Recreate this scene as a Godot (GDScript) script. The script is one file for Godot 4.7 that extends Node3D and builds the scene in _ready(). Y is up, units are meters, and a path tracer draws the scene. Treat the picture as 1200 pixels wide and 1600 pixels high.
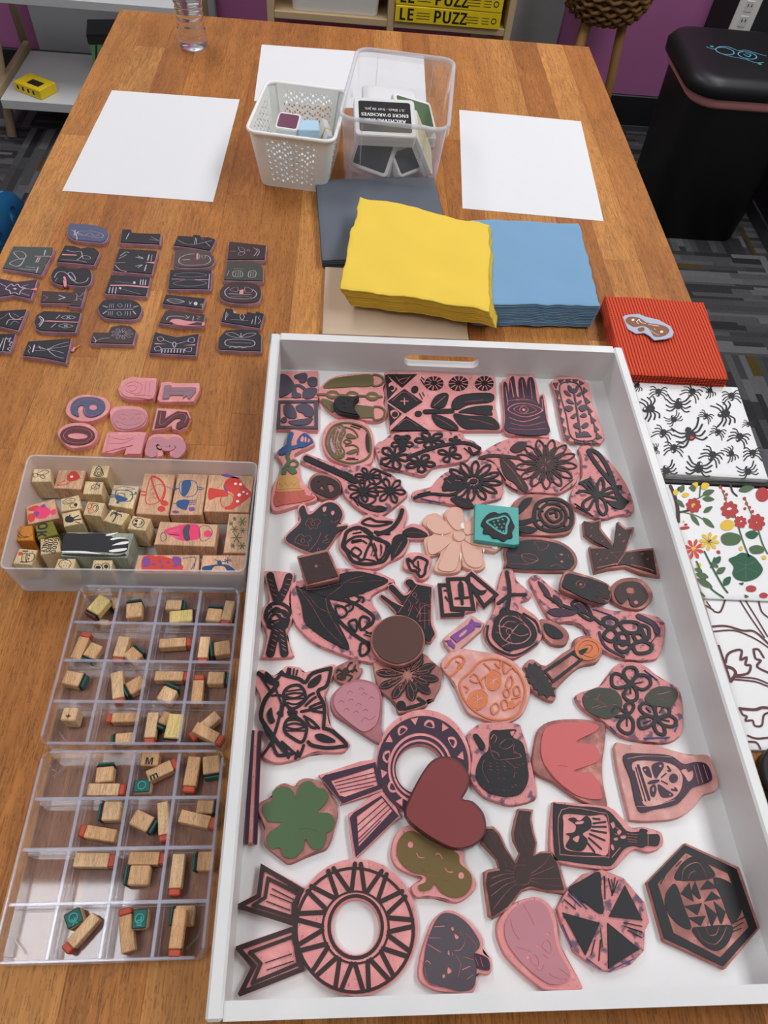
extends Node3D
# Photograph rebuilt: a craft table with hand-cut rubber stamps. Units are metres; the table's long side runs along z.
func _ready() -> void:
	rng.seed = 7
	# camera, sky and lights
	var cam := Camera3D.new()
	cam.name = "camera"
	cam.fov = 71.5305
	cam.near = 0.02
	cam.far = 30.0
	cam.transform = Transform3D(Basis(Vector3(0.99708, 0.07545, 0.01206), Vector3(-0.03365, 0.57529, -0.81726), Vector3(-0.06860, 0.81446, 0.57615)), Vector3(-0.01708, 1.35510, 0.69464))
	add_child(cam)
	var env := Environment.new()
	env.background_mode = Environment.BG_COLOR
	env.background_color = Color(0.75, 0.82, 0.9)
	env.background_energy_multiplier = 1.0
	env.tonemap_mode = Environment.TONE_MAPPER_LINEAR
	env.tonemap_exposure = 0.585
	env.sdfgi_enabled = true
	env.ssao_enabled = true
	env.ssil_enabled = true
	var we := WorldEnvironment.new()
	we.name = "environment"
	we.environment = env
	add_child(we)
	make_materials()
	for p in [[-0.9, 0.95, 2.0, "flat ceiling panel over the left side of the table"], [1.3, 0.1, 3.2, "flat ceiling panel right of the table"], [-0.9, -1.5, 2.8, "flat ceiling panel near the back left"], [1.3, -1.55, 3.2, "flat ceiling panel near the back right"]]:
		ceiling_light(Vector3(p[0], 2.75, p[1]), p[2], p[3])
	room()
	table()
	background()
	on_the_table()
	big_tray()
	small_stamps()
	await bake_all()

func ceiling_light(at: Vector3, energy: float, label: String) -> void:
	var t := thing("ceiling_light", label, "lamp", at, 0.0, "flat panels in the ceiling")
	part("frame", slab(rounded(0.66, 1.26, 0.01, 1), -0.025, 0.0, 0.002), M["ceiling_white"], t)
	part("diffuser", slab(rounded(0.6, 1.2, 0.005, 1), -0.03, -0.02), M["panel_glow"], t)
	var l := AreaLight3D.new()
	l.name = "panel_light"
	l.area_size = Vector2(0.6, 1.2)
	l.light_energy = energy
	l.light_color = Color(1.0, 0.995, 0.985)
	l.area_range = 12.0
	l.area_attenuation = 2.0
	l.shadow_enabled = true
	l.position = Vector3(0, -0.034, 0)
	l.rotation.x = -PI / 2
	t.add_child(l)

func make_materials() -> void:
	mat("ceiling_white", c8(226, 226, 222), 0.9)
	var glow := mat("panel_glow", c8(240, 244, 250), 0.6)
	glow.emission_enabled = true
	glow.emission = c8(225, 235, 255)
	glow.emission_energy_multiplier = 5.0
	mat("purple_paint", c8(178, 106, 156), 0.75)
	mat("grey_paint", c8(176, 178, 182), 0.8)
	mat("wall_white", c8(205, 203, 198), 0.85)
	mat("baseboard_black", c8(30, 31, 34), 0.5)
	mat("white_paint", c8(228, 228, 224), 0.4)
	mat("shelf_white", c8(205, 206, 205), 0.5)
	mat("pine", c8(198, 170, 130), 0.6)
	mat("ash_wood", c8(170, 148, 118), 0.6)
	mat("black_plastic", c8(22, 22, 24), 0.45)
	mat("black_wall", c8(26, 25, 28), 0.8)
	mat("grey_plinth", c8(80, 82, 84), 0.6)
	mat("yellow_card", c8(238, 205, 20), 0.5)
	mat("black_print", c8(22, 20, 18), 0.6)
	mat("green_card", c8(120, 170, 110), 0.6)
	mat("dark_card", c8(38, 32, 34), 0.5)
	mat("wicker", c8(126, 88, 42), 0.75)
	mat("wicker_dark", c8(60, 40, 22), 0.8)
	mat("bamboo", c8(160, 116, 62), 0.6)
	mat("blue_plastic", c8(40, 130, 190), 0.35)
	mat("steel", c8(150, 152, 156), 0.35).metallic = 0.9
	mat("liner_pink", c8(226, 150, 150), 0.4)
	mat("outlet_white", c8(225, 220, 214), 0.4)
	mat("paper", c8(230, 231, 231), 0.9)
	# carpet: one tile of two by two planks of different direction
	var size := 1024
	var img := Image.create(size, size, false, Image.FORMAT_RGB8)
	var fuzz := FastNoiseLite.new()
	fuzz.frequency = 0.4
	for q in 4:
		var half := size / 2
		var at := Vector2i((q % 2) * half, (q / 2) * half)
		var across: bool = q in [0, 3]
		var row := 0
		while row < half:
			var wide := mini(rng.randi_range(10, 30), half - row)
			var along := 0
			while along < half:
				var length := mini(rng.randi_range(60, 240), half - along)
				var g := rng.randf_range(0.17, 0.40)
				var c := Color(g, g, g * 1.02)
				if rng.randf() < 0.02:
					c = Color(0.30, 0.25, 0.12)
				if across:
					img.fill_rect(Rect2i(at.x + along, at.y + row, length, wide), c)
				else:
					img.fill_rect(Rect2i(at.x + row, at.y + along, wide, length), c)
				along += length
			row += wide
	for y in size:
		for x in size:
			var f := 0.82 + 0.36 * (0.5 + 0.5 * fuzz.get_noise_2d(x, y)) + (rng.randf() - 0.5) * 0.25
			img.set_pixel(x, y, img.get_pixel(x, y) * f)
	var carpet := mat("carpet", Color.WHITE, 0.95, 0.2)
	tiled(carpet, img, 1.0, Vector3(0.13, 0, 0.37))
	# oak: grain along z, 0.5 m a tile
	var grain := FastNoiseLite.new()
	grain.seed = 11
	grain.frequency = 1.0
	grain.fractal_octaves = 4
	var wood := Image.create(768, 768, false, Image.FORMAT_RGB8)
	for y in 768:
		for x in 768:
			var u := x / 768.0
			var v := y / 768.0
			var a := v * TAU
			var cx := cos(a) * 0.55
			var cz := sin(a) * 0.55
			var wav := grain.get_noise_3d(u * 9.0, cx * 0.3, cz * 0.3)
			var rings := sin((u * 26.0 + wav * 9.0) * 3.0)
			var fibre := grain.get_noise_3d(u * 190.0, cx * 2.2, cz * 2.2)
			var pore := grain.get_noise_3d(u * 420.0, cx * 7.0 + 9.0, cz * 7.0)
			var f := 0.87 + 0.06 * rings * (0.5 + grain.get_noise_3d(u * 3.0 + 40.0, cx * 0.4, cz * 0.4)) + 0.12 * fibre + 0.10 * wav - (0.16 if pore > 0.28 else 0.0)
			wood.set_pixel(x, y, Color(f, f * (0.97 + 0.03 * f), f * (0.92 + 0.08 * f)))
	var wood_tex := ImageTexture.create_from_image(wood)
	for k in 8:
		var tone: Color = [c8(202, 134, 70), c8(194, 127, 64), c8(210, 142, 76), c8(184, 117, 60), c8(198, 129, 65), c8(216, 150, 82), c8(190, 123, 64), c8(206, 138, 72)][k]
		var w := mat("oak_%d" % k, tone, 0.5, 0.32)
		tiled(w, null, 0.42)
		w.albedo_texture = wood_tex
		w.uv1_offset = Vector3(k * 0.371, 0, k * 0.613)
	

	# inks, rubber, paper
	var inks := {"k": [33, 32, 34], "K": [28, 29, 36], "n": [58, 42, 40], "N": [82, 66, 62], "g": [78, 72, 84], "G": [70, 78, 74], "o": [104, 94, 62], "a": [176, 148, 166], "T": [38, 88, 64], "A": [96, 160, 180], "Y": [192, 144, 84], "R": [184, 92, 78], "u": [112, 92, 50], "d": [62, 44, 60], "D": [92, 48, 52], "h": [84, 76, 82],
		"f": [78, 102, 68], "v": [66, 68, 58], "r": [208, 66, 54], "j": [46, 46, 49], "L": [140, 110, 118], "l": [188, 128, 136], "m": [88, 58, 52], "y": [226, 186, 60], "w": [236, 234, 228], "t": [60, 158, 150], "q": [128, 58, 58],
		"i": [206, 104, 104], "V": [126, 74, 146], "e": [214, 122, 74], "b": [50, 84, 128], "B": [40, 72, 116], "z": [84, 88, 116], "p": [214, 140, 146], "s": [222, 176, 156], "M": [232, 64, 110], "C": [176, 58, 56], "E": [226, 80, 60], "O": [240, 110, 60], "x": [140, 92, 62]}
	for key in inks:
		mat(key, c8(inks[key][0], inks[key][1], inks[key][2]), 0.5 if key in "kKjdn" else 0.55, 0.4)
	for q in [["pink", c8(230, 158, 154), c8(216, 140, 138)], ["pinkbrown", c8(206, 138, 128), c8(140, 92, 86)], ["pinklilac", c8(200, 150, 158), c8(140, 120, 140)], ["palepink", c8(226, 172, 162), c8(206, 146, 138)], ["mauve", c8(176, 116, 122), c8(164, 104, 110)], ["peach", c8(226, 180, 160), c8(214, 164, 142)]]:
		var m := mat(q[0], Color.WHITE, 0.62, 0.35)
		tiled(m, null, 0.09)
		m.albedo_texture = speckle(q[0].hash() % 1000, 320, 0.012, q[2], q[1], q[1].lightened(0.06), 0.6, 0.9, 0.55 if q[0].begins_with("pink") else 0.2)
	var sm := mat("smudge", Color.WHITE, 0.6, 0.35)
	tiled(sm, null, 0.11)
	sm.albedo_texture = speckle(77, 384, 0.022, c8(222, 148, 144), c8(212, 138, 136), c8(112, 88, 104), 0.56, 0.80, 0.7)
	mat("chalk", c8(206, 196, 206), 0.7)
	clear("bin_plastic", c8(228, 231, 236), 0.15, 0.08)
	mat("kblack", c8(40, 39, 42), 0.5)
	mat("teal", c8(82, 172, 164), 0.5)
	mat("darkred", c8(92, 44, 46), 0.4)
	mat("rubber_dark", c8(70, 50, 50), 0.7)
	mat("rubber_red", c8(178, 70, 44), 0.5)
	mat("rubber_wine", c8(96, 40, 40), 0.5)
	mat("rubber_green", c8(24, 84, 76), 0.5)
	for q in [["maple", c8(222, 196, 152)], ["maple_pink", c8(216, 172, 138)], ["orange_wood", c8(206, 132, 48)], ["green_wood", c8(128, 124, 44)], ["mint_wood", c8(160, 168, 150)], ["beech_0", c8(214, 172, 128)], ["beech_1", c8(222, 184, 142)], ["beech_2", c8(204, 160, 116)], ["beech_yellow", c8(222, 196, 128)]]:
		var m := mat(q[0], q[1] * 1.12, 0.6, 0.35)
		tiled(m, null, 0.13, Vector3(rng.randf(), 0, rng.randf()))
		m.albedo_texture = wood_tex
	var tw := mat("tray_white", Color.WHITE, 0.38, 0.45)
	tiled(tw, null, 0.5)
	tw.albedo_texture = speckle(31, 256, 0.01, c8(224, 224, 222), c8(230, 230, 227), c8(236, 235, 232), 0.5, 0.9)
	clear("clear_plastic", c8(235, 238, 245), 0.06, 0.05)
	clear("tray_plastic", c8(120, 120, 142), 0.16, 0.05)
	clear("edge_plastic", c8(206, 210, 232), 0.21, 0.2)
	clear("clear_rim", c8(232, 236, 246), 0.16, 0.12)
	clear("cloudy_rim", c8(225, 228, 234), 0.45, 0.3)
	clear("frosted", c8(226, 228, 232), 0.42, 0.5)
	mat("basket_white", c8(246, 246, 240), 0.45)
	mat("pad_white", c8(228, 228, 226), 0.4)
	mat("cream_print", c8(214, 206, 168), 0.6)
	mat("wine_label", c8(108, 40, 72), 0.5)
	mat("pale_blue", c8(176, 208, 228), 0.6)
	mat("label_blue", c8(16, 78, 170), 0.35)
	mat("cutout", c8(178, 186, 206), 0.6)
	for q in [["navy_paper", c8(102, 107, 116)], ["tan_paper", c8(204, 182, 156)], ["yellow_paper", c8(240, 206, 84)], ["blue_paper", c8(126, 166, 198)], ["napkin_white", c8(236, 236, 234)]]:
		var m := mat(q[0], q[1], 0.95, 0.2)
		m.rim_enabled = true
		m.rim = 0.15
	var stripe := Image.create(32, 8, false, Image.FORMAT_RGB8)
	for x in 32:
		for y in 8:
			stripe.set_pixel(x, y, c8(216, 84, 58).lerp(c8(128, 44, 36), smoothstep(0.55, 0.8, absf(x / 16.0 - 1.0))))
	var red := mat("red_stripe", Color.WHITE, 0.95, 0.2)
	tiled(red, stripe, 0.0041)
	var wtr := mat("water", Color(0.98, 0.99, 1.0, 0.03), 0.02)
	wtr.refraction_enabled = true
	wtr.refraction_scale = 0.033

func room() -> void:
	struct("floor", box(5.2, 0.1, 5.8, 0.0), M["carpet"], Vector3(-0.1, -0.05, 0.5))
	struct("ceiling", box(5.2, 0.1, 5.8, 0.0), M["ceiling_white"], Vector3(-0.1, 2.8, 0.5))
	struct("wall_back", box(5.2, 2.75, 0.1, 0.0), M["purple_paint"], Vector3(-0.1, 1.375, -2.3))
	struct("wall_front", box(5.2, 2.75, 0.1, 0.0), M["wall_white"], Vector3(-0.1, 1.375, 3.3))
	struct("wall_left", box(0.1, 2.75, 5.5, 0.0), M["wall_white"], Vector3(-2.65, 1.375, 0.5))
	struct("wall_right", box(0.1, 2.75, 5.5, 0.0), M["wall_white"], Vector3(2.45, 1.375, 0.5))
	struct("trim_1", box(0.66, 2.75, 0.03, 0.003), M["grey_paint"], Vector3(-0.83, 1.375, -2.236))
	struct("trim_2", box(0.32, 2.75, 0.03, 0.003), M["grey_paint"], Vector3(0.58, 1.375, -2.236))
	struct("trim_3", box(0.9, 2.75, 0.2, 0.004), M["black_wall"], Vector3(1.72, 1.375, -2.15))
	struct("baseboard_back", box(5.1, 0.11, 0.015, 0.003), M["baseboard_black"], Vector3(-0.1, 0.055, -2.21))

func table() -> void:
	var t := thing("table", "long table with an oak butcher-block top under all the stamps and napkins", "table", Vector3(0, 0, 0))
	part("tabletop", box(0.9367 - 0.002, 0.026, 1.83, 0.002), M["oak_3"], t, Vector3(0, 0.75 - 0.0165, 0))
	for sx in [-1, 1]:
		for sz in [-1, 1]:
			part("leg", box(0.05, 0.72, 0.05, 0.004), M["black_plastic"], t, Vector3(sx * 0.4, 0.36, sz * 0.84))
	var wide := 0.9367 / 17.0
	for i in 17:
		var z := -0.915
		var first := true
		while z < 0.9149:
			var length := rng.randf_range(0.28, 0.62)
			if first:
				length = rng.randf_range(0.1, 0.6)
				first = false
			if 0.915 - z - length < 0.09:
				length = 0.915 - z
			part("stave", box(wide - 0.0001, 0.004, length - 0.0001, 0.0002), M["oak_%d" % rng.randi_range(0, 7)], t, Vector3(-0.9367 / 2 + wide * (i + 0.5), 0.748, z + length / 2))
			z += length

func background() -> void:
	# white shelf on splayed wooden legs
	var s := thing("shelf_unit", "low white shelf with splayed wooden legs against the back wall, left of the table", "shelf", Vector3(-0.85, 0, -1.95))
	part("shelf_board", box(0.6, 0.03, 0.36, 0.002), M["shelf_white"], s, Vector3(0.0, 0.135, 0.02))
	part("shelf_board", box(0.62, 0.025, 0.3, 0.002), M["shelf_white"], s, Vector3(0.0, 0.42, 0.0))
	for sx in [-1, 1]:
		part("leg", tube(PackedVector3Array([Vector3(sx * 0.325, 0, 0.15), Vector3(sx * 0.325, 0.45, -0.06)]), 0.016, 0.014), M["ash_wood"], s)
		part("post", tube(PackedVector3Array([Vector3(sx * 0.325, 0, -0.2), Vector3(sx * 0.325, 0.7, -0.17)]), 0.014, 0.014), M["ash_wood"], s)
		part("side_rail", box(0.022, 0.035, 0.36, 0.003), M["ash_wood"], s, Vector3(sx * 0.312, 0.155, 0.0))
	var y := thing("card_box", "small yellow box lying on the low white shelf", "box", Vector3(-1.05, 0.15, -1.82), -0.5)
	part("carton", box(0.11, 0.03, 0.075, 0.002), M["yellow_card"], y, Vector3(0, 0.0151, 0))
	part("label_print", box(0.05, 0.0004, 0.03, 0.0), M["black_print"], y, Vector3(0.01, 0.0303, 0.005))
	for k in 4:
		part("label_print", box(0.008, 0.012, 0.0005, 0.0), M["black_print"], y, Vector3(-0.04 + k * 0.022, 0.016, 0.0377))
	var g := thing("carton", "green striped box with dark lid on the low white shelf, beside the table", "box", Vector3(-0.83, 0.15, -2.06), 0.2)
	part("carton_body", box(0.16, 0.085, 0.12, 0.002), M["green_card"], g, Vector3(0, 0.0426, 0))
	part("lid", box(0.166, 0.03, 0.126, 0.003), M["dark_card"], g, Vector3(0, 0.1, 0))
	for k in 7:
		part("stripe", box(0.006, 0.084, 0.0006, 0.0), M["dark_card"], g, Vector3(-0.068 + k * 0.022, 0.0426, 0.0602), Vector3(0, 0, -0.25))
	# pine bookshelf
	var b := thing("bookshelf", "pine bookshelf standing on the floor behind the far end of the table", "shelf", Vector3(0.11, 0, -2.09))
	for px in [-0.39, 0.0, 0.39]:
		part("side_panel", box(0.022, 0.95, 0.27, 0.002), M["pine"], b, Vector3(px, 0.475, 0))
	for py in [0.02, 0.379, 0.74]:
		for px in [-0.195, 0.195]:
			part("shelf_board", box(0.368, 0.022, 0.265, 0.002), M["pine"], b, Vector3(px, py, 0))
	part("top_board", box(0.806, 0.02, 0.27, 0.002), M["pine"], b, Vector3(0, 0.961, 0))
	for k in 3:
		var z := thing("puzzle_box", ["yellow puzzle box with black lettering, lowest of the stack in the pine bookshelf", "yellow puzzle box second from the bottom of the stack in the pine bookshelf", "yellow puzzle box on top of the stack in the pine bookshelf"][k], "box", Vector3(0.295, 0.3905 + 0.0485 * k, -2.06), [0.0, -0.012, 0.01][k], "puzzle boxes in the pine bookshelf")
		part("carton", box(0.345, 0.047, 0.23, 0.002), M["yellow_card"], z, Vector3(0, 0.0236, 0))
		lettering("lettering", "LE", 0.034, M["black_print"], z, Vector3(-0.162, 0.023, 0.1151), Vector3.ZERO, true)
		lettering("lettering", "PUZZ", 0.034, M["black_print"], z, Vector3(-0.05, 0.023, 0.1151), Vector3.ZERO, true)
		for q in [[-0.082, 0.044], [0.078, 0.03], [0.078, 0.042], [0.122, 0.024]]:
			for r in 3:
				part("small_print", box(q[1], 0.002, 0.0004, 0.0), M["black_print"], z, Vector3(q[0], 0.03 - r * 0.008, 0.1151))
		part("ring_print", lathe(PackedVector2Array([Vector2(0.006, -0.0002), Vector2(0.009, -0.0002), Vector2(0.009, 0.0003), Vector2(0.006, 0.0003), Vector2(0.006, -0.0002)]), 16), M["black_print"], z, Vector3(0.15, 0.0235, 0.1151), Vector3(PI / 2, 0, 0))
	var w := thing("storage_bin", "white storage bin in the left half of the pine bookshelf", "bin", Vector3(-0.072, 0.391, -2.07))
	part("bin_body", slab(rounded(0.3, 0.22, 0.03), 0.0, 0.15, 0.003, -0.012), M["outlet_white"], w)
	part("bin_rim", slab(rounded(0.312, 0.232, 0.034), 0.15, 0.165, 0.003), M["outlet_white"], w)
	# wicker planter on three legs
	var p := thing("wicker_planter", "round wicker planter on a stand of bamboo legs against the purple wall", "planter", Vector3(0.80, 0, -1.98))
	var bowl := PackedVector2Array()
	for k in 12:
		var a := k / 11.0
		bowl.append(Vector2(0.03 + 0.125 * sqrt(sin(a * PI / 2)), 0.445 + 0.26 * a * a))
	part("bowl", lathe(bowl, 28), M["wicker_dark"], p)
	for r in 13:
		var a := (r + 0.7) / 13.5
		var rr := 0.033 + 0.125 * sqrt(sin(a * PI / 2))
		var yy := 0.445 + 0.26 * a * a
		var path := PackedVector3Array()
		for k in 65:
			path.append(Vector3(cos(TAU * k / 64) * (rr + 0.004 * (1 if (k / 2 + r) % 2 else -1)), yy + 0.004 * sin(k * 1.57 + r * PI), sin(TAU * k / 64) * (rr + 0.004 * (1 if (k / 2 + r) % 2 else -1))))
		part("weave", tube(path, 0.0065, 0.0065, 6), M["wicker"], p)
	for k in 3:
		var a := 0.25 + TAU * k / 3
		part("leg", tube(PackedVector3Array([Vector3(cos(a) * 0.075, 0.45, sin(a) * 0.075), Vector3(cos(a) * 0.12, 0.0, sin(a) * 0.12)]), 0.016, 0.013), M["bamboo"], p)
	# bins
	var t := thing("trash_bin", "black lidded rubbish bin with a pink liner showing, right of the table", "bin", Vector3(1.155, 0, -1.6))
	part("bin_body", loft([[rounded(0.31, 0.32, 0.05), 0.0], [rounded(0.365, 0.345, 0.07), 0.44], [rounded(0.37, 0.35, 0.07), 0.45]]), M["black_plastic"], t)
	part("liner", loft([[rounded(0.365, 0.345, 0.07), 0.425], [rounded(0.385, 0.365, 0.08), 0.433], [rounded(0.392, 0.372, 0.08), 0.466], [rounded(0.36, 0.34, 0.08), 0.474]]), M["liner_pink"], t)
	var lid := part("lid", loft([[rounded(0.415, 0.385, 0.085, 8), 0.458], [rounded(0.42, 0.39, 0.085, 8), 0.485], [rounded(0.395, 0.365, 0.08, 8), 0.503], [rounded(0.35, 0.32, 0.07, 8), 0.508]]), M["black_plastic"], t)
	print_on("swirl_sticker", lid, "eA20 -225 0 -90 0 -225 120|eA20 90 90 225 90 90 210|LA16 -480 -90 -375 -30 -270 -135 -120 -150 0 -45 120 -90 270 0 390 60|LA14 -330 90 -180 180 0 225 135 315 270 285|Et0 -390 -120 -360 -120 -390 -90|Et0 195 345 225 345 195 375|LA20 45 60 90 135 150 60 90 30", 508.3, Vector3(-0.03, 0, -0.005))
	var v := thing("pedal_bin", "black bin with a grey base, cut off by the right edge behind the lidded bin", "bin", Vector3(1.56, 0, -1.5))
	part("plinth", slab(rounded(0.3, 0.3, 0.03), 0.0, 0.05, 0.003), M["grey_plinth"], v)
	part("bin_body", loft([[rounded(0.3, 0.3, 0.03), 0.05], [rounded(0.33, 0.33, 0.03), 0.5], [rounded(0.3, 0.3, 0.03), 0.52]]), M["black_plastic"], v)
	part("edge_band", slab(rounded(0.308, 0.308, 0.03), 0.047, 0.052, 0.001), M["steel"], v)
	var o := thing("wall_outlet", "white wall outlet plate on the black column at the top right", "outlet", Vector3(1.31, 0.46, -2.05))
	part("cover_plate", box(0.075, 0.12, 0.006, 0.002), M["outlet_white"], o)
	for k in [-1, 1]:
		part("socket", box(0.028, 0.034, 0.004, 0.003), M["shelf_white"], o, Vector3(0, k * 0.022, 0.003))
		for h in [-1, 1]:
			part("slot", box(0.003, 0.009, 0.001, 0.0), M["black_plastic"], o, Vector3(h * 0.006, k * 0.022 + 0.003, 0.0052))
	# blue chair, pushed up to the left side of the table
	var ch := thing("chair", "blue plastic chair with round holes in its back, left of the table", "chair", Vector3(-0.6, 0, -0.29))
	var back := rounded(0.42, 0.3, 0.11, 7)
	var shapes := [[false, "blue_plastic", scaled(back, 1000.0)]]
	for iz in 5:
		for iy in 4:
			var c := Vector2(-150 + iz * 75, -95 + iy * 62)
			shapes.append([true, "", ellipse(PackedVector2Array([c, c + Vector2(14, 0), c + Vector2(0, 14)]))])
	var holder := Node3D.new()
	holder.name = "back"
	ch.add_child(holder)
	holder.position = Vector3(0.006, 0.508, 0)
	holder.rotation = Vector3(0, PI / 2, 0)
	holder.rotate_object_local(Vector3.RIGHT, PI / 2)
	carve("backrest", holder, shapes, -6.0, 12.0, 12.5, M["blue_plastic"])
	part("seat", slab(rounded(0.38, 0.4, 0.06), 0.40, 0.415, 0.004), M["blue_plastic"], ch, Vector3(0.2, 0, 0))
	for sx in [0.03, 0.36]:
		for sz in [-0.17, 0.17]:
			part("leg", tube(PackedVector3Array([Vector3(sx, 0, sz * 1.1), Vector3(sx, 0.4, sz)]), 0.011, 0.011), M["steel"], ch)

func scaled(p: PackedVector2Array, k: float) -> PackedVector2Array:
	var out := PackedVector2Array()
	for q in p:
		out.append(q * k)
	return out

func loft(rings: Array, cap_top := true) -> ArrayMesh:
	var st := begin(true)
	for i in rings.size() - 1:
		var a: PackedVector2Array = rings[i][0]
		var b: PackedVector2Array = rings[i + 1][0]
		for k in a.size():
			var j := (k + 1) % a.size()
			var e := a[j] - a[k]
			var s := side_of(a)
			quad(st, Vector3(a[k].x, rings[i][1], a[k].y), Vector3(a[j].x, rings[i][1], a[j].y), Vector3(b[j].x, rings[i + 1][1], b[j].y), Vector3(b[k].x, rings[i + 1][1], b[k].y), Vector3(e.y, 0.0, -e.x).normalized() * s + Vector3(0, 0.0001 + (1.0 if (b[k] - a[k]).dot(a[k]) < -0.0001 and absf(rings[i + 1][1] - rings[i][1]) < 0.03 else 0.0), 0))
	for e in [[rings[0], Vector3.DOWN]] + ([[rings[-1], Vector3.UP]] if cap_top else []):
		var p: PackedVector2Array = e[0][0]
		for k in p.size():
			tri(st, Vector3(0, e[0][1], 0), Vector3(p[k].x, e[0][1], p[k].y), Vector3(p[(k + 1) % p.size()].x, e[0][1], p[(k + 1) % p.size()].y), e[1])
	return done(st)

func lettering(called: String, text: String, high: float, m: Material, parent: Node3D, at: Vector3, rot: Vector3, bold := false, centre := false, deep := 0.0004) -> void:
	var f := SystemFont.new()
	f.font_names = PackedStringArray(["Droid Sans"])
	f.font_weight = 700 if bold else 400
	var t := TextMesh.new()
	t.text = text
	t.font = f
	t.font_size = 32
	t.pixel_size = high / 23.0
	t.depth = deep
	t.horizontal_alignment = HORIZONTAL_ALIGNMENT_CENTER if centre else HORIZONTAL_ALIGNMENT_LEFT
	part(called, t, m, parent, at, rot)

# ---------- the white tray ----------
func white_tray() -> void:
	var w := 0.4123
	var l := 0.6384
	var k := 0.0108
	var h := 0.0535
	var t := thing("serving_tray", "large white wooden tray with a handle slot, holding all the carved pink stamps", "tray", Vector3(0.1139, 0.7502, 0.3758), 0.0151)
	part("tray_floor", box(w - 0.004, 0.0078, l - 0.004, 0.001), M["tray_white"], t, Vector3(0, 0.0039, 0))
	for s in [-1, 1]:
		part("side_wall", box(k, h, l, 0.0018), M["tray_white"], t, Vector3(s * (w / 2 - k / 2), h / 2, 0))
	for s in [-1, 1]:
		var holder := Node3D.new()
		holder.name = "end_wall"
		t.add_child(holder, true)
		holder.position = Vector3(0, h / 2, s * (l / 2 - k / 2))
		holder.rotation.x = PI / 2
		var slot := scaled(rounded(0.0897, 0.017, 0.0084, 6), 1000.0)
		var moved := PackedVector2Array()
		for p in slot:
			moved.append(p + Vector2(-0.0069 * 1000.0, -0.0026 * 1000.0))
		carve("end_board", holder, [[false, "tray_white", scaled(rounded(w - 2 * k, h, 0.002, 2), 1000.0)], [true, "", moved]], -k * 500.0, k * 1000.0, k * 1000.0 + 0.5, M["tray_white"])
	for q in [[-0.2, 0.03, 0.02], [-0.14, 0.038, 0.006], [-0.1, 0.02, 0.01], [-0.27, 0.045, 0.012], [-0.31, 0.05, 0.016]]:
		part("teal_paint_mark", box(0.0004, q[2] * 0.6, q[2], 0.0), M["t"], t, Vector3(-w / 2 - 0.0001, q[1], q[0]))

# ---------- stamps of wood ----------
func wood_stamp(label: String, x: float, y: float, z: float, high: float, m: String, corners: String, drawing: String) -> void:
	var t := thing("wood_stamp", label, "stamp", Vector3(x, y, z), 0.0, "wood-block stamps in the frosted box")
	var q := inset(ccw(scaled(points(corners.split(" ", false), 0), 0.001)), 0.0005)
	part("wood_block", slab(q, 0.0018, high, 0.0006), M[m], t)
	part("rubber_face", slab(inset(q, 0.001), 0.0, 0.002), M["rubber_dark"], t)
	if drawing != "":
		print_on("printed_picture", t, drawing, high * 1000.0)
	elif label.contains("word OK"):
		lettering("lettering", "OK", 0.009, M["k"], t, Vector3(-0.0035, high + 0.0001, 0.0), Vector3(-PI / 2, -PI / 2 + 0.15, 0), true, true, 0.0002)
	elif label.contains("words"):
		for k in 3:
			lettering("lettering", ["GOOD", "VIBES", "ONLY"][k], 0.0042, M["k"], t, Vector3(0.0045 - k * 0.0045, high + 0.0001, 0.0), Vector3(-PI / 2, -PI / 2, 0), true, true, 0.0002)

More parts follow.
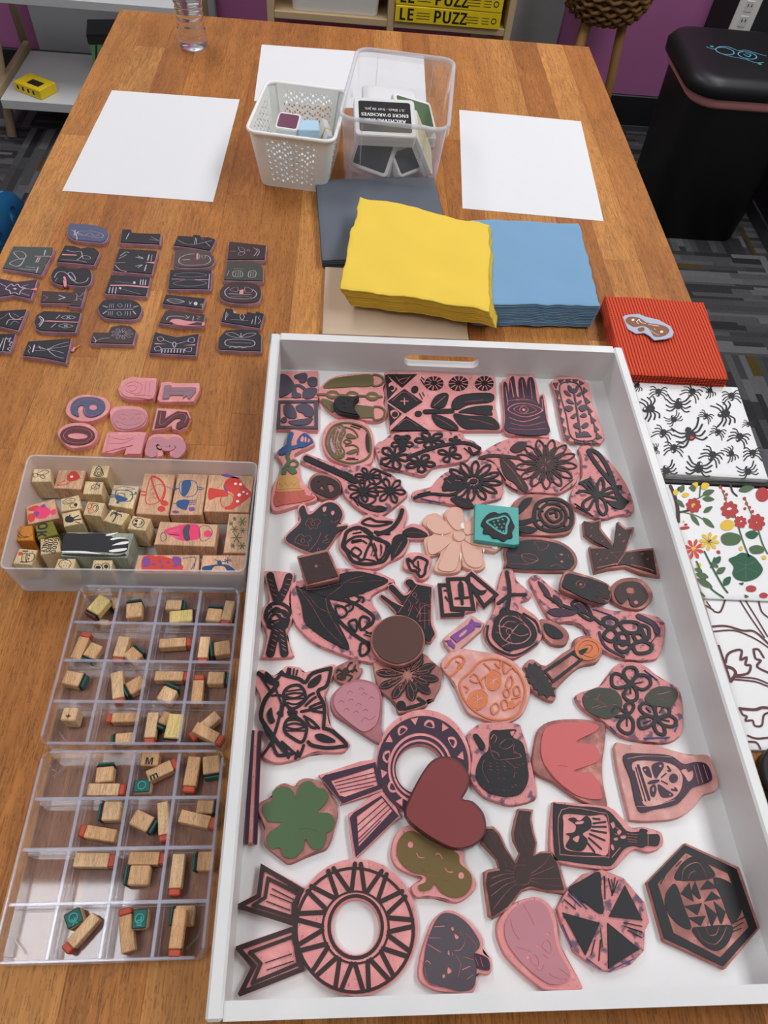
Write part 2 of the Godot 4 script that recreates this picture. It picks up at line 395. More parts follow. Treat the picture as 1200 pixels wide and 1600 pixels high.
func mini_stamp(label: String, kind: String, x: float, y: float, z: float, yaw: float, length: float, wide: float, high: float, letter: String) -> void:
	var t := thing("small_stamp", label, "stamp", Vector3(x, y, z), yaw, "small wood stamps in the clear compartment trays")
	var wood: Material = M["beech_%d" % (taken["small_stamp"] % 3)]
	if kind == "dark" and high < 0.02:
		wood = M["beech_yellow"] if length < 0.027 else M["beech_yellow"]
	var turn := Vector3(-PI / 2, 0, 0)
	match kind:
		"red":
			var tip := 0.0048
			part("wood_bar", box(length - tip, high, wide, 0.0006), wood, t, Vector3(-tip / 2, high / 2, 0))
			part("rubber_end", box(tip, high * 0.94, wide * 0.94, 0.0009), M["rubber_red"], t, Vector3(length / 2 - tip / 2 + 0.0001, high / 2, 0))
		"green", "dark":
			var red := kind == "dark"
			part("wood_block", box(length - 0.0034, high, wide, 0.0009), wood, t, Vector3(-0.0017, high / 2, 0))
			part("foam_band", box(0.0014, high * 0.98, wide * 1.02, 0.0004), M["k"], t, Vector3(length / 2 - 0.0027, high / 2, 0))
			part("rubber_face", box(0.0021, high * 0.9, wide * 0.92, 0.0006), M["rubber_wine"] if red else M["rubber_green"], t, Vector3(length / 2 - 0.001, high / 2, 0))
		"stand":
			part("wood_block", box(length, high, wide, 0.0009), wood, t, Vector3(0, high / 2 + 0.002, 0))
			part("rubber_face", box(length * 0.94, 0.0024, wide * 0.94, 0.0006), M["rubber_green"], t, Vector3(0, 0.0012, 0))
		"greenup":
			part("wood_block", box(length, high - 0.002, wide, 0.0009), wood, t, Vector3(0, (high - 0.002) / 2, 0))
			part("rubber_face", box(length * 0.97, 0.002, wide * 0.97, 0.0008), M["rubber_green"], t, Vector3(0, high - 0.001, 0))
			part("raised_ring", lathe(PackedVector2Array([Vector2(0.0024, 0), Vector2(0.0024, 0.0007), Vector2(0.0034, 0.0007), Vector2(0.0034, 0), Vector2(0.0024, 0)]), 14), M["t"], t, Vector3(0, high, 0))
	if letter != "":
		var up := high + (0.002 if kind == "stand" else 0.0)
		var side := 0.0
		if kind == "red":
			side = -length / 2 + 0.0045
		lettering("letter_print", letter, 0.0055, M["k"] if kind != "greenup" else M["t"], t, Vector3(side, up + 0.0002, 0.002), Vector3(-PI / 2, 0, 0), true, true, 0.0002)

func compartment_tray(label: String, x: float, z: float, w: float, d: float, turn: float) -> void:
	var t := thing("compartment_tray", label, "tray", Vector3(x, 0.7503, z), turn)
	var m: Material = M["clear_plastic"]
	var h := 0.019
	part("tray_floor", slab(rounded(w, d, 0.006), 0.0, 0.0012), M["tray_plastic"], t)
	for s in [-1, 1]:
		part("side_wall", box(0.0011, h, d - 0.010, 0.0004), m, t, Vector3(s * (w / 2 - 0.0006), h / 2 + 0.0012, 0))
		part("end_wall", box(w - 0.010, h, 0.0011, 0.0004), m, t, Vector3(0, h / 2 + 0.0012, s * (d / 2 - 0.0006)))
		for q in [-1, 1]:
			part("corner_rib", box(0.012, 0.004, 0.0012, 0.0004), m, t, Vector3(s * (w / 2 - 0.011), 0.0034, q * (d / 2 - 0.011)), Vector3(0, PI / 4 * s * q, 0))
			part("corner_wall", slab(arc_wall(Vector2(s * (w / 2 - 0.006), q * (d / 2 - 0.006)), 0.006, s, q), 0.0012, h + 0.0012), m, t)
	var rim := begin()
	for s in [-1, 1]:
		add_box(rim, Vector3(0.0022, 0.0016, d - 0.012), 0.0005, Vector3(s * (w / 2 - 0.0008), h + 0.0014, 0))
		add_box(rim, Vector3(w - 0.012, 0.0016, 0.0022), 0.0005, Vector3(0, h + 0.0014, s * (d / 2 - 0.0008)))
	part("rim", done(rim), M["edge_plastic"], t)
	for k in [-1, 0, 1]:
		for turn_ in [0.0, PI / 2]:
			var long_: float = (d if turn_ == 0.0 else w) - 0.003
			var at := Vector3(k * w / 4, 0, 0) if turn_ == 0.0 else Vector3(0, 0, k * d / 4)
			var v := part("divider", box(0.0022, h - 0.002, long_, 0.0004), m, t, at + Vector3(0, h / 2, 0), Vector3(0, turn_, 0))
			part("top_edge", box(0.0026, 0.0007, long_, 0.0003), M["edge_plastic"], v, Vector3(0, h / 2 - 0.001, 0))
			for s in [-1, 1]:
				part("foot_edge", box(0.0005, 0.0007, long_, 0.0002), M["edge_plastic"], v, Vector3(s * 0.0013, -h / 2 + 0.0026, 0))

func arc_wall(c: Vector2, r: float, sx: float, sz: float) -> PackedVector2Array:
	var p := PackedVector2Array()
	for i in 6:
		var a := PI / 2 * i / 5.0
		p.append(c + Vector2(cos(a) * sx, sin(a) * sz) * r)
	for i in 6:
		var a := PI / 2 * (5 - i) / 5.0
		p.append(c + Vector2(cos(a) * sx, sin(a) * sz) * (r - 0.0011))
	return p

# ---------- boxes and baskets ----------
func open_box(t: Node3D, base: PackedVector2Array, rim: PackedVector2Array, h: float, wall: float, m: Material, names: Array) -> void:
	# a tapering open box with real wall thickness
	part(names[0], slab(base, 0.0, wall), m, t)
	var st := begin(true)
	var inn_b := inset(ccw(base), wall)
	var inn_r := inset(ccw(rim), wall)
	var b := ccw(base)
	var r := ccw(rim)
	for k in b.size():
		var j := (k + 1) % b.size()
		var e := b[j] - b[k]
		var o := Vector3(e.y, 0, -e.x)
		quad(st, Vector3(b[k].x, wall, b[k].y), Vector3(b[j].x, wall, b[j].y), Vector3(r[j].x, h, r[j].y), Vector3(r[k].x, h, r[k].y), o)
		quad(st, Vector3(inn_b[k].x, wall, inn_b[k].y), Vector3(inn_b[j].x, wall, inn_b[j].y), Vector3(inn_r[j].x, h, inn_r[j].y), Vector3(inn_r[k].x, h, inn_r[k].y), -o)
	part(names[1], done(st), m, t)
	var st2 := begin()
	for k in b.size():
		var j := (k + 1) % b.size()
		quad(st2, Vector3(r[k].x, h, r[k].y), Vector3(r[j].x, h, r[j].y), Vector3(inn_r[j].x, h, inn_r[j].y), Vector3(inn_r[k].x, h, inn_r[k].y), Vector3.UP)
	part(names[2], done(st2), m, t)

func quad_round(c: Array, r: float, n := 5) -> PackedVector2Array: # four corners, rounded
	var p := PackedVector2Array()
	for i in 4:
		var a: Vector2 = c[(i + 3) % 4]
		var b: Vector2 = c[i]
		var d: Vector2 = c[(i + 1) % 4]
		var u := b + (a - b).normalized() * r
		var v := b + (d - b).normalized() * r
		for k in n + 1:
			var t := float(k) / n
			p.append(u.lerp(b, t).lerp(b.lerp(v, t), t))
	return p

func frosted_box() -> void:
	var t := thing("frosted_box", "low frosted translucent plastic box holding the wood-block stamps", "box", Vector3(-0.2057, 0.7502, 0.3050))
	open_box(t, quad_round([Vector2(-0.1105, -0.0598), Vector2(0.1066, -0.0612), Vector2(0.1066, 0.0617), Vector2(-0.1007, 0.0654)], 0.008), quad_round([Vector2(-0.1145, -0.0638), Vector2(0.1096, -0.0652), Vector2(0.1096, 0.0627), Vector2(-0.1047, 0.0664)], 0.008), 0.0415, 0.0016, M["frosted"], ["box_floor", "box_wall", "rim"])

# perforated panel between four corners: rows x columns of round holes
func perforated(st: SurfaceTool, c: Array, nu: int, nv: int, hole: float, thick: Vector3, lo: float, hi: float) -> void:
	var P := func(u: float, v: float): return (c[0] as Vector3).lerp(c[1], u).lerp((c[3] as Vector3).lerp(c[2], u), v)
	var out := -thick
	quad(st, P.call(0, 0), P.call(1, 0), P.call(1, lo), P.call(0, lo), out)
	quad(st, P.call(0, hi), P.call(1, hi), P.call(1, 1), P.call(0, 1), out)
	quad(st, P.call(0, 0) + thick, P.call(1, 0) + thick, P.call(1, lo) + thick, P.call(0, lo) + thick, thick)
	quad(st, P.call(0, hi) + thick, P.call(1, hi) + thick, P.call(1, 1) + thick, P.call(0, 1) + thick, thick)
	for q in [[0.0, 0.09], [0.91, 1.0]]:
		for o in [Vector3.ZERO, thick]:
			quad(st, P.call(q[0], lo) + o, P.call(q[1], lo) + o, P.call(q[1], hi) + o, P.call(q[0], hi) + o, out if o == Vector3.ZERO else thick)
	for i in nu:
		for j in nv:
			var u0 := 0.09 + 0.82 * i / nu
			var u1 := 0.09 + 0.82 * (i + 1) / nu
			var v0 := lo + (hi - lo) * j / nv
			var v1 := lo + (hi - lo) * (j + 1) / nv
			var cu := (u0 + u1) / 2
			var cv := (v0 + v1) / 2 + ((v1 - v0) * 0.2 if i % 2 else -(v1 - v0) * 0.2)
			var ring := []
			var edge := []
			for k in 8:
				var a := TAU * (k + 0.5) / 8
				ring.append(P.call(cu + cos(a) * hole * (u1 - u0), cv + sin(a) * hole * (v1 - v0)))
				edge.append(P.call(clampf(cu + cos(a) * (u1 - u0) * 0.7653, u0, u1), v0 if sin(a) < -0.5 else (v1 if sin(a) > 0.5 else (v0 + v1) / 2 + sin(a) * (v1 - v0) * 0.6)))
			for k in 8:
				var n := (k + 1) % 8
				quad(st, ring[k], ring[n], edge[n], edge[k], out)
				quad(st, ring[k] + thick, ring[n] + thick, edge[n] + thick, edge[k] + thick, thick)
				quad(st, ring[k], ring[n], ring[n] + thick, ring[k] + thick, P.call(cu, cv) - ring[k])

func white_basket() -> void:
	var t := thing("plastic_basket", "white plastic basket with rows of round holes, left of the clear bin", "basket", Vector3(-0.0895, 0.7502, -0.3907), -0.1166)
	var w := 0.1228
	var d := 0.1522
	var h := 0.084
	var s := 0.011
	part("basket_floor", slab(rounded(w - 2 * s, d - 2 * s, 0.014), 0.0, 0.002), M["basket_white"], t)
	for k in 4:
		var long_ := d if k % 2 else w
		var far := w if k % 2 else d
		var r := 0.013
		var c := [Vector3(-long_ / 2 + s + r, 0.001, far / 2 - s), Vector3(long_ / 2 - s - r, 0.001, far / 2 - s), Vector3(long_ / 2 - r, h, far / 2), Vector3(-long_ / 2 + r, h, far / 2)]
		var st := begin()
		perforated(st, c, 9 if k % 2 == 0 else 11, 7, 0.22, Vector3(0, 0, -0.0018), 0.1, 0.9)
		part("perforated_side", done(st), M["basket_white"], t, Vector3.ZERO, Vector3(0, PI / 2 * k, 0))
	for k in 4:
		var cs := begin(true)
		var sx: float = [1, -1, -1, 1][k]
		var sz: float = [1, 1, -1, -1][k]
		for i in 5:
			var a0 := PI / 2 * i / 5
			var a1 := PI / 2 * (i + 1) / 5
			var r := 0.013
			var q := func(a: float, y: float, g: float): return Vector3(sx * (w / 2 - r - g + cos(a) * r), y, sz * (d / 2 - r - g + sin(a) * r))
			quad(cs, q.call(a0, 0.001, s), q.call(a1, 0.001, s), q.call(a1, h, 0.0), q.call(a0, h, 0.0), Vector3(sx, 0, sz))
		part("corner_wall", done(cs), M["basket_white"], t)
	var path := PackedVector3Array()
	var ring := rounded(w + 0.002, d + 0.002, 0.015, 6)
	for p in ring:
		path.append(Vector3(p.x, h, p.y))
	path.append(path[0])
	path.append(path[1])
	part("rolled_rim", tube(path, 0.0028, 0.0028, 8), M["basket_white"], t)

func ink_pad(called: String, label: String, at: Vector3, rot: Vector3, size: Vector3, face: String, group := "") -> Node3D:
	var t := thing(called, label, "ink pad", at, 0.0, group)
	t.rotation = rot
	part("case_base", slab(rounded(size.x, size.z, 0.006, 3), 0.0, size.y * 0.5, 0.001), M["pad_white"], t)
	part("lid", slab(rounded(size.x + 0.001, size.z + 0.001, 0.006, 3), size.y * 0.52, size.y, 0.0014), M["pad_white"], t)
	part("label_plate", slab(rounded(size.x * 0.86, size.z * 0.8, 0.003, 3), size.y - 0.0001, size.y + 0.0004), M[face], t)
	return t

func clear_bin() -> void:
	var t := thing("clear_bin", "tall clear plastic bin full of ink pads, standing behind the napkins", "bin", Vector3(0.0593, 0.7502, -0.4424), -0.1091)
	var h := 0.104
	var w := 0.1549
	var d := 0.2271
	var b := rounded(w - 0.016, d - 0.016, 0.014)
	var r := rounded(w - 0.003, d - 0.003, 0.018)
	part("bin_floor", slab(b, 0.0, 0.0014), M["bin_plastic"], t)
	var st := begin(true)
	for k in b.size():
		var j := (k + 1) % b.size()
		quad(st, Vector3(b[k].x, 0.001, b[k].y), Vector3(b[j].x, 0.001, b[j].y), Vector3(r[j].x, h, r[j].y), Vector3(r[k].x, h, r[k].y), Vector3(b[k].x, 0, b[k].y))
	part("bin_wall", done(st), M["bin_plastic"], t)
	var path := PackedVector3Array()
	for p in rounded(w, d, 0.02, 6):
		path.append(Vector3(p.x, h, p.y))
	path.append(path[0])
	path.append(path[1])
	part("rolled_rim", tube(path, 0.0032, 0.0032, 8), M["cloudy_rim"], t)
	part("rim_skirt", loft_ring(rounded(w + 0.004, d + 0.004, 0.02), h - 0.012, h), M["clear_rim"], t)
	for q in [[-0.045, -1], [0.045, -1], [-0.045, 1], [0.045, 1]]:
		part("wall_rib", box(0.0016, 0.06, 0.0016, 0.0005), M["clear_rim"], t, Vector3(q[0], h - 0.038, q[1] * (d / 2 - 0.0035)))

func loft_ring(p: PackedVector2Array, y0: float, y1: float) -> ArrayMesh:
	var st := begin(true)
	for k in p.size():
		var j := (k + 1) % p.size()
		quad(st, Vector3(p[k].x, y0, p[k].y), Vector3(p[j].x, y0, p[j].y), Vector3(p[j].x, y1, p[j].y), Vector3(p[k].x, y1, p[k].y), Vector3(p[k].x, 0, p[k].y))
	return done(st)

# ---------- paper and napkins ----------
func soft_sheet(c: Array, high: float, amp: float, seed_: int, n := 26) -> ArrayMesh:
	# a folded napkin: a soft pad between four corners with rounded, slightly wavy folds
	var wave := FastNoiseLite.new()
	wave.seed = seed_
	wave.frequency = 9.0
	wave.fractal_octaves = 2
	var st := begin(true)
	var grid := []
	for side in 2:
		var rows := []
		for j in n + 1:
			var row := PackedVector3Array()
			for i in n + 1:
				var u := clampf((i - 1.0) / (n - 2.0), 0.0, 1.0) * 0.984 + 0.008
				var v := clampf((j - 1.0) / (n - 2.0), 0.0, 1.0) * 0.984 + 0.008
				var rim := i == 0 or j == 0 or i == n or j == n
				if i == 0: u = 0.0
				if i == n: u = 1.0
				if j == 0: v = 0.0
				if j == n: v = 1.0
				var p: Vector2 = (c[0] as Vector2).lerp(c[1], u).lerp((c[3] as Vector2).lerp(c[2], u), v)
				p += Vector2(wave.get_noise_2d(p.x * 3.0, p.y * 3.0), wave.get_noise_2d(p.y * 3.0 + 9.0, p.x * 3.0)) * amp * 0.7
				var y := amp * (wave.get_noise_2d(p.x, p.y) + 0.5) + (high * 0.5 if rim else high * float(side))
				row.append(Vector3(p.x, y, p.y))
			rows.append(row)
		grid.append(rows)
	for side in 2:
		for j in n:
			for i in n:
				var g: Array = grid[side]
				quad(st, g[j][i], g[j][i + 1], g[j + 1][i + 1], g[j + 1][i], Vector3.UP if side else Vector3.DOWN)
	return done(st)

const ORDER := ["first", "second", "third", "fourth", "fifth", "sixth", "seventh", "eighth", "ninth", "tenth", "eleventh", "twelfth", "thirteenth", "fourteenth"]

func napkin_stack(kind: String, labels: Array, group: String, corners: Array, y0: float, total: float, count: int, amp: float, m: String, lean := Vector2.ZERO) -> Node3D:
	var mid := Vector2.ZERO
	for p in corners:
		mid += p / 4.0
	var rel := []
	for p in corners:
		rel.append(p - mid)
	var each := total / count
	var a := soft_sheet(rel, each * 0.84, amp, 5)
	var last: Node3D
	for k in count:
		var label: String = labels[0] if k == count - 1 else labels[1] % ORDER[count - 1 - k]
		var t := thing("paper_napkin", label, "napkin", Vector3(mid.x, y0 + each * k, mid.y) + Vector3(lean.x, 0, lean.y) * (float(count - 1 - k) / count) + (Vector3(rng.randf_range(-0.0004, 0.0004), 0, rng.randf_range(-0.0004, 0.0004)) if k < count - 1 else Vector3.ZERO), rng.randf_range(-0.002, 0.002) if k < count - 1 else 0.0, group)
		part("folded_sheet", a, M[m], t)
		last = t
	return last

func paper_sheet(label: String, c: Array, y: float) -> void:
	var mid: Vector2 = (c[0] + c[1] + c[2] + c[3]) / 4.0
	var p := PackedVector2Array()
	for q in c:
		p.append(q - mid)
	var t := thing("paper_sheet", label, "paper", Vector3(mid.x, y, mid.y), 0.0, "blank paper sheets on the table")
	part("sheet", slab(p, 0.0, 0.0004), M["paper"], t)

func water_bottle() -> void:
	var t := thing("water_bottle", "clear plastic water bottle with a blue label band at the far left of the table", "bottle", Vector3(-0.3083, 0.7502, -0.7761))
	var prof := PackedVector2Array([Vector2(0.0, 0.004), Vector2(0.012, 0.0035), Vector2(0.018, 0.0), Vector2(0.0225, 0.001), Vector2(0.026, 0.006), Vector2(0.0265, 0.016)])
	for k in 37:
		var y := 0.018 + k * 0.0018
		prof.append(Vector2(0.0262 + 0.0009 * sin(k * 1.05) - 0.0022 * sin(PI * k / 36.0), y))
	for q in [[0.0265, 0.086], [0.0265, 0.128], [0.024, 0.142], [0.016, 0.162], [0.012, 0.174], [0.012, 0.188], [0.0, 0.188]]:
		prof.append(Vector2(q[0], q[1]))
	part("water_and_shell", lathe(prof, 40), M["water"], t)
	part("label_band", lathe(PackedVector2Array([Vector2(0.0266, 0.088), Vector2(0.0272, 0.088), Vector2(0.0272, 0.128), Vector2(0.0266, 0.128)]), 40), M["label_blue"], t)
	part("red_flash", box(0.004, 0.006, 0.001, 0.0003), M["r"], t, Vector3(-0.0205, 0.091, 0.018), Vector3(0, -0.85, 0))
	part("cap", lathe(PackedVector2Array([Vector2(0.0, 0.1885), Vector2(0.014, 0.1885), Vector2(0.014, 0.2), Vector2(0.013, 0.202), Vector2(0.0, 0.202)]), 24), M["outlet_white"], t)

func on_the_table() -> void:
	paper_sheet("left blank sheet of white paper, nearest the table's left edge", [Vector2(-0.4182, -0.5890), Vector2(-0.2041, -0.5890), Vector2(-0.2103, -0.2779), Vector2(-0.4259, -0.2823)], 0.7501)
	paper_sheet("right blank sheet of white paper, beside the blue napkins", [Vector2(0.1779, -0.6095), Vector2(0.3962, -0.5999), Vector2(0.3778, -0.2920), Vector2(0.1602, -0.3023)], 0.7501)
	paper_sheet("middle blank sheet of white paper, under the basket and clear bin", [Vector2(-0.1855, -0.8077), Vector2(0.1237, -0.8125), Vector2(0.1194, -0.5895), Vector2(-0.1796, -0.5882)], 0.75005)
	water_bottle()
	white_basket()
	clear_bin()
	frosted_box()
	var pad := ink_pad("ink_pad", "white ink pad with a black archival ink label, on top in the clear bin", Vector3(0.0360, 0.8180, -0.3915), Vector3(-0.34, 0.07 + PI, 0.02), Vector3(0.090, 0.020, 0.068), "k", "ink pads in the clear bin")
	for q in [["ARCHIVAL INK", 0.0064, -0.0105], ["ENCRE D'ARCHIVES", 0.0056, 0.0]]:
		lettering("lettering", q[0], q[1], M["w"], pad, Vector3(0, 0.0205, q[2] + 0.003), Vector3(-PI / 2, 0, 0), true, true, 0.0002)
	lettering("lettering", ".0.1 Black - Noir de jais.", 0.0042, M["w"], pad, Vector3(0, 0.0205, 0.013), Vector3(-PI / 2, 0, 0), false, true, 0.0002)
	ink_pad("ink_pad", "plain white ink pad just behind the black-labelled one in the clear bin", Vector3(0.0471, 0.7950, -0.5038), Vector3(0.12, 0.05, 0.0), Vector3(0.085, 0.016, 0.06), "pad_white", "ink pads in the clear bin")
	ink_pad("ink_pad", "white ink pad with a green label, right side of the clear bin", Vector3(0.0810, 0.7960, -0.4689), Vector3(0.35, 0.2, -0.35), Vector3(0.07, 0.016, 0.055), "f", "ink pads in the clear bin")
	ink_pad("ink_pad", "ink pad with a cream printed label standing against the bin's right wall", Vector3(0.0892, 0.7870, -0.4057), Vector3(0.1, 0.0, -1.1), Vector3(0.07, 0.014, 0.07), "cream_print", "ink pads in the clear bin")
	ink_pad("ink_pad", "dark-faced ink pad seen through the front of the clear bin", Vector3(0.0273, 0.7750, -0.3874), Vector3(0.9, -0.5, 0.0), Vector3(0.064, 0.014, 0.05), "k", "ink pads in the clear bin")
	ink_pad("ink_pad", "white ink pad on its edge at the front of the clear bin", Vector3(0.0690, 0.7690, -0.3855), Vector3(0.8, 0.7, 0.0), Vector3(0.048, 0.014, 0.04), "k", "ink pads in the clear bin")
	ink_pad("ink_pad", "ink pad lying on the clear bin's floor at the back", Vector3(0.0790, 0.7530, -0.4969), Vector3(0, 0.1, 0.0), Vector3(0.09, 0.016, 0.065), "dark_card", "ink pads in the clear bin")
	ink_pad("small_ink_pad", "small ink pad with a purple label in the white basket", Vector3(-0.1061, 0.7950, -0.4034), Vector3(0.25, -0.15, 0), Vector3(0.034, 0.02, 0.034), "wine_label")
	var blue_box := thing("card_pack", "pale blue card box beside the purple ink pad in the basket", "box", Vector3(-0.0767, 0.7920, -0.3962), 0.1)
	part("carton", box(0.032, 0.02, 0.03, 0.001), M["pale_blue"], blue_box, Vector3(0, 0.01, 0))
	var cards := thing("card_bundle", "bundle of white cards held by a rubber band in the basket", "cards", Vector3(-0.0517, 0.7850, -0.4055), 0.2)
	cards.rotation.z = 1.2
	for k in 5:
		part("card", box(0.04, 0.0016, 0.05, 0.0004), M["pad_white"], cards, Vector3(0, 0.0018 * k, 0))
	part("rubber_band", box(0.0405, 0.0105, 0.004, 0.001), M["y"], cards, Vector3(0, 0.0037, 0.004))
	for q in [[-0.03, 0.02, "pale_blue"], [0.02, 0.03, "pad_white"], [0.0, -0.02, "pad_white"]]:
		var b := thing("small_ink_pad", ["pale blue ink pad under the others in the basket", "white ink pad at the front of the basket", "white ink pad on the basket floor at the back"][taken["small_ink_pad"]], "ink pad", Vector3(-0.0895 + q[0], 0.7526, -0.3907 + q[1]), q[0] * 20.0)
		part("case", box(0.034, 0.03, 0.034, 0.002), M[q[2]], b, Vector3(0, 0.0151, 0))
	napkin_stack("navy", ["navy blue paper napkin on top, behind the yellow napkins", "navy blue paper napkin, %s from the top of its pile behind the yellow napkins"], "navy napkins", [Vector2(-0.0634, -0.3344), Vector2(0.1182, -0.3634), Vector2(0.1354, -0.1652), Vector2(-0.0462, -0.1362)], 0.7503, 0.013, 5, 0.0006, "navy_paper")
	napkin_stack("tan", ["tan kraft paper napkin on top of its pile, under the yellow napkins", "tan kraft paper napkin, %s from the top of its pile under the yellow stack"], "tan napkins", [Vector2(-0.0419, -0.1322), Vector2(0.1437, -0.1353), Vector2(0.1447, -0.0003), Vector2(-0.0409, 0.0028)], 0.7503, 0.0065, 3, 0.0004, "tan_paper")
	napkin_stack("yellow", ["top yellow paper napkin of the tall yellow stack", "yellow paper napkin, %s from the top of the tall yellow stack"], "yellow napkins", [Vector2(0.0024, -0.2389), Vector2(0.1809, -0.1902), Vector2(0.1641, -0.0036), Vector2(-0.0214, -0.0392)], 0.7645, 0.031, 13, 0.0052, "yellow_paper", Vector2(0.016, -0.007))
	napkin_stack("blue", ["top sky blue paper napkin, right of the yellow stack", "blue paper napkin, %s from the top of the sky blue stack"], "blue napkins", [Vector2(0.1589, -0.2194), Vector2(0.3173, -0.2262), Vector2(0.3144, -0.0416), Vector2(0.1561, -0.0348)], 0.7503, 0.034, 14, 0.0035, "blue_paper", Vector2(-0.004, 0.002))
	napkin_stack("red", ["top red napkin with dark pinstripes, carrying the paper cut-out", "red pinstriped napkin, %s from the top of the red stack"], "red napkins", [Vector2(0.3307, -0.0825), Vector2(0.4677, -0.0809), Vector2(0.4576, 0.0674), Vector2(0.3226, 0.0658)], 0.7503, 0.022, 8, 0.0012, "red_stripe")
	var sp := napkin_stack("spider", ["top white napkin printed with black spiders, in front of the red napkins", "white napkin, %s from the top of the spider-printed pile"], "spider napkins", [Vector2(0.3386, 0.0618), Vector2(0.4756, 0.0651), Vector2(0.4668, 0.2110), Vector2(0.3298, 0.2077)], 0.7503, 0.0095, 4, 0.0002, "napkin_white")
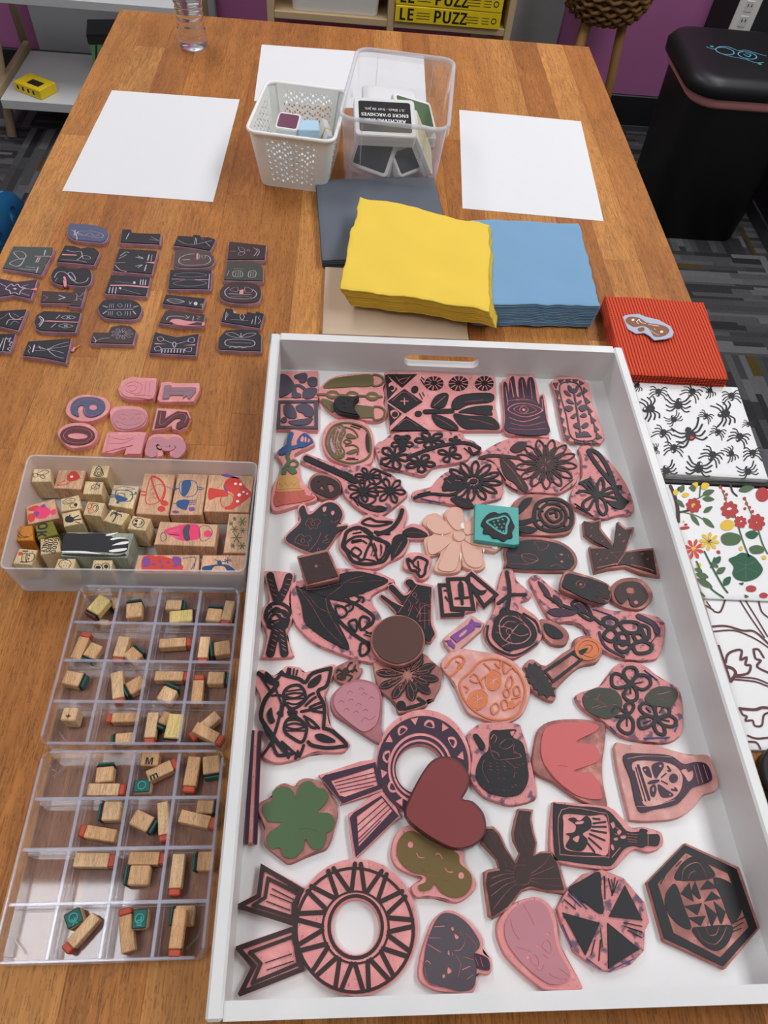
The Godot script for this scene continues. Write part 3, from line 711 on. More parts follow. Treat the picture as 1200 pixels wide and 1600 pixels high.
	print_on("spider_print", sp, "Lk6 -275 -339 -255 -366 -256 -386|Lk6 -281 -337 -269 -363 -277 -383|Lk6 -290 -335 -286 -357 -301 -376|Lk6 -296 -333 -302 -354 -324 -367|Lk6 -276 -318 -261 -301 -266 -281|Lk6 -283 -316 -276 -296 -287 -273|Lk6 -291 -314 -291 -293 -310 -266|Lk6 -298 -313 -307 -289 -333 -263|Fk -266 -331 -278 -313 -293 -308 -302 -322 -289 -342 -274 -344|Fk -295 -324 -306 -308 -314 -318 -303 -334|Fw -302 -332 -299 -328 -304 -322 -308 -326|Fw -304 -311 -301 -317 -304 -321 -308 -315|Lk7 -167 -294 -181 -322 -202 -317|Lk7 -171 -284 -187 -299 -214 -287|Lk7 -175 -272 -195 -276 -225 -252|Lk7 -178 -262 -202 -252 -233 -218|Lk7 -147 -292 -117 -317 -99 -312|Lk7 -150 -283 -124 -295 -107 -280|Lk7 -154 -270 -132 -272 -118 -246|Lk7 -157 -261 -139 -248 -132 -211|Fk -154 -306 -142 -291 -147 -269 -170 -253 -182 -271 -173 -293|Fk -167 -263 -159 -250 -176 -235 -183 -251|Fw -180 -252 -174 -257 -172 -252 -178 -246|Fw -161 -251 -163 -256 -170 -252 -167 -245|Lk7 56 -313 55 -353 36 -362|Lk7 49 -303 40 -330 12 -331|Lk7 41 -292 24 -307 -12 -295|Lk7 34 -282 7 -283 -33 -260|Lk7 73 -301 108 -313 122 -297|Lk7 66 -291 93 -291 102 -263|Lk7 57 -278 76 -267 78 -228|Lk7 51 -268 60 -243 52 -196|Fk 74 -320 77 -297 62 -273 36 -267 33 -294 51 -316|Fk 43 -277 44 -256 24 -249 24 -271|Fw 26 -271 35 -274 34 -266 26 -261|Fw 44 -258 43 -266 35 -265 35 -255|Lk6 181 -324 198 -353 194 -370|Lk6 174 -321 183 -346 172 -362|Lk6 165 -316 166 -338 148 -351|Lk6 158 -313 150 -330 124 -337|Lk6 181 -303 200 -292 197 -272|Lk6 174 -300 185 -285 175 -260|Lk6 166 -297 168 -277 152 -247|Lk6 159 -294 152 -269 127 -239|Fk 190 -318 181 -299 165 -290 153 -300 164 -322 180 -328|Fk 160 -304 151 -288 141 -294 151 -311|Fw 151 -310 155 -306 152 -300 147 -303|Fw 151 -289 156 -296 151 -299 147 -293|Lk7 290 -286 271 -308 247 -299|Lk7 287 -275 265 -286 237 -266|Lk7 284 -262 260 -261 230 -231|Lk7 282 -253 254 -236 224 -196|Lk7 313 -290 343 -321 366 -321|Lk7 310 -279 338 -298 361 -287|Lk7 307 -267 333 -274 352 -252|Lk7 305 -257 327 -249 341 -216|Fk 305 -302 319 -290 315 -267 292 -245 276 -259 283 -284|Fk 294 -256 305 -245 287 -228 277 -240|Fw 279 -242 286 -248 290 -244 284 -235|Fw 303 -246 298 -250 292 -244 295 -237|Lk10 -232 -157 -201 -204 -205 -236|Lk10 -244 -152 -227 -195 -243 -227|Lk10 -257 -147 -255 -184 -283 -211|Lk10 -269 -143 -283 -174 -324 -192|Lk10 -232 -121 -202 -97 -208 -62|Lk10 -244 -118 -228 -88 -245 -45|Lk10 -257 -112 -256 -77 -284 -30|Lk10 -269 -109 -283 -67 -324 -20|Fk -216 -144 -232 -114 -260 -100 -278 -122 -259 -157 -232 -166|Fk -267 -126 -282 -100 -300 -115 -283 -142|Fw -281 -138 -275 -132 -281 -122 -289 -127|Fw -280 -104 -275 -115 -281 -120 -289 -109|Lk10 -55 -157 -36 -121 -8 -127|Lk10 -51 -170 -27 -150 10 -168|Lk10 -46 -185 -17 -183 24 -216|Lk10 -42 -198 -7 -214 36 -262|Lk10 -83 -156 -123 -123 -148 -129|Lk10 -80 -170 -115 -152 -140 -170|Lk10 -74 -186 -105 -183 -126 -217|Lk10 -70 -199 -96 -215 -109 -264|Fk -75 -138 -91 -157 -83 -188 -53 -210 -36 -187 -47 -156|Fk -57 -196 -69 -214 -45 -234 -34 -215|Fw -38 -212 -48 -205 -51 -212 -42 -221|Fw -66 -213 -61 -205 -54 -212 -56 -221|Lk6 -109 -50 -84 -45 -67 -60|Lk6 -110 -58 -88 -60 -69 -84|Lk6 -113 -65 -92 -78 -75 -110|Lk6 -114 -73 -96 -94 -84 -133|Lk6 -128 -38 -144 -6 -163 3|Lk6 -130 -45 -148 -21 -171 -18|Lk6 -132 -53 -152 -39 -177 -42|Lk6 -134 -60 -156 -55 -181 -69|Fk -116 -35 -133 -35 -139 -50 -126 -72 -107 -71 -104 -53|Fk -124 -66 -138 -68 -129 -85 -114 -83|Fw -116 -80 -120 -74 -125 -75 -123 -81|Fw -136 -68 -130 -67 -127 -73 -132 -76|Lk6 87 -109 87 -136 74 -142|Lk6 82 -102 76 -121 56 -121|Lk6 76 -94 65 -105 40 -97|Lk6 71 -87 53 -89 24 -73|Lk6 99 -101 125 -109 135 -98|Lk6 94 -94 114 -94 120 -75|Lk6 89 -86 102 -78 102 -51|Lk6 84 -79 91 -62 84 -29|Fk 100 -114 102 -98 91 -81 73 -77 72 -96 84 -111|Fk 78 -84 79 -70 65 -65 65 -81|Fw 67 -81 72 -82 72 -76 67 -74|Fw 79 -71 78 -78 73 -76 72 -70|Lk10 231 -145 266 -193 263 -225|Lk10 219 -140 239 -183 224 -216|Lk10 205 -135 209 -172 182 -200|Lk10 193 -131 180 -163 139 -180|Lk10 228 -109 258 -85 250 -50|Lk10 216 -106 231 -76 211 -33|Lk10 203 -100 202 -65 170 -18|Lk10 191 -97 173 -55 129 -8|Fk 246 -133 228 -102 199 -88 182 -111 203 -146 232 -154|Fk 194 -114 176 -88 160 -103 179 -130|Fw 181 -126 186 -120 179 -110 171 -115|Fw 179 -92 185 -103 179 -108 170 -97|Lk7 -214 36 -219 2 -238 -4|Lk7 -219 45 -231 22 -258 25|Lk7 -226 57 -244 44 -278 58|Lk7 -232 66 -257 67 -294 91|Lk7 -196 45 -161 30 -146 42|Lk7 -201 54 -175 51 -163 74|Lk7 -208 65 -188 73 -182 106|Lk7 -213 74 -201 96 -204 137|Fk -198 28 -191 47 -203 70 -227 78 -233 55 -218 33|Fk -222 69 -218 87 -237 94 -240 76|Fw -237 76 -230 73 -229 79 -236 84|Fw -219 85 -220 77 -228 80 -227 89|Lk11 -32 78 10 97 45 74|Lk11 -33 63 8 65 47 25|Lk11 -35 47 5 30 44 -26|Lk11 -36 33 3 -5 35 -75|Lk11 -69 96 -105 151 -141 163|Lk11 -70 81 -108 120 -150 120|Lk11 -73 65 -111 87 -154 70|Lk11 -74 51 -115 53 -155 18|Fk -49 106 -79 100 -85 69 -55 30 -22 39 -23 74|Fk -54 43 -78 35 -58 3 -34 14|Fr -37 86 -64 98 -52 71|Fr -40 41 -68 55 -52 68|Lk6 124 15 122 -11 107 -16|Lk6 119 23 112 4 90 7|Lk6 114 32 101 22 74 33|Lk6 110 38 89 39 59 60|Lk6 139 23 166 10 177 21|Lk6 134 29 155 27 163 45|Lk6 128 38 144 45 147 71|Lk6 123 46 133 62 129 95|Fk 138 9 142 24 132 42 113 48 109 29 121 14|Fk 117 42 119 55 104 62 103 46|Fw 105 46 111 44 111 49 104 53|Fw 119 54 118 48 112 50 112 57|Lk8 246 41 244 5 223 -1|Lk8 239 51 229 27 200 30|Lk8 232 63 214 50 178 64|Lk8 226 72 198 73 159 98|Lk8 264 51 301 35 316 48|Lk8 258 60 287 56 297 80|Lk8 250 71 271 80 274 114|Lk8 244 82 256 103 250 146|Fk 264 32 269 53 256 76 230 85 224 60 241 38|Fk 236 75 239 93 218 103 216 82|Fw 219 82 227 79 227 86 219 90|Fw 237 92 237 83 229 87 228 96|Lk7 -184 153 -198 126 -220 128|Lk7 -188 163 -205 147 -233 159|Lk7 -191 174 -213 170 -244 193|Lk7 -195 183 -221 193 -252 227|Lk7 -163 154 -131 130 -112 136|Lk7 -166 164 -138 152 -120 166|Lk7 -170 175 -146 175 -132 200|Lk7 -173 185 -155 198 -146 233|Fk -169 140 -157 154 -164 177 -187 193 -199 175 -190 152|Fk -183 183 -174 197 -193 209 -200 194|Fw -198 193 -191 188 -188 194 -195 200|Fw -177 194 -180 189 -186 194 -184 201|Lk8 39 189 40 151 20 143|Lk8 33 199 24 172 -5 172|Lk8 24 210 7 196 -30 206|Lk8 17 220 -10 218 -52 240|Lk8 57 203 95 190 108 206|Lk8 50 211 78 211 87 238|Lk8 42 224 61 234 63 271|Lk8 34 232 44 256 36 302|Fk 58 184 62 206 46 228 20 234 17 208 35 187|Fk 27 224 28 244 7 251 7 230|Fw 10 230 18 228 17 235 10 239|Fw 28 242 26 234 19 236 18 246|Lk6 162 178 179 148 174 132|Lk6 155 182 163 156 149 143|Lk6 146 187 146 167 124 156|Lk6 139 191 128 176 99 172|Lk6 165 197 187 207 187 226|Lk6 158 201 171 215 163 240|Lk6 149 205 154 224 138 254|Lk6 143 209 136 233 113 265|Fk 173 182 166 202 149 212 135 203 145 181 162 173|Fk 142 199 134 215 121 210 131 194|Fw 131 195 137 197 133 204 127 203|Fw 135 213 137 207 133 205 129 212|Lk7 280 168 265 145 243 150|Lk7 277 178 258 166 230 181|Lk7 274 189 251 188 220 213|Lk7 270 199 244 211 213 244|Lk7 302 167 333 142 353 144|Lk7 298 177 326 163 345 175|Lk7 295 188 319 184 334 208|Lk7 292 198 312 208 321 239|Fk 295 156 308 167 301 189 279 206 266 191 274 169|Fk 282 196 290 209 273 222 265 210|Fw 267 209 274 202 277 208 270 214|Fw 289 207 286 202 279 208 282 214|Lk10 -65 332 -51 368 -23 365|Lk10 -60 320 -40 341 -4 328|Lk10 -54 306 -28 313 14 287|Lk10 -50 295 -15 284 28 244|Lk10 -92 329 -133 356 -155 348|Lk10 -87 317 -122 330 -143 308|Lk10 -81 303 -109 301 -126 267|Lk10 -76 290 -98 273 -106 225|Fk -85 347 -98 328 -89 300 -59 282 -45 306 -59 333|Fk -64 294 -73 276 -50 261 -40 280|Fw -44 282 -54 288 -56 280 -47 272|Fw -71 278 -67 285 -59 280 -61 271|Lk8 -253 347 -227 360 -205 348|Lk8 -253 339 -228 341 -204 318|Lk8 -253 327 -229 319 -205 287|Lk8 -254 319 -230 299 -210 257|Lk8 -275 357 -298 390 -320 395|Lk8 -276 348 -300 371 -325 368|Lk8 -277 338 -301 349 -328 338|Lk8 -277 329 -302 329 -326 306|Fk -263 363 -281 359 -285 339 -266 317 -246 324 -246 344|Fk -266 326 -281 320 -267 301 -252 308|Fw -255 310 -260 317 -266 314 -261 306|Fw -278 320 -272 322 -268 316 -272 311|Lk7 225 330 250 342 272 330|Lk7 226 320 250 324 275 301|Lk7 225 311 250 303 276 271|Lk7 226 302 250 282 273 241|Lk7 202 339 178 371 156 376|Lk7 202 331 177 353 153 350|Lk7 202 320 177 332 152 321|Lk7 202 311 177 311 155 289|Fk 214 346 196 341 194 322 214 299 233 306 231 327|Fk 214 308 200 302 214 284 227 292|Fw 226 293 220 300 215 298 220 290|Fw 202 302 208 305 213 298 208 295|Lk4 -282 172 -266 154 -265 139|Lk4 -287 173 -276 155 -281 139|Lk4 -293 174 -289 157 -299 141|Lk4 -299 175 -301 158 -317 146|Lk4 -285 188 -274 203 -279 219|Lk4 -290 188 -285 205 -296 222|Lk4 -296 190 -298 207 -314 225|Lk4 -302 190 -310 207 -331 225|Fk -276 179 -285 192 -298 195 -305 183 -293 168 -281 169|Fk -299 182 -308 193 -313 184 -304 174|Fw -304 175 -302 178 -305 182 -308 180|Fw -306 190 -304 187 -306 184 -309 187|Lk4 331 -55 326 -74 313 -73|Lk4 328 -48 319 -59 303 -55|Lk4 325 -42 312 -45 292 -34|Lk4 322 -35 306 -32 283 -12|Lk4 343 -52 365 -66 375 -61|Lk4 340 -46 358 -53 368 -42|Lk4 337 -39 351 -38 357 -21|Lk4 334 -33 344 -24 345 0|Fk 341 -62 347 -52 341 -38 326 -29 320 -41 329 -56|Fk 329 -36 332 -26 321 -19 317 -29|Fw 319 -30 324 -32 325 -28 320 -25|Fw 331 -27 329 -31 326 -28 326 -24", 2.5)
	var edge := thing("paper_napkin", "black-edged napkin peeking out in front of the spider napkins", "napkin", Vector3(0.4057, 0.7503, 0.2139), 0.0)
	part("folded_sheet", box(0.128, 0.004, 0.006, 0.0008), M["k"], edge, Vector3(0, 0.002, 0))
	var fp := napkin_stack("floral", ["top white napkin printed with red and yellow flowers", "white napkin, %s from the top of the flower-printed pile"], "flower napkins", [Vector2(0.3432, 0.2198), Vector2(0.4792, 0.2218), Vector2(0.4858, 0.3651), Vector2(0.3498, 0.3631)], 0.7503, 0.0065, 3, 0.0002, "napkin_white")
	print_on("flower_print", fp, "Ln21 -319 -345 -313 -280 -317 -199 -337 -107|Ln13 -313 -280 -270 -337|Ln12 -325 -166 -260 -182|Ln12 32 -371 29 -322 45 -293|LT6 -221 -243 -174 -272 -112 -309|Lf6 -307 -173 -215 -144 -155 -82|Lf7 -174 -272 -145 -356|Ff -151 -294 -116 -287 -74 -325 -116 -328|Ff -159 -266 -135 -246 -92 -262 -122 -284|Ff -191 -313 -176 -342 -195 -361 -210 -326|Ff -179 -172 -148 -177 -117 -214 -156 -205|Ff -256 -156 -255 -114 -226 -85 -229 -134|Ff -194 -138 -187 -95 -147 -73 -159 -123|Ff 66 -331 109 -320 167 -359 114 -367|Ff -273 -302 -246 -321 -241 -359 -272 -334|Ff -309 -253 -306 -218 -277 -201 -283 -241|Ff -180 -334 -190 -350 -216 -339 -201 -322|Fy -197 -333 -168 -338 -156 -377 -189 -367|Fy -149 -342 -123 -329 -91 -366 -122 -377|Fy -313 -280 -290 -292 -289 -322 -315 -306|Fy -273 -282 -255 -269 -225 -291 -249 -302|FC -221 -217 -202 -223 -184 -226 -182 -208 -199 -195 -211 -202|FC -223 -214 -209 -205 -200 -193 -210 -173 -226 -175 -227 -192|FC -224 -214 -225 -194 -228 -174 -246 -164 -252 -179 -240 -197|FC -226 -215 -239 -196 -253 -181 -268 -185 -261 -206 -244 -213|FC -225 -216 -244 -210 -261 -207 -264 -225 -247 -238 -235 -231|FC -223 -219 -237 -228 -246 -240 -236 -260 -219 -258 -219 -241|FC -222 -219 -221 -239 -218 -260 -199 -270 -194 -254 -205 -236|FC -220 -218 -207 -237 -193 -253 -177 -248 -185 -227 -202 -220|EC -223 -216 -189 -218 -234 -176|Ey -223 -216 -210 -217 -227 -201|FC -25 -195 -2 -203 17 -205 21 -185 0 -170 -14 -179|FC -27 -193 -11 -181 -1 -169 -14 -146 -32 -148 -32 -167|FC -28 -193 -29 -169 -35 -148 -55 -135 -62 -153 -48 -173|FC -30 -194 -47 -171 -63 -154 -80 -160 -71 -183 -52 -190|FC -29 -195 -52 -188 -70 -186 -75 -205 -54 -221 -40 -212|FC -27 -198 -43 -209 -53 -222 -40 -246 -21 -244 -22 -224|FC -26 -198 -24 -222 -19 -244 2 -257 9 -238 -5 -218|FC -24 -197 -7 -220 10 -237 27 -231 18 -208 -2 -200|EC -27 -195 12 -197 -41 -149|Ew -27 -195 -12 -196 -32 -178|FC 13 -117 28 -123 42 -124 44 -109 29 -99 20 -105|FC 11 -115 22 -107 29 -98 19 -81 7 -83 7 -97|FC 10 -114 9 -99 5 -83 -10 -75 -14 -87 -5 -101|FC 9 -115 -4 -99 -15 -87 -28 -92 -21 -108 -7 -113|FC 8 -117 -7 -111 -21 -109 -23 -124 -9 -134 1 -128|FC 10 -118 -1 -127 -8 -135 2 -153 14 -151 14 -136|FC 11 -119 12 -135 16 -151 32 -159 35 -146 26 -133|FC 12 -118 25 -134 37 -146 50 -142 42 -126 28 -120|EC 10 -117 38 -118 0 -84|Ew 10 -117 21 -117 7 -105|FC 102 -118 125 -125 142 -127 146 -108 125 -93 113 -103|FC 100 -115 115 -105 124 -91 112 -69 94 -72 95 -92|FC 99 -115 97 -92 92 -72 71 -60 65 -77 80 -96|FC 97 -116 81 -95 64 -79 47 -83 57 -106 76 -113|FC 98 -118 75 -110 58 -108 54 -128 75 -143 87 -133|FC 100 -120 85 -130 76 -144 88 -167 106 -164 105 -144|FC 101 -120 103 -144 108 -164 129 -177 136 -158 121 -139|FC 103 -119 119 -141 137 -157 154 -152 143 -130 124 -122|EC 100 -118 138 -119 86 -73|Ew 100 -118 114 -118 95 -101|Lf9 -6 -172 -14 -5 -12 100|Lf9 95 -85 89 17 96 78|EC -32 -350 -22 -351 -35 -339|EC -23 -320 -14 -320 -27 -309|EC -12 -300 -3 -300 -16 -289|EC -26 -272 -17 -272 -30 -261|EC 83 -277 93 -277 80 -266|EC 84 -243 93 -243 81 -232|EC 93 -216 102 -217 89 -205|EC 101 -190 110 -190 98 -179|EC 64 -208 73 -209 61 -198|Lf6 -28 -361 -27 -252|Lf6 86 -284 89 -170|EC 197 -309 237 -311 181 -259|Fy -107 -97 -70 -128 -33 -121 -34 -87 -67 -63 -105 -65|Ff -122 -26 -77 -47 -26 -36 -22 -4 -57 28 -113 34 -133 12|Ff 9 44 52 28 86 42 73 73 24 83 6 71|FT 15 -44 55 -64 86 -46 55 -14 21 -16|Fr -295 67 -275 65 -256 68 -250 82 -267 88 -282 79|Fr -299 71 -288 85 -281 103 -289 121 -301 114 -302 93|Fr -303 71 -308 93 -317 115 -332 127 -333 110 -319 90|Fr -306 68 -323 85 -343 99 -357 96 -346 80 -326 72|Fr -304 63 -324 65 -342 62 -349 48 -332 42 -317 51|Fr -300 59 -311 45 -318 26 -310 9 -298 16 -297 37|Fr -296 59 -291 37 -281 14 -266 2 -265 20 -280 40|Fr -293 62 -276 45 -255 30 -241 33 -252 50 -273 58|Ey -299 65 -285 65 -304 81|Fy -196 14 -175 9 -155 7 -146 19 -163 28 -180 23|Fy -199 20 -185 29 -174 42 -178 58 -193 55 -198 38|Fy -204 21 -204 40 -209 61 -223 72 -228 59 -217 39|Fy -207 19 -223 37 -240 52 -255 52 -247 36 -227 26|Fy -207 15 -228 21 -248 23 -256 10 -240 1 -223 7|Fy -203 10 -218 0 -229 -13 -225 -30 -209 -26 -204 -9|Fy -198 8 -199 -10 -193 -32 -179 -44 -174 -30 -186 -10|Fy -196 11 -180 -7 -162 -23 -147 -24 -155 -7 -175 4|En -201 15 -186 14 -206 31|LT10 -244 78 -229 173 -207 277 -192 317|LT10 -304 140 -280 280 -222 346|LT7 -239 174 -200 113|Ff -267 233 -285 206 -329 212 -305 241|Ff -262 291 -281 252 -332 241 -306 285|FT -211 149 -181 142 -166 105 -201 118|Ff -218 208 -187 207 -159 171 -197 176|FT -201 277 -167 266 -149 224 -189 241|Ff -289 199 -298 180 -326 182 -313 203|Ff -197 172 -203 149 -231 144 -220 170|Fy -293 175 -284 154 -303 146 -310 171|FC -177 88 -162 87 -161 69 -178 72|FT -128 122 -84 99 -39 77 9 96 30 129 38 177 -7 225 -73 250 -121 238 -133 206 -114 164|Lf4 -40 131 -74 239|Lf4 -48 156 -89 133|Lf4 -48 156 19 129|Lf4 -52 168 -122 205|Lf4 -52 168 8 195|EC -62 291 -34 291 -68 310|EC -9 328 14 328 -15 344|FT -117 263 -91 257 -101 272|Ey -40 52 -29 52 -45 67|Ey 69 103 82 103 65 116|EC -300 -88 -290 -88 -302 -80|Ey -307 -108 -301 -108 -309 -101|FC -334 -71 -288 -77 -290 -64 -332 -56|Ff -331 315 -313 343 -333 340|Ff -107 326 -88 336 -108 345", 2.5)
	var lp := napkin_stack("doves", ["white napkin printed with burgundy outline doves, nearest of the right-hand napkins", "white napkin, %s from the top of the burgundy dove pile"], "dove napkins", [Vector2(0.3511, 0.3622), Vector2(0.4911, 0.3642), Vector2(0.4915, 0.5128), Vector2(0.3485, 0.5108)], 0.7503, 0.0038, 2, 0.0001, "napkin_white")
	print_on("dove_print", lp, "LD9 -349 -340 -319 -319 -312 -308 -281 -309 -234 -382|LD8 -325 -332 -332 -346 -337 -362|LD8 -165 -381 -137 -280 -101 -174|LD8 -135 -381 -103 -259 -84 -179|LD9 -66 -370 -69 -314 -46 -282|LD11 -346 -226 -274 -230 -200 -208 -141 -204 -93 -142|LD8 -348 -199 -241 -207 -153 -167 -100 -122|LD11 -345 -126 -342 -35 -340 53|LD11 -336 -40 -314 -81 -273 -102 -238 -103 -258 -57 -225 -68 -241 -32 -218 -28 -245 12 -312 23|LD11 -177 -110 -152 -110 -140 -70|LD11 -177 -110 -182 -64 -160 -54 -188 -23 -143 6|LD15 -340 53 -304 14 -311 -11 -337 -20|LD8 -318 43 -224 51 -166 74|LD8 -309 31 -219 36 -161 60|LD13 -337 181 -267 185 -231 175 -200 176|LD9 -337 181 -331 208 -315 217 -326 236 -293 235 -291 258 -258 257 -234 212 -208 198|LD9 -338 303 -301 316 -246 311|LD9 -342 330 -307 334 -298 362|ED -343 7 -341 7 -343 9", 2.1)
	var cut := thing("paper_cutout", "pale blue paper cut-out with a brown pumpkin pair print, on the red napkins", "cut-out", Vector3(0.3757, 0.7745, -0.0197))
	cut.rotation = Vector3(-0.05, 0, 0.06)
	part("paper_shape", slab(scaled(points("-147 -117 -85 -129 -31 -134 5 -105 83 -72 141 -7 147 54 124 101 77 122 2 134 -19 89 -44 61 -98 69 -140 23".split(" ", false), 0), 0.001), 0.0, 0.0012, 0.0002), M["cutout"], cut)
	print_on("pumpkin_print", cut, "Fx -136 -69 -97 -104 -41 -92 1 -41 71 -23 117 4 118 50 73 94 10 99 -4 24 -39 -7 -94 5 -129 -28|Fx -76 19 -36 5 -39 39 -73 51|Ew -86 -70 -76 -71 -89 -57|Ew 69 52 80 51 66 64|Lw5 -44 -76 -66 -51 -60 -28|Lw5 2 -26 36 -13 67 -7|Lw3 4 36 18 65 44 86|Lw5 -12 -32 -41 -45 -44 -76|Lw3 29 18 36 33", 1.2)
	var tin := thing("round_tin", "black round tin cut off by the right edge, in front of the dove napkins", "tin", Vector3(0.3748, 0.7502, 0.5370))
	part("tin_body", lathe(PackedVector2Array([Vector2(0, 0), Vector2(0.026, 0), Vector2(0.027, 0.002), Vector2(0.027, 0.012), Vector2(0, 0.012)]), 28), M["black_plastic"], tin)
	part("lid", lathe(PackedVector2Array([Vector2(0, 0.012), Vector2(0.028, 0.012), Vector2(0.028, 0.019), Vector2(0.026, 0.021), Vector2(0, 0.021)]), 28), M["black_plastic"], tin)
	var crumb := thing("rubber_shaving", "tiny orange rubber shaving on the table beside the black letter V stamp", "shaving", Vector3(-0.3318, 0.7502, 0.0439), 0.9)
	part("strip", box(0.014, 0.0012, 0.0016, 0.0004), M["e"], crumb, Vector3(0, 0.0006, 0))
	part("strip", box(0.008, 0.001, 0.003, 0.0004), M["p"], crumb, Vector3(-0.003, 0.0016, 0.001), Vector3(0, 0.5, 0))

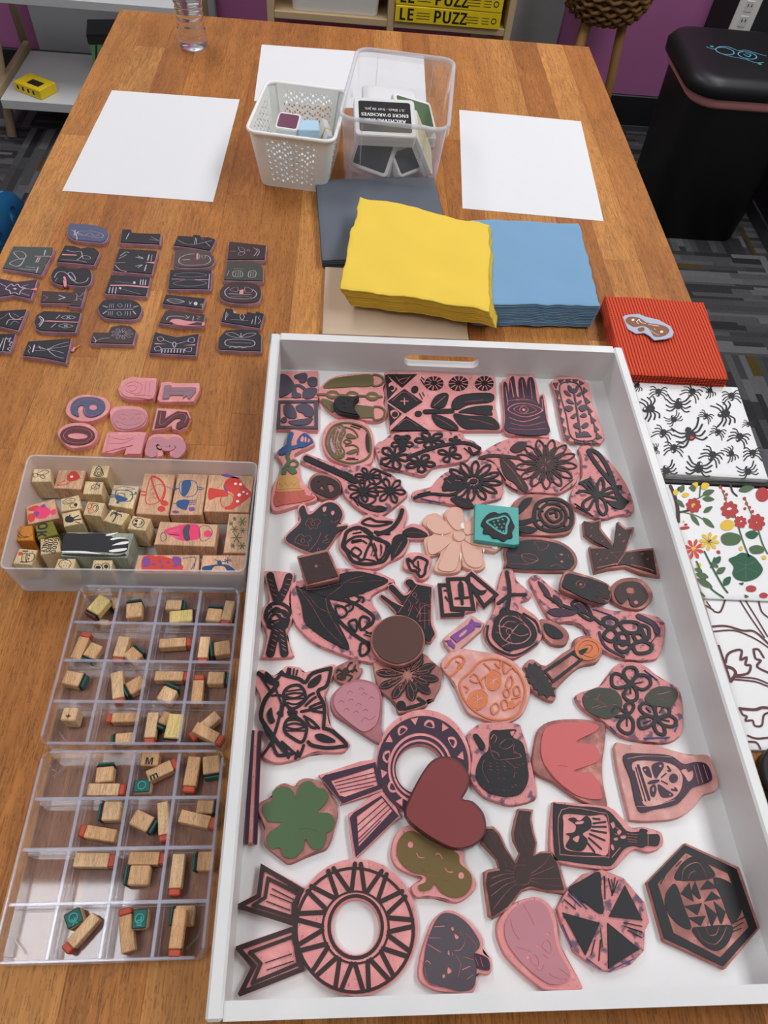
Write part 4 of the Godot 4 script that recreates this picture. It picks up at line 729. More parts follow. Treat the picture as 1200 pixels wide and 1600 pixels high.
func big_tray() -> void:
	white_tray()
	stamp("block_stamp", "pink rectangular block stamp with grey cow spots in the tray's top left corner", "carved rubber stamps in the white tray", -0.0652, 0.7582, 0.0986, 5.2, "pink", "p-122 -79 -109 -96 110 -116 122 99 -112 116", "", "Fg -107 -53 -69 -63 -39 -28 -18 16 -29 61 -58 99 -98 104|Fg -22 -62 32 -86 51 -71 51 -34 36 -5 13 -6 3 -31 -16 -40|Fg 55 -34 80 -56 108 -45 111 11 79 22 59 2|Lg19 -26 27 10 18 43 44|Fg 36 60 57 37 93 31 114 42 109 78 83 115 52 120 33 98|Fg -27 42 -7 34 -1 72 23 86 20 111 -12 118 -26 99")
	stamp("block_stamp", "pink block stamp with cow spots inside a square black frame, along the tray's left side", "carved rubber stamps in the white tray", -0.0632, 0.7582, 0.1446, 5.2, "pink", "p-121 -109 110 -125 121 106 117 123 -104 125", "", "og20 -107 -76 102 -91 111 107 -94 114|Fg -74 -54 -41 -62 -17 -32 0 21 -12 46 -43 42 -67 19 -75 -17|Fg -10 -45 26 -69 62 -65 86 -38 92 4 80 29 49 25 30 2 4 -9|Fg -78 44 -58 40 -53 69 -71 82 -83 66|Fg -44 68 -11 58 32 47 85 35 86 53 69 81 35 92 -23 91")
	stamp("tulip_rug_stamp", "pink stamp carved with three olive lobes and loop ends, near the tray's top left", "carved rubber stamps in the white tray", -0.0019, 0.7582, 0.1133, 5.2, "pink", "s-197 -17 -170 -81 -125 -136 -41 -171 110 -192 153 -192 186 -163 190 -117 176 -74 185 -26 182 26 183 66 197 112 182 168 128 192 38 180 -53 170 -116 137 -181 48", "", "Fo -168 -49 -142 -96 -97 -129 -4 -154 109 -169 111 -82 -3 -65 -113 -49|Oo12 115 -162 156 -167 182 -134 167 -94 120 -83|lo16 -196 8 169 4|Eo -112 6 -75 4 -111 39|Eo 0 4 37 3 1 37|Eo 115 5 152 4 115 40|lo12 95 9 169 7|C_ -139 5 -112 -1 -82 6 -111 15|C_ -25 3 0 -2 28 4 0 13|C_ 90 4 115 -1 142 5 115 14|Fo -176 46 -138 48 -101 74 -90 110 -108 142 -135 119 -162 87|Po 10 77 113 86 118 171 37 178 1 166|Oo12 120 93 163 88 187 118 172 171 125 183|cp3 147 -161 150 -122 128 -97|cp3 154 108 156 139 136 158")
	stamp("cat_head_stamp", "small solid black cat head stamp lying on the olive lobed stamp", "carved rubber stamps in the white tray", -0.0088, 0.7650, 0.1349, 5.0, "kblack", "s-70 -11 -58 -49 -22 -67 33 -64 69 -79 70 -48 48 -28 45 22 69 63 69 79 -19 65 -55 40", "", "Ik6|c_3 -21 -6 -3 -1|c_3 -20 31 -2 28|c_3 10 -26 15 -8")
	stamp("grinning_face_stamp", "round pink stamp carved with an olive grinning face and checkered teeth", "carved rubber stamps in the white tray", -0.0054, 0.7582, 0.1835, 5.2, "pink", "s-140 -50 -114 -123 -62 -159 19 -169 91 -146 131 -77 140 27 135 118 109 154 41 169 -37 153 -106 110 -139 30", "", "Oo11 -115 -35 -91 -95 -44 -129 32 -130 99 -91 122 -2 113 101 40 151 -37 142 -90 100 -118 34|Fo -95 -60 -56 -112 -27 -108 -14 -64 -32 -16 -36 30 -16 74 -25 117 -63 123 -95 72 -107 11|Fa -87 -54 -58 -99 -30 -91 -24 -54 -44 -16 -47 30 -26 74 -35 106 -60 110 -87 69 -99 10|c_4 -94 -36 -28 -28|c_4 -98 10 -44 19|c_4 -91 61 -30 63|c_4 -78 -75 -26 -63|c_4 -59 -94 -74 -26 -75 32 -54 107|c_4 -41 -91 -60 -15 -60 42 -37 103|Fo -13 -41 2 -56 29 -43 45 -26 20 -17 -8 -24|Fo -6 79 39 54 49 71 22 90 -2 89|Lo7 -30 -104 19 -89 46 -56 52 -33|Lo7 -14 34 30 26 56 50 51 91|Oo7 -23 4 -8 -11 17 4 -7 19|Fn 95 -35 108 -71 119 -1 115 73 99 45|lk2 19 -125 72 -104|lk2 10 -113 64 -92|lk2 -12 129 57 126|lk2 -4 118 39 118")
	stamp("tulip_block_stamp", "largest rectangular stamp with a black tulip, diamonds and three small daisies below the tray handle", "carved rubber stamps in the white tray", 0.1025, 0.7582, 0.1169, 5.2, "pink", "p-332 -222 -135 -240 332 -231 326 -87 308 -4 313 123 332 187 322 202 -307 240 -321 34", "", "Pk -318 -198 -142 -210 -232 -96|Pk -317 20 -220 -84 -117 11 -220 105|Pk -303 242 -215 130 -91 233|Pk -330 -190 -321 -194 -261 -81 -319 7|Pk -319 39 -240 113 -308 206|C_ -312 -111 -284 -138 -270 -89 -292 -55|C_ -306 106 -277 84 -254 118 -284 156|Ek -294 -87 -279 -88 -294 -68|Ek -158 -84 -137 -86 -160 -55|Ek -279 121 -261 120 -280 143|Ek -145 107 -124 106 -146 129|c_4 -254 -148 -227 -167 -194 -177|c_4 -222 -10 -224 38|c_3 -266 -181 -231 -125 -181 -190|c_3 -263 203 -216 155 -149 204|c_3 -293 18 -221 -59 -147 12|X_ -246 12 -197 9 -197 17 -247 20|X_ -223 -15 -218 -15 -219 46 -225 46|Ek -42 -142 14 -145 -45 -85|Ek 105 -151 163 -155 100 -91|Ek 261 -161 317 -165 255 -101|c_6 -22 -143 22 -146|c_6 -25 -131 9 -108|c_6 -35 -122 -19 -83|c_6 -46 -120 -54 -76|c_6 -56 -124 -86 -89|c_6 -63 -134 -103 -119|c_6 -62 -147 -102 -156|c_6 -55 -158 -81 -190|c_6 -43 -163 -47 -207|c_6 -33 -163 -12 -205|c_6 -23 -155 13 -182|c_6 126 -148 169 -142|c_6 119 -135 148 -106|c_6 108 -128 114 -83|c_6 96 -129 78 -83|c_6 86 -135 49 -104|c_6 83 -148 39 -140|c_6 86 -162 48 -181|c_6 95 -171 76 -212|c_6 108 -175 114 -223|c_6 119 -171 148 -212|c_6 126 -161 169 -181|c_6 282 -161 324 -159|c_6 277 -147 307 -121|c_6 266 -140 275 -95|c_6 254 -137 239 -91|c_6 243 -143 210 -109|c_6 240 -155 196 -144|c_6 242 -169 203 -185|c_6 250 -179 229 -217|c_6 262 -185 265 -233|c_6 274 -182 299 -225|c_6 282 -173 322 -198|lk34 -103 89 49 74|Fk -70 49 -45 -29 5 -65 38 -54 27 7 -2 53|Fk -68 109 -6 119 50 155 78 215 0 216 -50 179|Fk 50 45 68 -20 137 -65 294 -80 290 -14 154 17 85 62|Fk 88 81 164 38 284 18 282 66 274 95 148 87|Fk 60 95 147 106 275 108 313 194 196 203 115 205 73 157|c_3 -54 44 -10 -7 21 -42|c_3 -47 130 3 165 52 204|c_3 144 134 213 146 281 173|c_3 131 0 241 -23|lk3 -121 -174 -99 -125|lk3 -115 -191 -98 -167|lk3 -132 -57 -116 -9|lk3 -114 -66 -104 -34")
	stamp("hand_stamp", "pink stamp of an upright dark hand with an eye in its palm", "carved rubber stamps in the white tray", 0.1990, 0.7582, 0.1162, 5.2, "pink", "s-115 -179 -85 -207 -66 -239 -31 -245 0 -243 44 -246 88 -244 100 -150 103 -84 130 -102 134 -36 126 93 117 211 107 246 68 244 7 224 -134 227 -125 44", "", "Fd -107 -155 -86 -162 -84 -62 -67 -180 -53 -220 -36 -216 -37 -73 -23 -65 -12 -189 12 -224 29 -195 31 -64 42 -192 64 -228 83 -198 79 -39 91 -7 101 -62 119 -73 117 0 114 111 104 226 -123 224 -123 94|qp6 -103 45 -53 2 9 -7 66 11 100 42 44 84 -17 100 -74 78|q_4 -69 43 -36 17 7 9 47 23 64 45 29 66 -14 78 -49 67|q_4 -36 46 -6 15 17 43 -14 73|Q_ -10 44 0 44 -11 55|c_6 -60 -189 -58 -55|c_4 9 -202 5 -51|c_4 60 -197 52 -45|c_4 -97 -136 -99 13|c_4 -96 -20 1 -42 71 -22|c_6 -104 111 -22 138 79 93|c_4 -104 152 -14 170 103 131|c_4 -117 194 -18 200 102 182|c_4 111 -49 103 49|c_4 -49 -31 37 -36")
	stamp("coffin_stamp", "pink coffin-shaped stamp with a mauve triangle border and leafy stem, tray's top right", "carved rubber stamps in the white tray", 0.2617, 0.7582, 0.1178, 5.2, "pink", "p-122 -215 -75 -253 46 -264 82 -249 107 -213 101 -44 122 131 121 224 94 264 -79 262 -112 230 -113 49 -112 -114", "", "Oh5 -76 -179 39 -198 60 -24 74 224 -67 241 -76 65|Ph -114 -197 -80 -202 -103 -146|Ph -114 -137 -83 -131 -105 -71|Ph -115 -71 -90 -56 -109 3|Ph -117 3 -92 18 -111 75|Ph -116 75 -93 97 -113 145|Ph -113 145 -93 168 -112 215|Ph -112 215 -79 228 -102 260|Ph -78 -226 -40 -232 -68 -196|Ph -34 -233 4 -235 -23 -199|Ph 11 -236 48 -235 24 -202|Ph 53 -228 80 -206 50 -187|Ph 69 -174 89 -142 58 -115|Ph 66 -90 89 -50 59 -32|Ph 65 -16 88 23 59 49|Ph 68 64 96 94 64 120|Ph 75 127 100 165 70 185|Ph 81 189 107 226 71 243|Ph 47 244 77 273 41 277|Ph -6 247 30 275 -6 277|Ph -59 250 -23 275 -64 274|Lh9 3 -153 -4 -4 -16 205|Fh -26 -182 -7 -166 0 -136 26 -180 43 -190 25 -138 -3 -119 -28 -138|Fh -58 -136 -38 -130 -20 -93 -49 -103|Fh 13 -103 42 -130 63 -140 34 -96|Fh -56 -58 -36 -67 -14 -32 -45 -34|Fh -2 -33 33 -63 34 -47 5 -21|Fh -78 1 -45 -14 -24 6 -57 35|Fh 8 -4 42 -26 66 -5 26 30|Fh -54 79 -32 54 -13 48 -32 86|Fh 7 60 36 42 46 66 18 75|Fh -46 134 -20 121 -14 163 -41 157|Fh 1 139 35 114 43 137 9 162|Ph -43 188 -22 205 5 182 28 187 45 221 -44 231")
	stamp("blossom_branch_stamp", "pink stamp of a blossoming branch with outlined flowers, under the tulip block", "carved rubber stamps in the white tray", 0.0832, 0.7582, 0.1940, 5.2, "smudge", "s-245 -76 -188 -131 -17 -153 185 -158 204 -114 254 -95 290 -52 293 -16 236 -10 211 39 117 75 16 101 -31 158 -85 154 -150 134 -248 120 -278 63 -293 -15 -279 -59", "", "Lk22 -116 45 -26 -5 66 -46 204 -76 282 -40|Ok12 -140 -56 -119 -60 -97 -61 -88 -43 -107 -31 -126 -41|Ok12 -147 -50 -137 -33 -132 -11 -147 4 -162 -10 -157 -30|Ok12 -153 -54 -168 -38 -186 -26 -205 -34 -196 -54 -175 -57|Ok12 -151 -63 -170 -70 -186 -83 -182 -105 -161 -103 -153 -83|Ok12 -142 -63 -139 -84 -131 -105 -109 -109 -106 -89 -123 -73|Ok14 -181 47 -156 33 -126 27 -109 50 -131 71 -159 63|Ok14 -189 56 -171 78 -160 105 -176 131 -199 115 -199 86|Ok14 -200 52 -215 78 -236 100 -263 93 -256 65 -228 54|Ok14 -199 39 -226 34 -251 21 -252 -9 -223 -14 -207 11|Ok14 -187 36 -189 6 -183 -25 -156 -38 -146 -9 -164 16|Ok14 19 -85 47 -86 76 -82 83 -63 54 -56 34 -68|Ok14 7 -80 15 -61 16 -41 -9 -29 -25 -44 -12 -64|Ok14 -1 -85 -25 -72 -52 -64 -74 -76 -57 -93 -27 -91|Ok14 5 -93 -18 -104 -35 -119 -24 -139 3 -135 9 -114|Ok14 18 -92 27 -112 45 -131 74 -131 72 -112 45 -100|Ok14 -43 82 -16 74 12 73 26 90 2 104 -22 95|Ok14 -51 88 -36 106 -27 126 -45 144 -66 131 -61 110|Ok14 -60 85 -77 104 -99 117 -124 112 -114 90 -87 85|Ok14 -58 76 -83 70 -106 59 -104 37 -76 36 -64 55|Ok14 -47 74 -46 53 -37 31 -10 24 -4 45 -23 62|Ok12 121 15 143 11 166 14 173 32 151 40 133 30|Ok12 109 18 110 38 105 58 84 66 76 48 90 32|Ok12 105 10 83 14 59 11 53 -8 74 -16 93 -6|Ok12 117 6 116 -14 121 -35 142 -43 150 -25 136 -8|Ok9 152 -92 162 -94 173 -96 179 -88 169 -83 160 -87|Ok9 147 -89 150 -80 150 -71 139 -65 134 -72 139 -81|Ok9 145 -92 134 -90 123 -88 118 -96 127 -101 136 -97|Ok9 150 -95 147 -104 146 -113 157 -119 162 -112 157 -103|Fk -180 -85 -145 -109 -106 -89 -146 -79|Lk15 224 -40 243 3 278 -21|lk5 195 -38 231 3|lk3 -271 99 -184 130|lk3 -249 112 -163 136")
	stamp("daisy_stamp", "large brownish stamp of a many-petalled daisy with a lobed leaf, right half of the tray", "carved rubber stamps in the white tray", 0.1935, 0.7582, 0.2057, 5.2, "smudge", "s-277 -44 -222 -105 -123 -170 -52 -188 77 -192 159 -192 233 -143 270 -57 277 29 238 115 183 161 123 192 24 190 -53 189 -126 159 -167 78 -198 -5 -251 -31", "", "En 88 -1 138 -3 80 53|On9 141 -1 170 -13 231 -18 261 5 220 24 163 14|On9 130 23 158 24 207 49 220 84 179 84 139 48|On9 109 41 131 55 158 101 150 143 119 124 105 69|On9 84 49 96 72 95 130 69 167 53 134 67 73|On9 61 44 59 73 31 129 -7 153 -4 113 36 61|On9 45 28 30 56 -21 97 -61 103 -40 66 16 34|On9 39 6 14 24 -46 43 -82 29 -47 2 14 -3|On9 44 -19 15 -13 -41 -24 -64 -55 -22 -64 29 -39|On9 61 -41 35 -48 -5 -87 -9 -129 30 -118 58 -68|On9 85 -54 68 -75 53 -131 71 -175 96 -145 96 -83|On9 110 -57 106 -84 122 -147 155 -181 162 -140 133 -80|On9 131 -46 140 -76 183 -129 225 -146 211 -103 159 -58|On9 142 -26 164 -49 223 -83 264 -79 231 -44 170 -23|On8 129 9 145 5 186 14 203 35 174 39 137 21|On8 115 28 130 31 157 61 161 87 137 79 116 43|On8 96 38 106 49 114 91 105 120 90 99 89 54|On8 75 41 78 55 66 100 46 124 44 95 63 53|On8 59 32 54 48 24 85 -3 99 9 71 43 37|On8 49 15 38 29 -3 52 -31 52 -9 28 34 13|On8 49 -6 35 2 -9 4 -31 -11 -4 -22 38 -16|On8 59 -27 43 -27 7 -47 -4 -73 24 -70 54 -41|On8 76 -42 64 -50 44 -88 47 -118 67 -101 79 -59|On8 96 -49 90 -63 93 -110 108 -139 117 -111 107 -64|On8 116 -45 116 -61 139 -106 165 -127 160 -97 130 -55|On8 129 -31 138 -48 177 -80 205 -88 187 -60 145 -34|On8 134 -12 147 -24 193 -36 219 -29 192 -12 147 -7|Fn -159 -34 -110 -22 -79 19 -80 61 -48 115 -31 169 -54 199 -106 134 -141 105 -160 44|Ln22 -269 -29 -197 -50 -57 -39|Fn -98 -103 -49 -154 0 -152 -21 -99 -70 -74|c_4 -145 -14 -97 62 -55 170|lk5 -184 38 -148 120|lk5 -151 147 -91 192|lk5 142 174 221 102|c_3 102 -1 129 -3|c_3 96 9 112 29|c_3 86 14 82 43|c_3 78 10 55 32|c_3 75 0 47 1|c_3 81 -10 64 -31|c_3 90 -15 95 -46|c_3 99 -11 122 -34")
	stamp("cosmos_stamp", "pink stamp of a cosmos bloom on a stem with black petal outlines", "carved rubber stamps in the white tray", 0.1112, 0.7582, 0.2338, 5.2, "smudge", "s-245 98 -229 68 -142 37 -112 -4 -60 -62 55 -123 103 -157 170 -158 228 -118 245 -18 231 88 143 123 76 156 12 158 -72 140 -157 126 -221 123", "", "Ok12 125 -5 156 -13 210 -16 238 1 204 15 152 7|Ok12 115 12 147 17 190 38 204 66 168 63 131 34|Ok12 99 23 120 43 144 80 139 111 111 94 99 52|Ok12 80 27 86 54 83 99 60 126 49 98 63 52|Ok12 62 22 51 50 22 91 -11 106 -4 74 34 39|Ok12 50 9 27 31 -21 56 -57 55 -34 29 19 12|Ok12 48 -7 17 1 -36 4 -65 -12 -31 -26 21 -19|Ok12 57 -24 26 -29 -18 -50 -33 -79 3 -76 42 -46|Ok12 74 -35 52 -55 28 -94 32 -127 61 -108 74 -64|Ok12 93 -39 87 -66 90 -114 114 -144 126 -113 110 -65|Ok12 111 -34 122 -63 153 -106 188 -122 180 -88 140 -51|Ok12 123 -21 147 -43 197 -69 233 -68 208 -42 155 -24|Ek 89 -6 111 -7 87 12|Lk16 -233 118 -147 88 -40 90 28 44 69 4|Fk -44 114 13 105 64 135 74 167 18 172 -22 145|Fk -83 63 -66 -6 -19 -56 -1 -36 -12 6 25 17 17 51 -38 60|c_2 -26 119 20 144 62 161|c_4 -55 -6 -30 20|lb4 -201 120 -97 145|lk4 -216 95 -146 72")
	stamp("lily_stamp", "tall pink stamp of a lily bloom with one long leaf, tray's right side", "carved rubber stamps in the white tray", 0.2662, 0.7582, 0.2249, 5.2, "smudge", "s-68 -227 -31 -251 11 -244 74 -176 122 -87 157 21 169 136 142 212 73 220 -23 251 -103 219 -169 171 -167 101 -129 34 -85 -19 -68 -101 -62 -178", "", "Ok26 -15 -203 33 -195 66 -115 80 -34 80 22 49 -32 16 -105|Fk 87 -12 103 81 133 137 99 187 54 182 26 148 50 140 77 153 77 97 68 25|Ok15 -10 94 44 55 113 35 109 52 50 84|Ok15 -12 101 -13 44 15 -9 27 -9 25 42 3 86|Ok15 -12 101 34 106 112 124 134 140 72 146 11 135|Ok15 -14 101 9 142 10 198 -16 229 -35 193 -30 137|Ok15 -17 98 -55 145 -87 195 -112 192 -109 154 -61 117|lk15 -94 26 -31 109|lk15 -71 10 -21 101|lk15 -49 -1 -12 89|Lk15 -132 92 -101 76 -56 88 -23 101|lk19 -103 26 -41 -6|lk5 -156 163 -82 229|lk5 -154 184 -72 239")
	stamp("flower_skirt_stamp", "rainbow-inked stamp of a bluebell stem over an orange bloom, tray's upper left", "carved rubber stamps in the white tray", -0.0599, 0.7582, 0.2244, 5.2, "pink", "s-113 233 -110 118 -78 34 -74 -32 -107 -92 -101 -131 -64 -157 -50 -237 -41 -276 8 -269 51 -255 84 -207 83 -169 9 -120 -15 -92 6 -55 17 -17 36 75 113 172 107 204 36 228 -80 276", "", "Lb24 -39 -244 -48 -181 -35 -141 8 -157|Fb -5 -191 18 -240 44 -246 80 -196 74 -178 27 -144 8 -155|C_ 13 -194 20 -225 30 -220 28 -185|C_ 36 -186 36 -220 45 -218 45 -186|C_ 52 -187 57 -212 65 -202 62 -185|Fb -101 -102 -77 -145 -47 -142 -39 -113 -80 -86|c_2 -89 -106 -50 -132|Lf18 -37 -133 -49 -84 -39 -46 -55 -8 -57 41|Of12 -38 -35 -16 -55 7 -39 1 -14 -29 -9|Ff -45 6 -13 -5 8 24 -17 39|Lf14 -63 2 -64 39|FY -90 149 -86 86 -71 53 -17 48 13 63 31 126 46 143 -88 158|FR -88 245 -89 162 39 145 63 173 108 180 77 205 22 222 -47 237|c_2 -89 149 -33 137 35 133|c_2 -81 104 -62 121 -50 98 -34 120 -17 96 -2 114 8 95|c_3 -80 219 -40 235 -13 216 22 219 48 192 91 190|c_2 -52 161 -45 222|c_2 -28 155 -13 216|c_2 -6 159 14 211|c_2 -84 211 -91 167|c_2 15 158 42 196")
	stamp("bouquet_stamp", "long-stemmed bouquet stamp with star flowers and a slanting black stalk", "carved rubber stamps in the white tray", 0.0012, 0.7582, 0.2422, 5.2, "smudge", "s-283 -161 -269 -195 -244 -196 -78 -126 -4 -129 93 -130 189 -82 233 -47 261 7 283 43 259 82 142 196 99 194 28 153 -44 75 -60 13 -83 -30 -165 -82 -270 -133", "", "Lk38 -253 -162 -166 -116 -77 -71 8 -22|Ok9 85 -57 107 -63 131 -65 144 -55 128 -45 105 -49|Ok9 81 -51 96 -39 109 -22 105 -6 88 -12 81 -31|Ok9 72 -51 67 -33 56 -14 38 -9 37 -25 53 -40|Ok9 69 -58 47 -51 23 -49 9 -60 25 -70 48 -65|Ok9 73 -63 58 -76 44 -93 49 -109 66 -102 72 -83|Ok9 81 -63 87 -82 98 -101 117 -106 117 -90 100 -74|Ok10 61 43 88 43 117 47 128 66 106 72 81 60|Ok10 53 49 66 70 74 95 62 112 46 98 46 74|Ok10 44 46 30 67 10 87 -14 87 -8 67 17 54|Ok10 42 37 15 37 -14 33 -25 15 -3 8 22 21|Ok10 50 31 37 10 29 -15 41 -33 58 -19 57 6|Ok10 60 34 74 13 94 -7 118 -7 112 13 86 26|Ok10 201 35 227 28 256 26 270 43 250 56 224 48|Ok10 195 43 213 63 227 87 219 110 200 99 194 71|Ok10 185 42 177 69 163 94 141 101 141 77 162 57|Ok10 182 33 156 40 128 42 112 25 132 12 159 20|Ok10 188 25 170 5 156 -20 163 -44 183 -32 188 -3|Ok10 197 25 206 -1 220 -28 243 -34 243 -10 221 11|Ek 52 40 68 39 52 56|Ek 191 34 204 33 191 47|Ok9 34 68 27 104 56 129 98 118 113 82|Lk14 121 -101 158 -84 195 -67|Lk12 128 -9 143 -28 136 -74|Fk 41 138 70 124 105 136 141 134 173 150 141 173 91 167|c_2 70 137 91 154 120 139|lf4 -48 -84 -4 -58|lk3 -2 87 41 138|lk3 -16 70 27 139")
	stamp("pretzel_stamp", "small round dark stamp shaped like a pretzel, next to the orange bloom", "carved rubber stamps in the white tray", -0.0288, 0.7582, 0.2454, 5.2, "pinkbrown", "s-86 5 -78 -50 -50 -84 -7 -84 45 -62 75 -30 86 8 71 52 28 82 -15 84 -65 37", "", "On33 -58 -9 -41 -42 -5 -46 39 -27 65 3 61 40 27 63 -2 51 -46 27|Ln25 -46 27 -19 -11 32 -22|Ln25 -42 -46 -4 -12 20 59|c_2 -34 -28 -5 -37")
	stamp("ghost_stamp", "black waving ghost stamp with flower outlines on its sheet, left side of the tray", "carved rubber stamps in the white tray", -0.0349, 0.7582, 0.2955, 5.2, "pink", "s-156 70 -90 -25 -102 -93 -90 -128 -68 -136 -39 -87 -17 -99 17 -142 59 -163 103 -147 133 -94 127 -51 112 -15 151 -21 156 -1 113 35 80 94 56 135 22 163 -33 157 -116 117", "", "Fj -147 79 -81 -13 -93 -80 -84 -110 -68 -114 -49 -65 -29 -66 -11 -84 21 -124 59 -143 99 -128 125 -81 119 -38 97 4 112 6 149 -3 148 13 107 40 74 102 48 140 20 163 -32 155 -108 120|C_ 26 -107 39 -116 46 -103 36 -81 27 -87|C_ 68 -83 82 -92 86 -75 75 -61|c_2 30 -68 41 -58 51 -62|c_2 70 -27 84 -15 111 -37|q_2 -45 -31 -28 -40 -20 -24 0 -37 18 -21 5 1 2 21 -19 18 -32 27 -40 6 -57 3|q_2 -30 -15 -20 -19 -9 -3 -23 6|q_2 -91 70 -71 57 -60 73 -34 64 -22 88 -39 101 -34 125 -61 122 -82 115 -103 103|q_2 -73 90 -60 85 -55 105 -69 106|c_2 58 56 45 73 59 85 32 94 47 106 67 97|c_2 -32 155 6 99 24 41|c_2 8 159 15 135 25 155")
	stamp("rose_stamp", "pink stamp of a rose in bloom with leaves and a tall black stem", "carved rubber stamps in the white tray", 0.0330, 0.7582, 0.3054, 5.2, "pink", "s-226 66 -213 -17 -172 -60 -130 -80 -99 -123 -45 -135 54 -105 75 -164 83 -193 110 -182 117 -123 96 -52 138 -82 194 -68 226 -18 191 11 121 14 122 30 92 104 21 147 -20 179 -74 193 -141 176 -191 122", "", "Ok17 -199 28 -186 -18 -131 -45 -89 -17 -41 22 14 45 21 85 -1 142 -35 158 -89 168 -156 155 -187 100 -208 69|Ok11 -198 69 -158 18 -96 8 -68 31 -89 89 -109 145 -143 123|Ok9 -68 31 -34 14 7 53 -7 118 -34 143 -48 95|Ok8 -163 92 -143 75 -116 98 -129 122 -156 123|Lk9 -144 -32 -103 -42 -61 -10|Lk22 -33 -7 37 -45 77 -108 92 -160|Lk17 -47 -19 22 -13|Fk 30 137 39 19 85 -11 115 25 82 91 47 128|Fk 89 -24 135 -55 191 -36 217 -8 175 6 112 2|Ok11 -113 -75 -75 -102 -40 -85 37 -83 -19 -60 -75 -58|c_2 48 108 84 34|c_2 113 -21 162 -23 204 -12|lk3 -164 35 -116 25|lk3 -164 51 -102 33|lk3 -68 120 -55 72|lk3 -21 118 -13 62|lk3 -102 113 -75 56|Lk6 -164 43 -116 33 -89 49|Lk6 -54 47 -41 87 -55 120|Lk6 -95 97 -78 56|Lk6 -20 54 -17 102|Lk6 -158 -6 -117 -16|Lk6 -185 44 -164 19|Lk6 -129 154 -95 141 -48 151")
	stamp("biscuit_stamp", "square dark brown biscuit stamp propped on the tip of the big leaf stamp", "carved rubber stamps in the white tray", -0.0312, 0.7655, 0.3476, 5.0, "pinkbrown", "p-102 -59 43 -103 70 -43 102 41 94 65 -50 103", "", "Pn -95 -43 40 -83 95 50 -47 97|Q_ -10 -2 -2 -2 -9 7|c_2 -73 -27 -63 -28|c_2 -47 -35 -38 -39|c_2 -15 -46 -5 -44|c_2 18 -54 28 -57|c_2 -65 4 -52 0|c_2 -38 18 -31 12|c_2 -31 41 -18 36|c_2 1 24 9 30|c_2 34 16 43 9|c_2 13 -14 23 -11|c_2 32 -22 40 -30|c_2 -29 70 -16 69|c_2 16 58 28 52|c_2 54 45 64 38|c_2 -41 93 61 60|c_2 -21 -36 -17 -25|c_2 63 7 67 19")
	stamp("plain_flower_stamp", "pale peach six-petalled flower stamp, uninked with yellow traces in the cuts", "carved rubber stamps in the white tray", 0.1123, 0.7582, 0.3064, 5.2, "peach", "s-202 -87 -177 -141 -121 -155 -83 -107 -88 -160 -40 -200 9 -187 20 -111 68 -150 98 -114 190 -39 202 15 157 67 93 57 94 116 95 156 50 181 -12 159 -17 120 -29 181 -89 200 -153 188 -151 149 -122 87 -178 107 -195 64 -197 1 -150 -30", "", "Fs -183 -75 -159 -117 -115 -122 -64 -62 -77 -29 -142 -29|Fs -79 -134 -45 -173 -2 -157 6 -84 -21 -51 -52 -69|Fs 8 -71 61 -113 83 -88 66 -41 15 -26|Fs 8 -7 86 -29 160 0 170 32 134 46 38 30|Fs -10 26 37 37 81 91 78 153 37 166 -2 131|Fs -64 21 -22 45 -36 132 -64 188 -132 184 -124 135|Fs -181 13 -132 -12 -62 2 -70 28 -126 80 -175 94|Es -21 -16 11 -17 -24 17|c_4 -49 -43 6 -39 8 0 -20 17 -48 -2 -49 -43|Fw -7 -84 7 -98 9 -69 -3 -58|Fw -24 83 -18 95 -26 132|Fw 139 49 169 38 163 57|Fw -110 -22 -101 -18 -108 -13|Fw 95 53 101 66 94 78")
	stamp("heart_tile_stamp", "turquoise square stamp with a dotted heart, lying across the peach flower stamp", "carved rubber stamps in the white tray", 0.1467, 0.7660, 0.2914, 5.0, "teal", "p-101 -124 124 -106 100 117 73 124 -124 100", "", "Fk -70 -20 -39 -57 -5 -69 16 -59 51 -69 70 -48 80 -13 87 19 70 52 68 84 43 92 20 109 -5 93 -32 90 -46 69 -78 64 -72 32 -84 13|qt12 -52 -8 -14 -29 8 -33 43 -47 62 -25 47 14 36 60 5 48 -30 17|c_5 -103 -78 -83 -53 -95 13|c_4 -96 -92 -26 -75 84 -73|c_4 -117 78 -44 104 62 116|Q_ -16 -9 -11 -9 -17 -3|Q_ 6 -17 12 -17 6 -10|Q_ 31 -24 37 -24 31 -18|Q_ -13 10 -7 10 -13 17|Q_ 12 5 17 5 11 12|Q_ 35 2 41 2 34 8|Q_ -4 25 2 25 -4 32|Q_ 21 24 26 24 20 31|Q_ 11 44 16 44 10 51|Q_ 27 47 32 47 26 54")
	stamp("carnation_stamp", "pink stamp of a ruffled dark carnation head, half hidden behind the turquoise tile", "carved rubber stamps in the white tray", 0.2005, 0.7582, 0.2723, 5.2, "pinkbrown", "s-165 -57 -98 -118 -27 -131 87 -122 151 -68 165 -4 145 66 85 122 -96 131 -151 104 -153 35", "", "Ok20 -56 4 -29 -65 32 -96 100 -92 140 -52 143 10 118 78 59 100 -8 102 -54 71|Ok15 -28 3 15 -60 84 -63 115 -3 81 66 7 75|Ok14 6 2 40 -34 84 -22 82 26 33 48|Lk14 30 -6 60 -14 61 16|Fk -151 -5 -107 -83 -53 -103 -76 -56 -129 0|Fk -158 55 -111 40 -59 25 -68 52 -139 81|Fk -158 99 -105 80 -52 97 -89 125 -133 120|lk9 -33 -38 -8 -18|lk9 -56 45 -27 37|lk9 20 -88 27 -61|lk9 88 -87 78 -56|lk9 134 17 106 14|lk9 101 78 79 55|lk9 14 101 24 71|lk9 -28 83 -2 56|lk8 111 -50 88 -29")
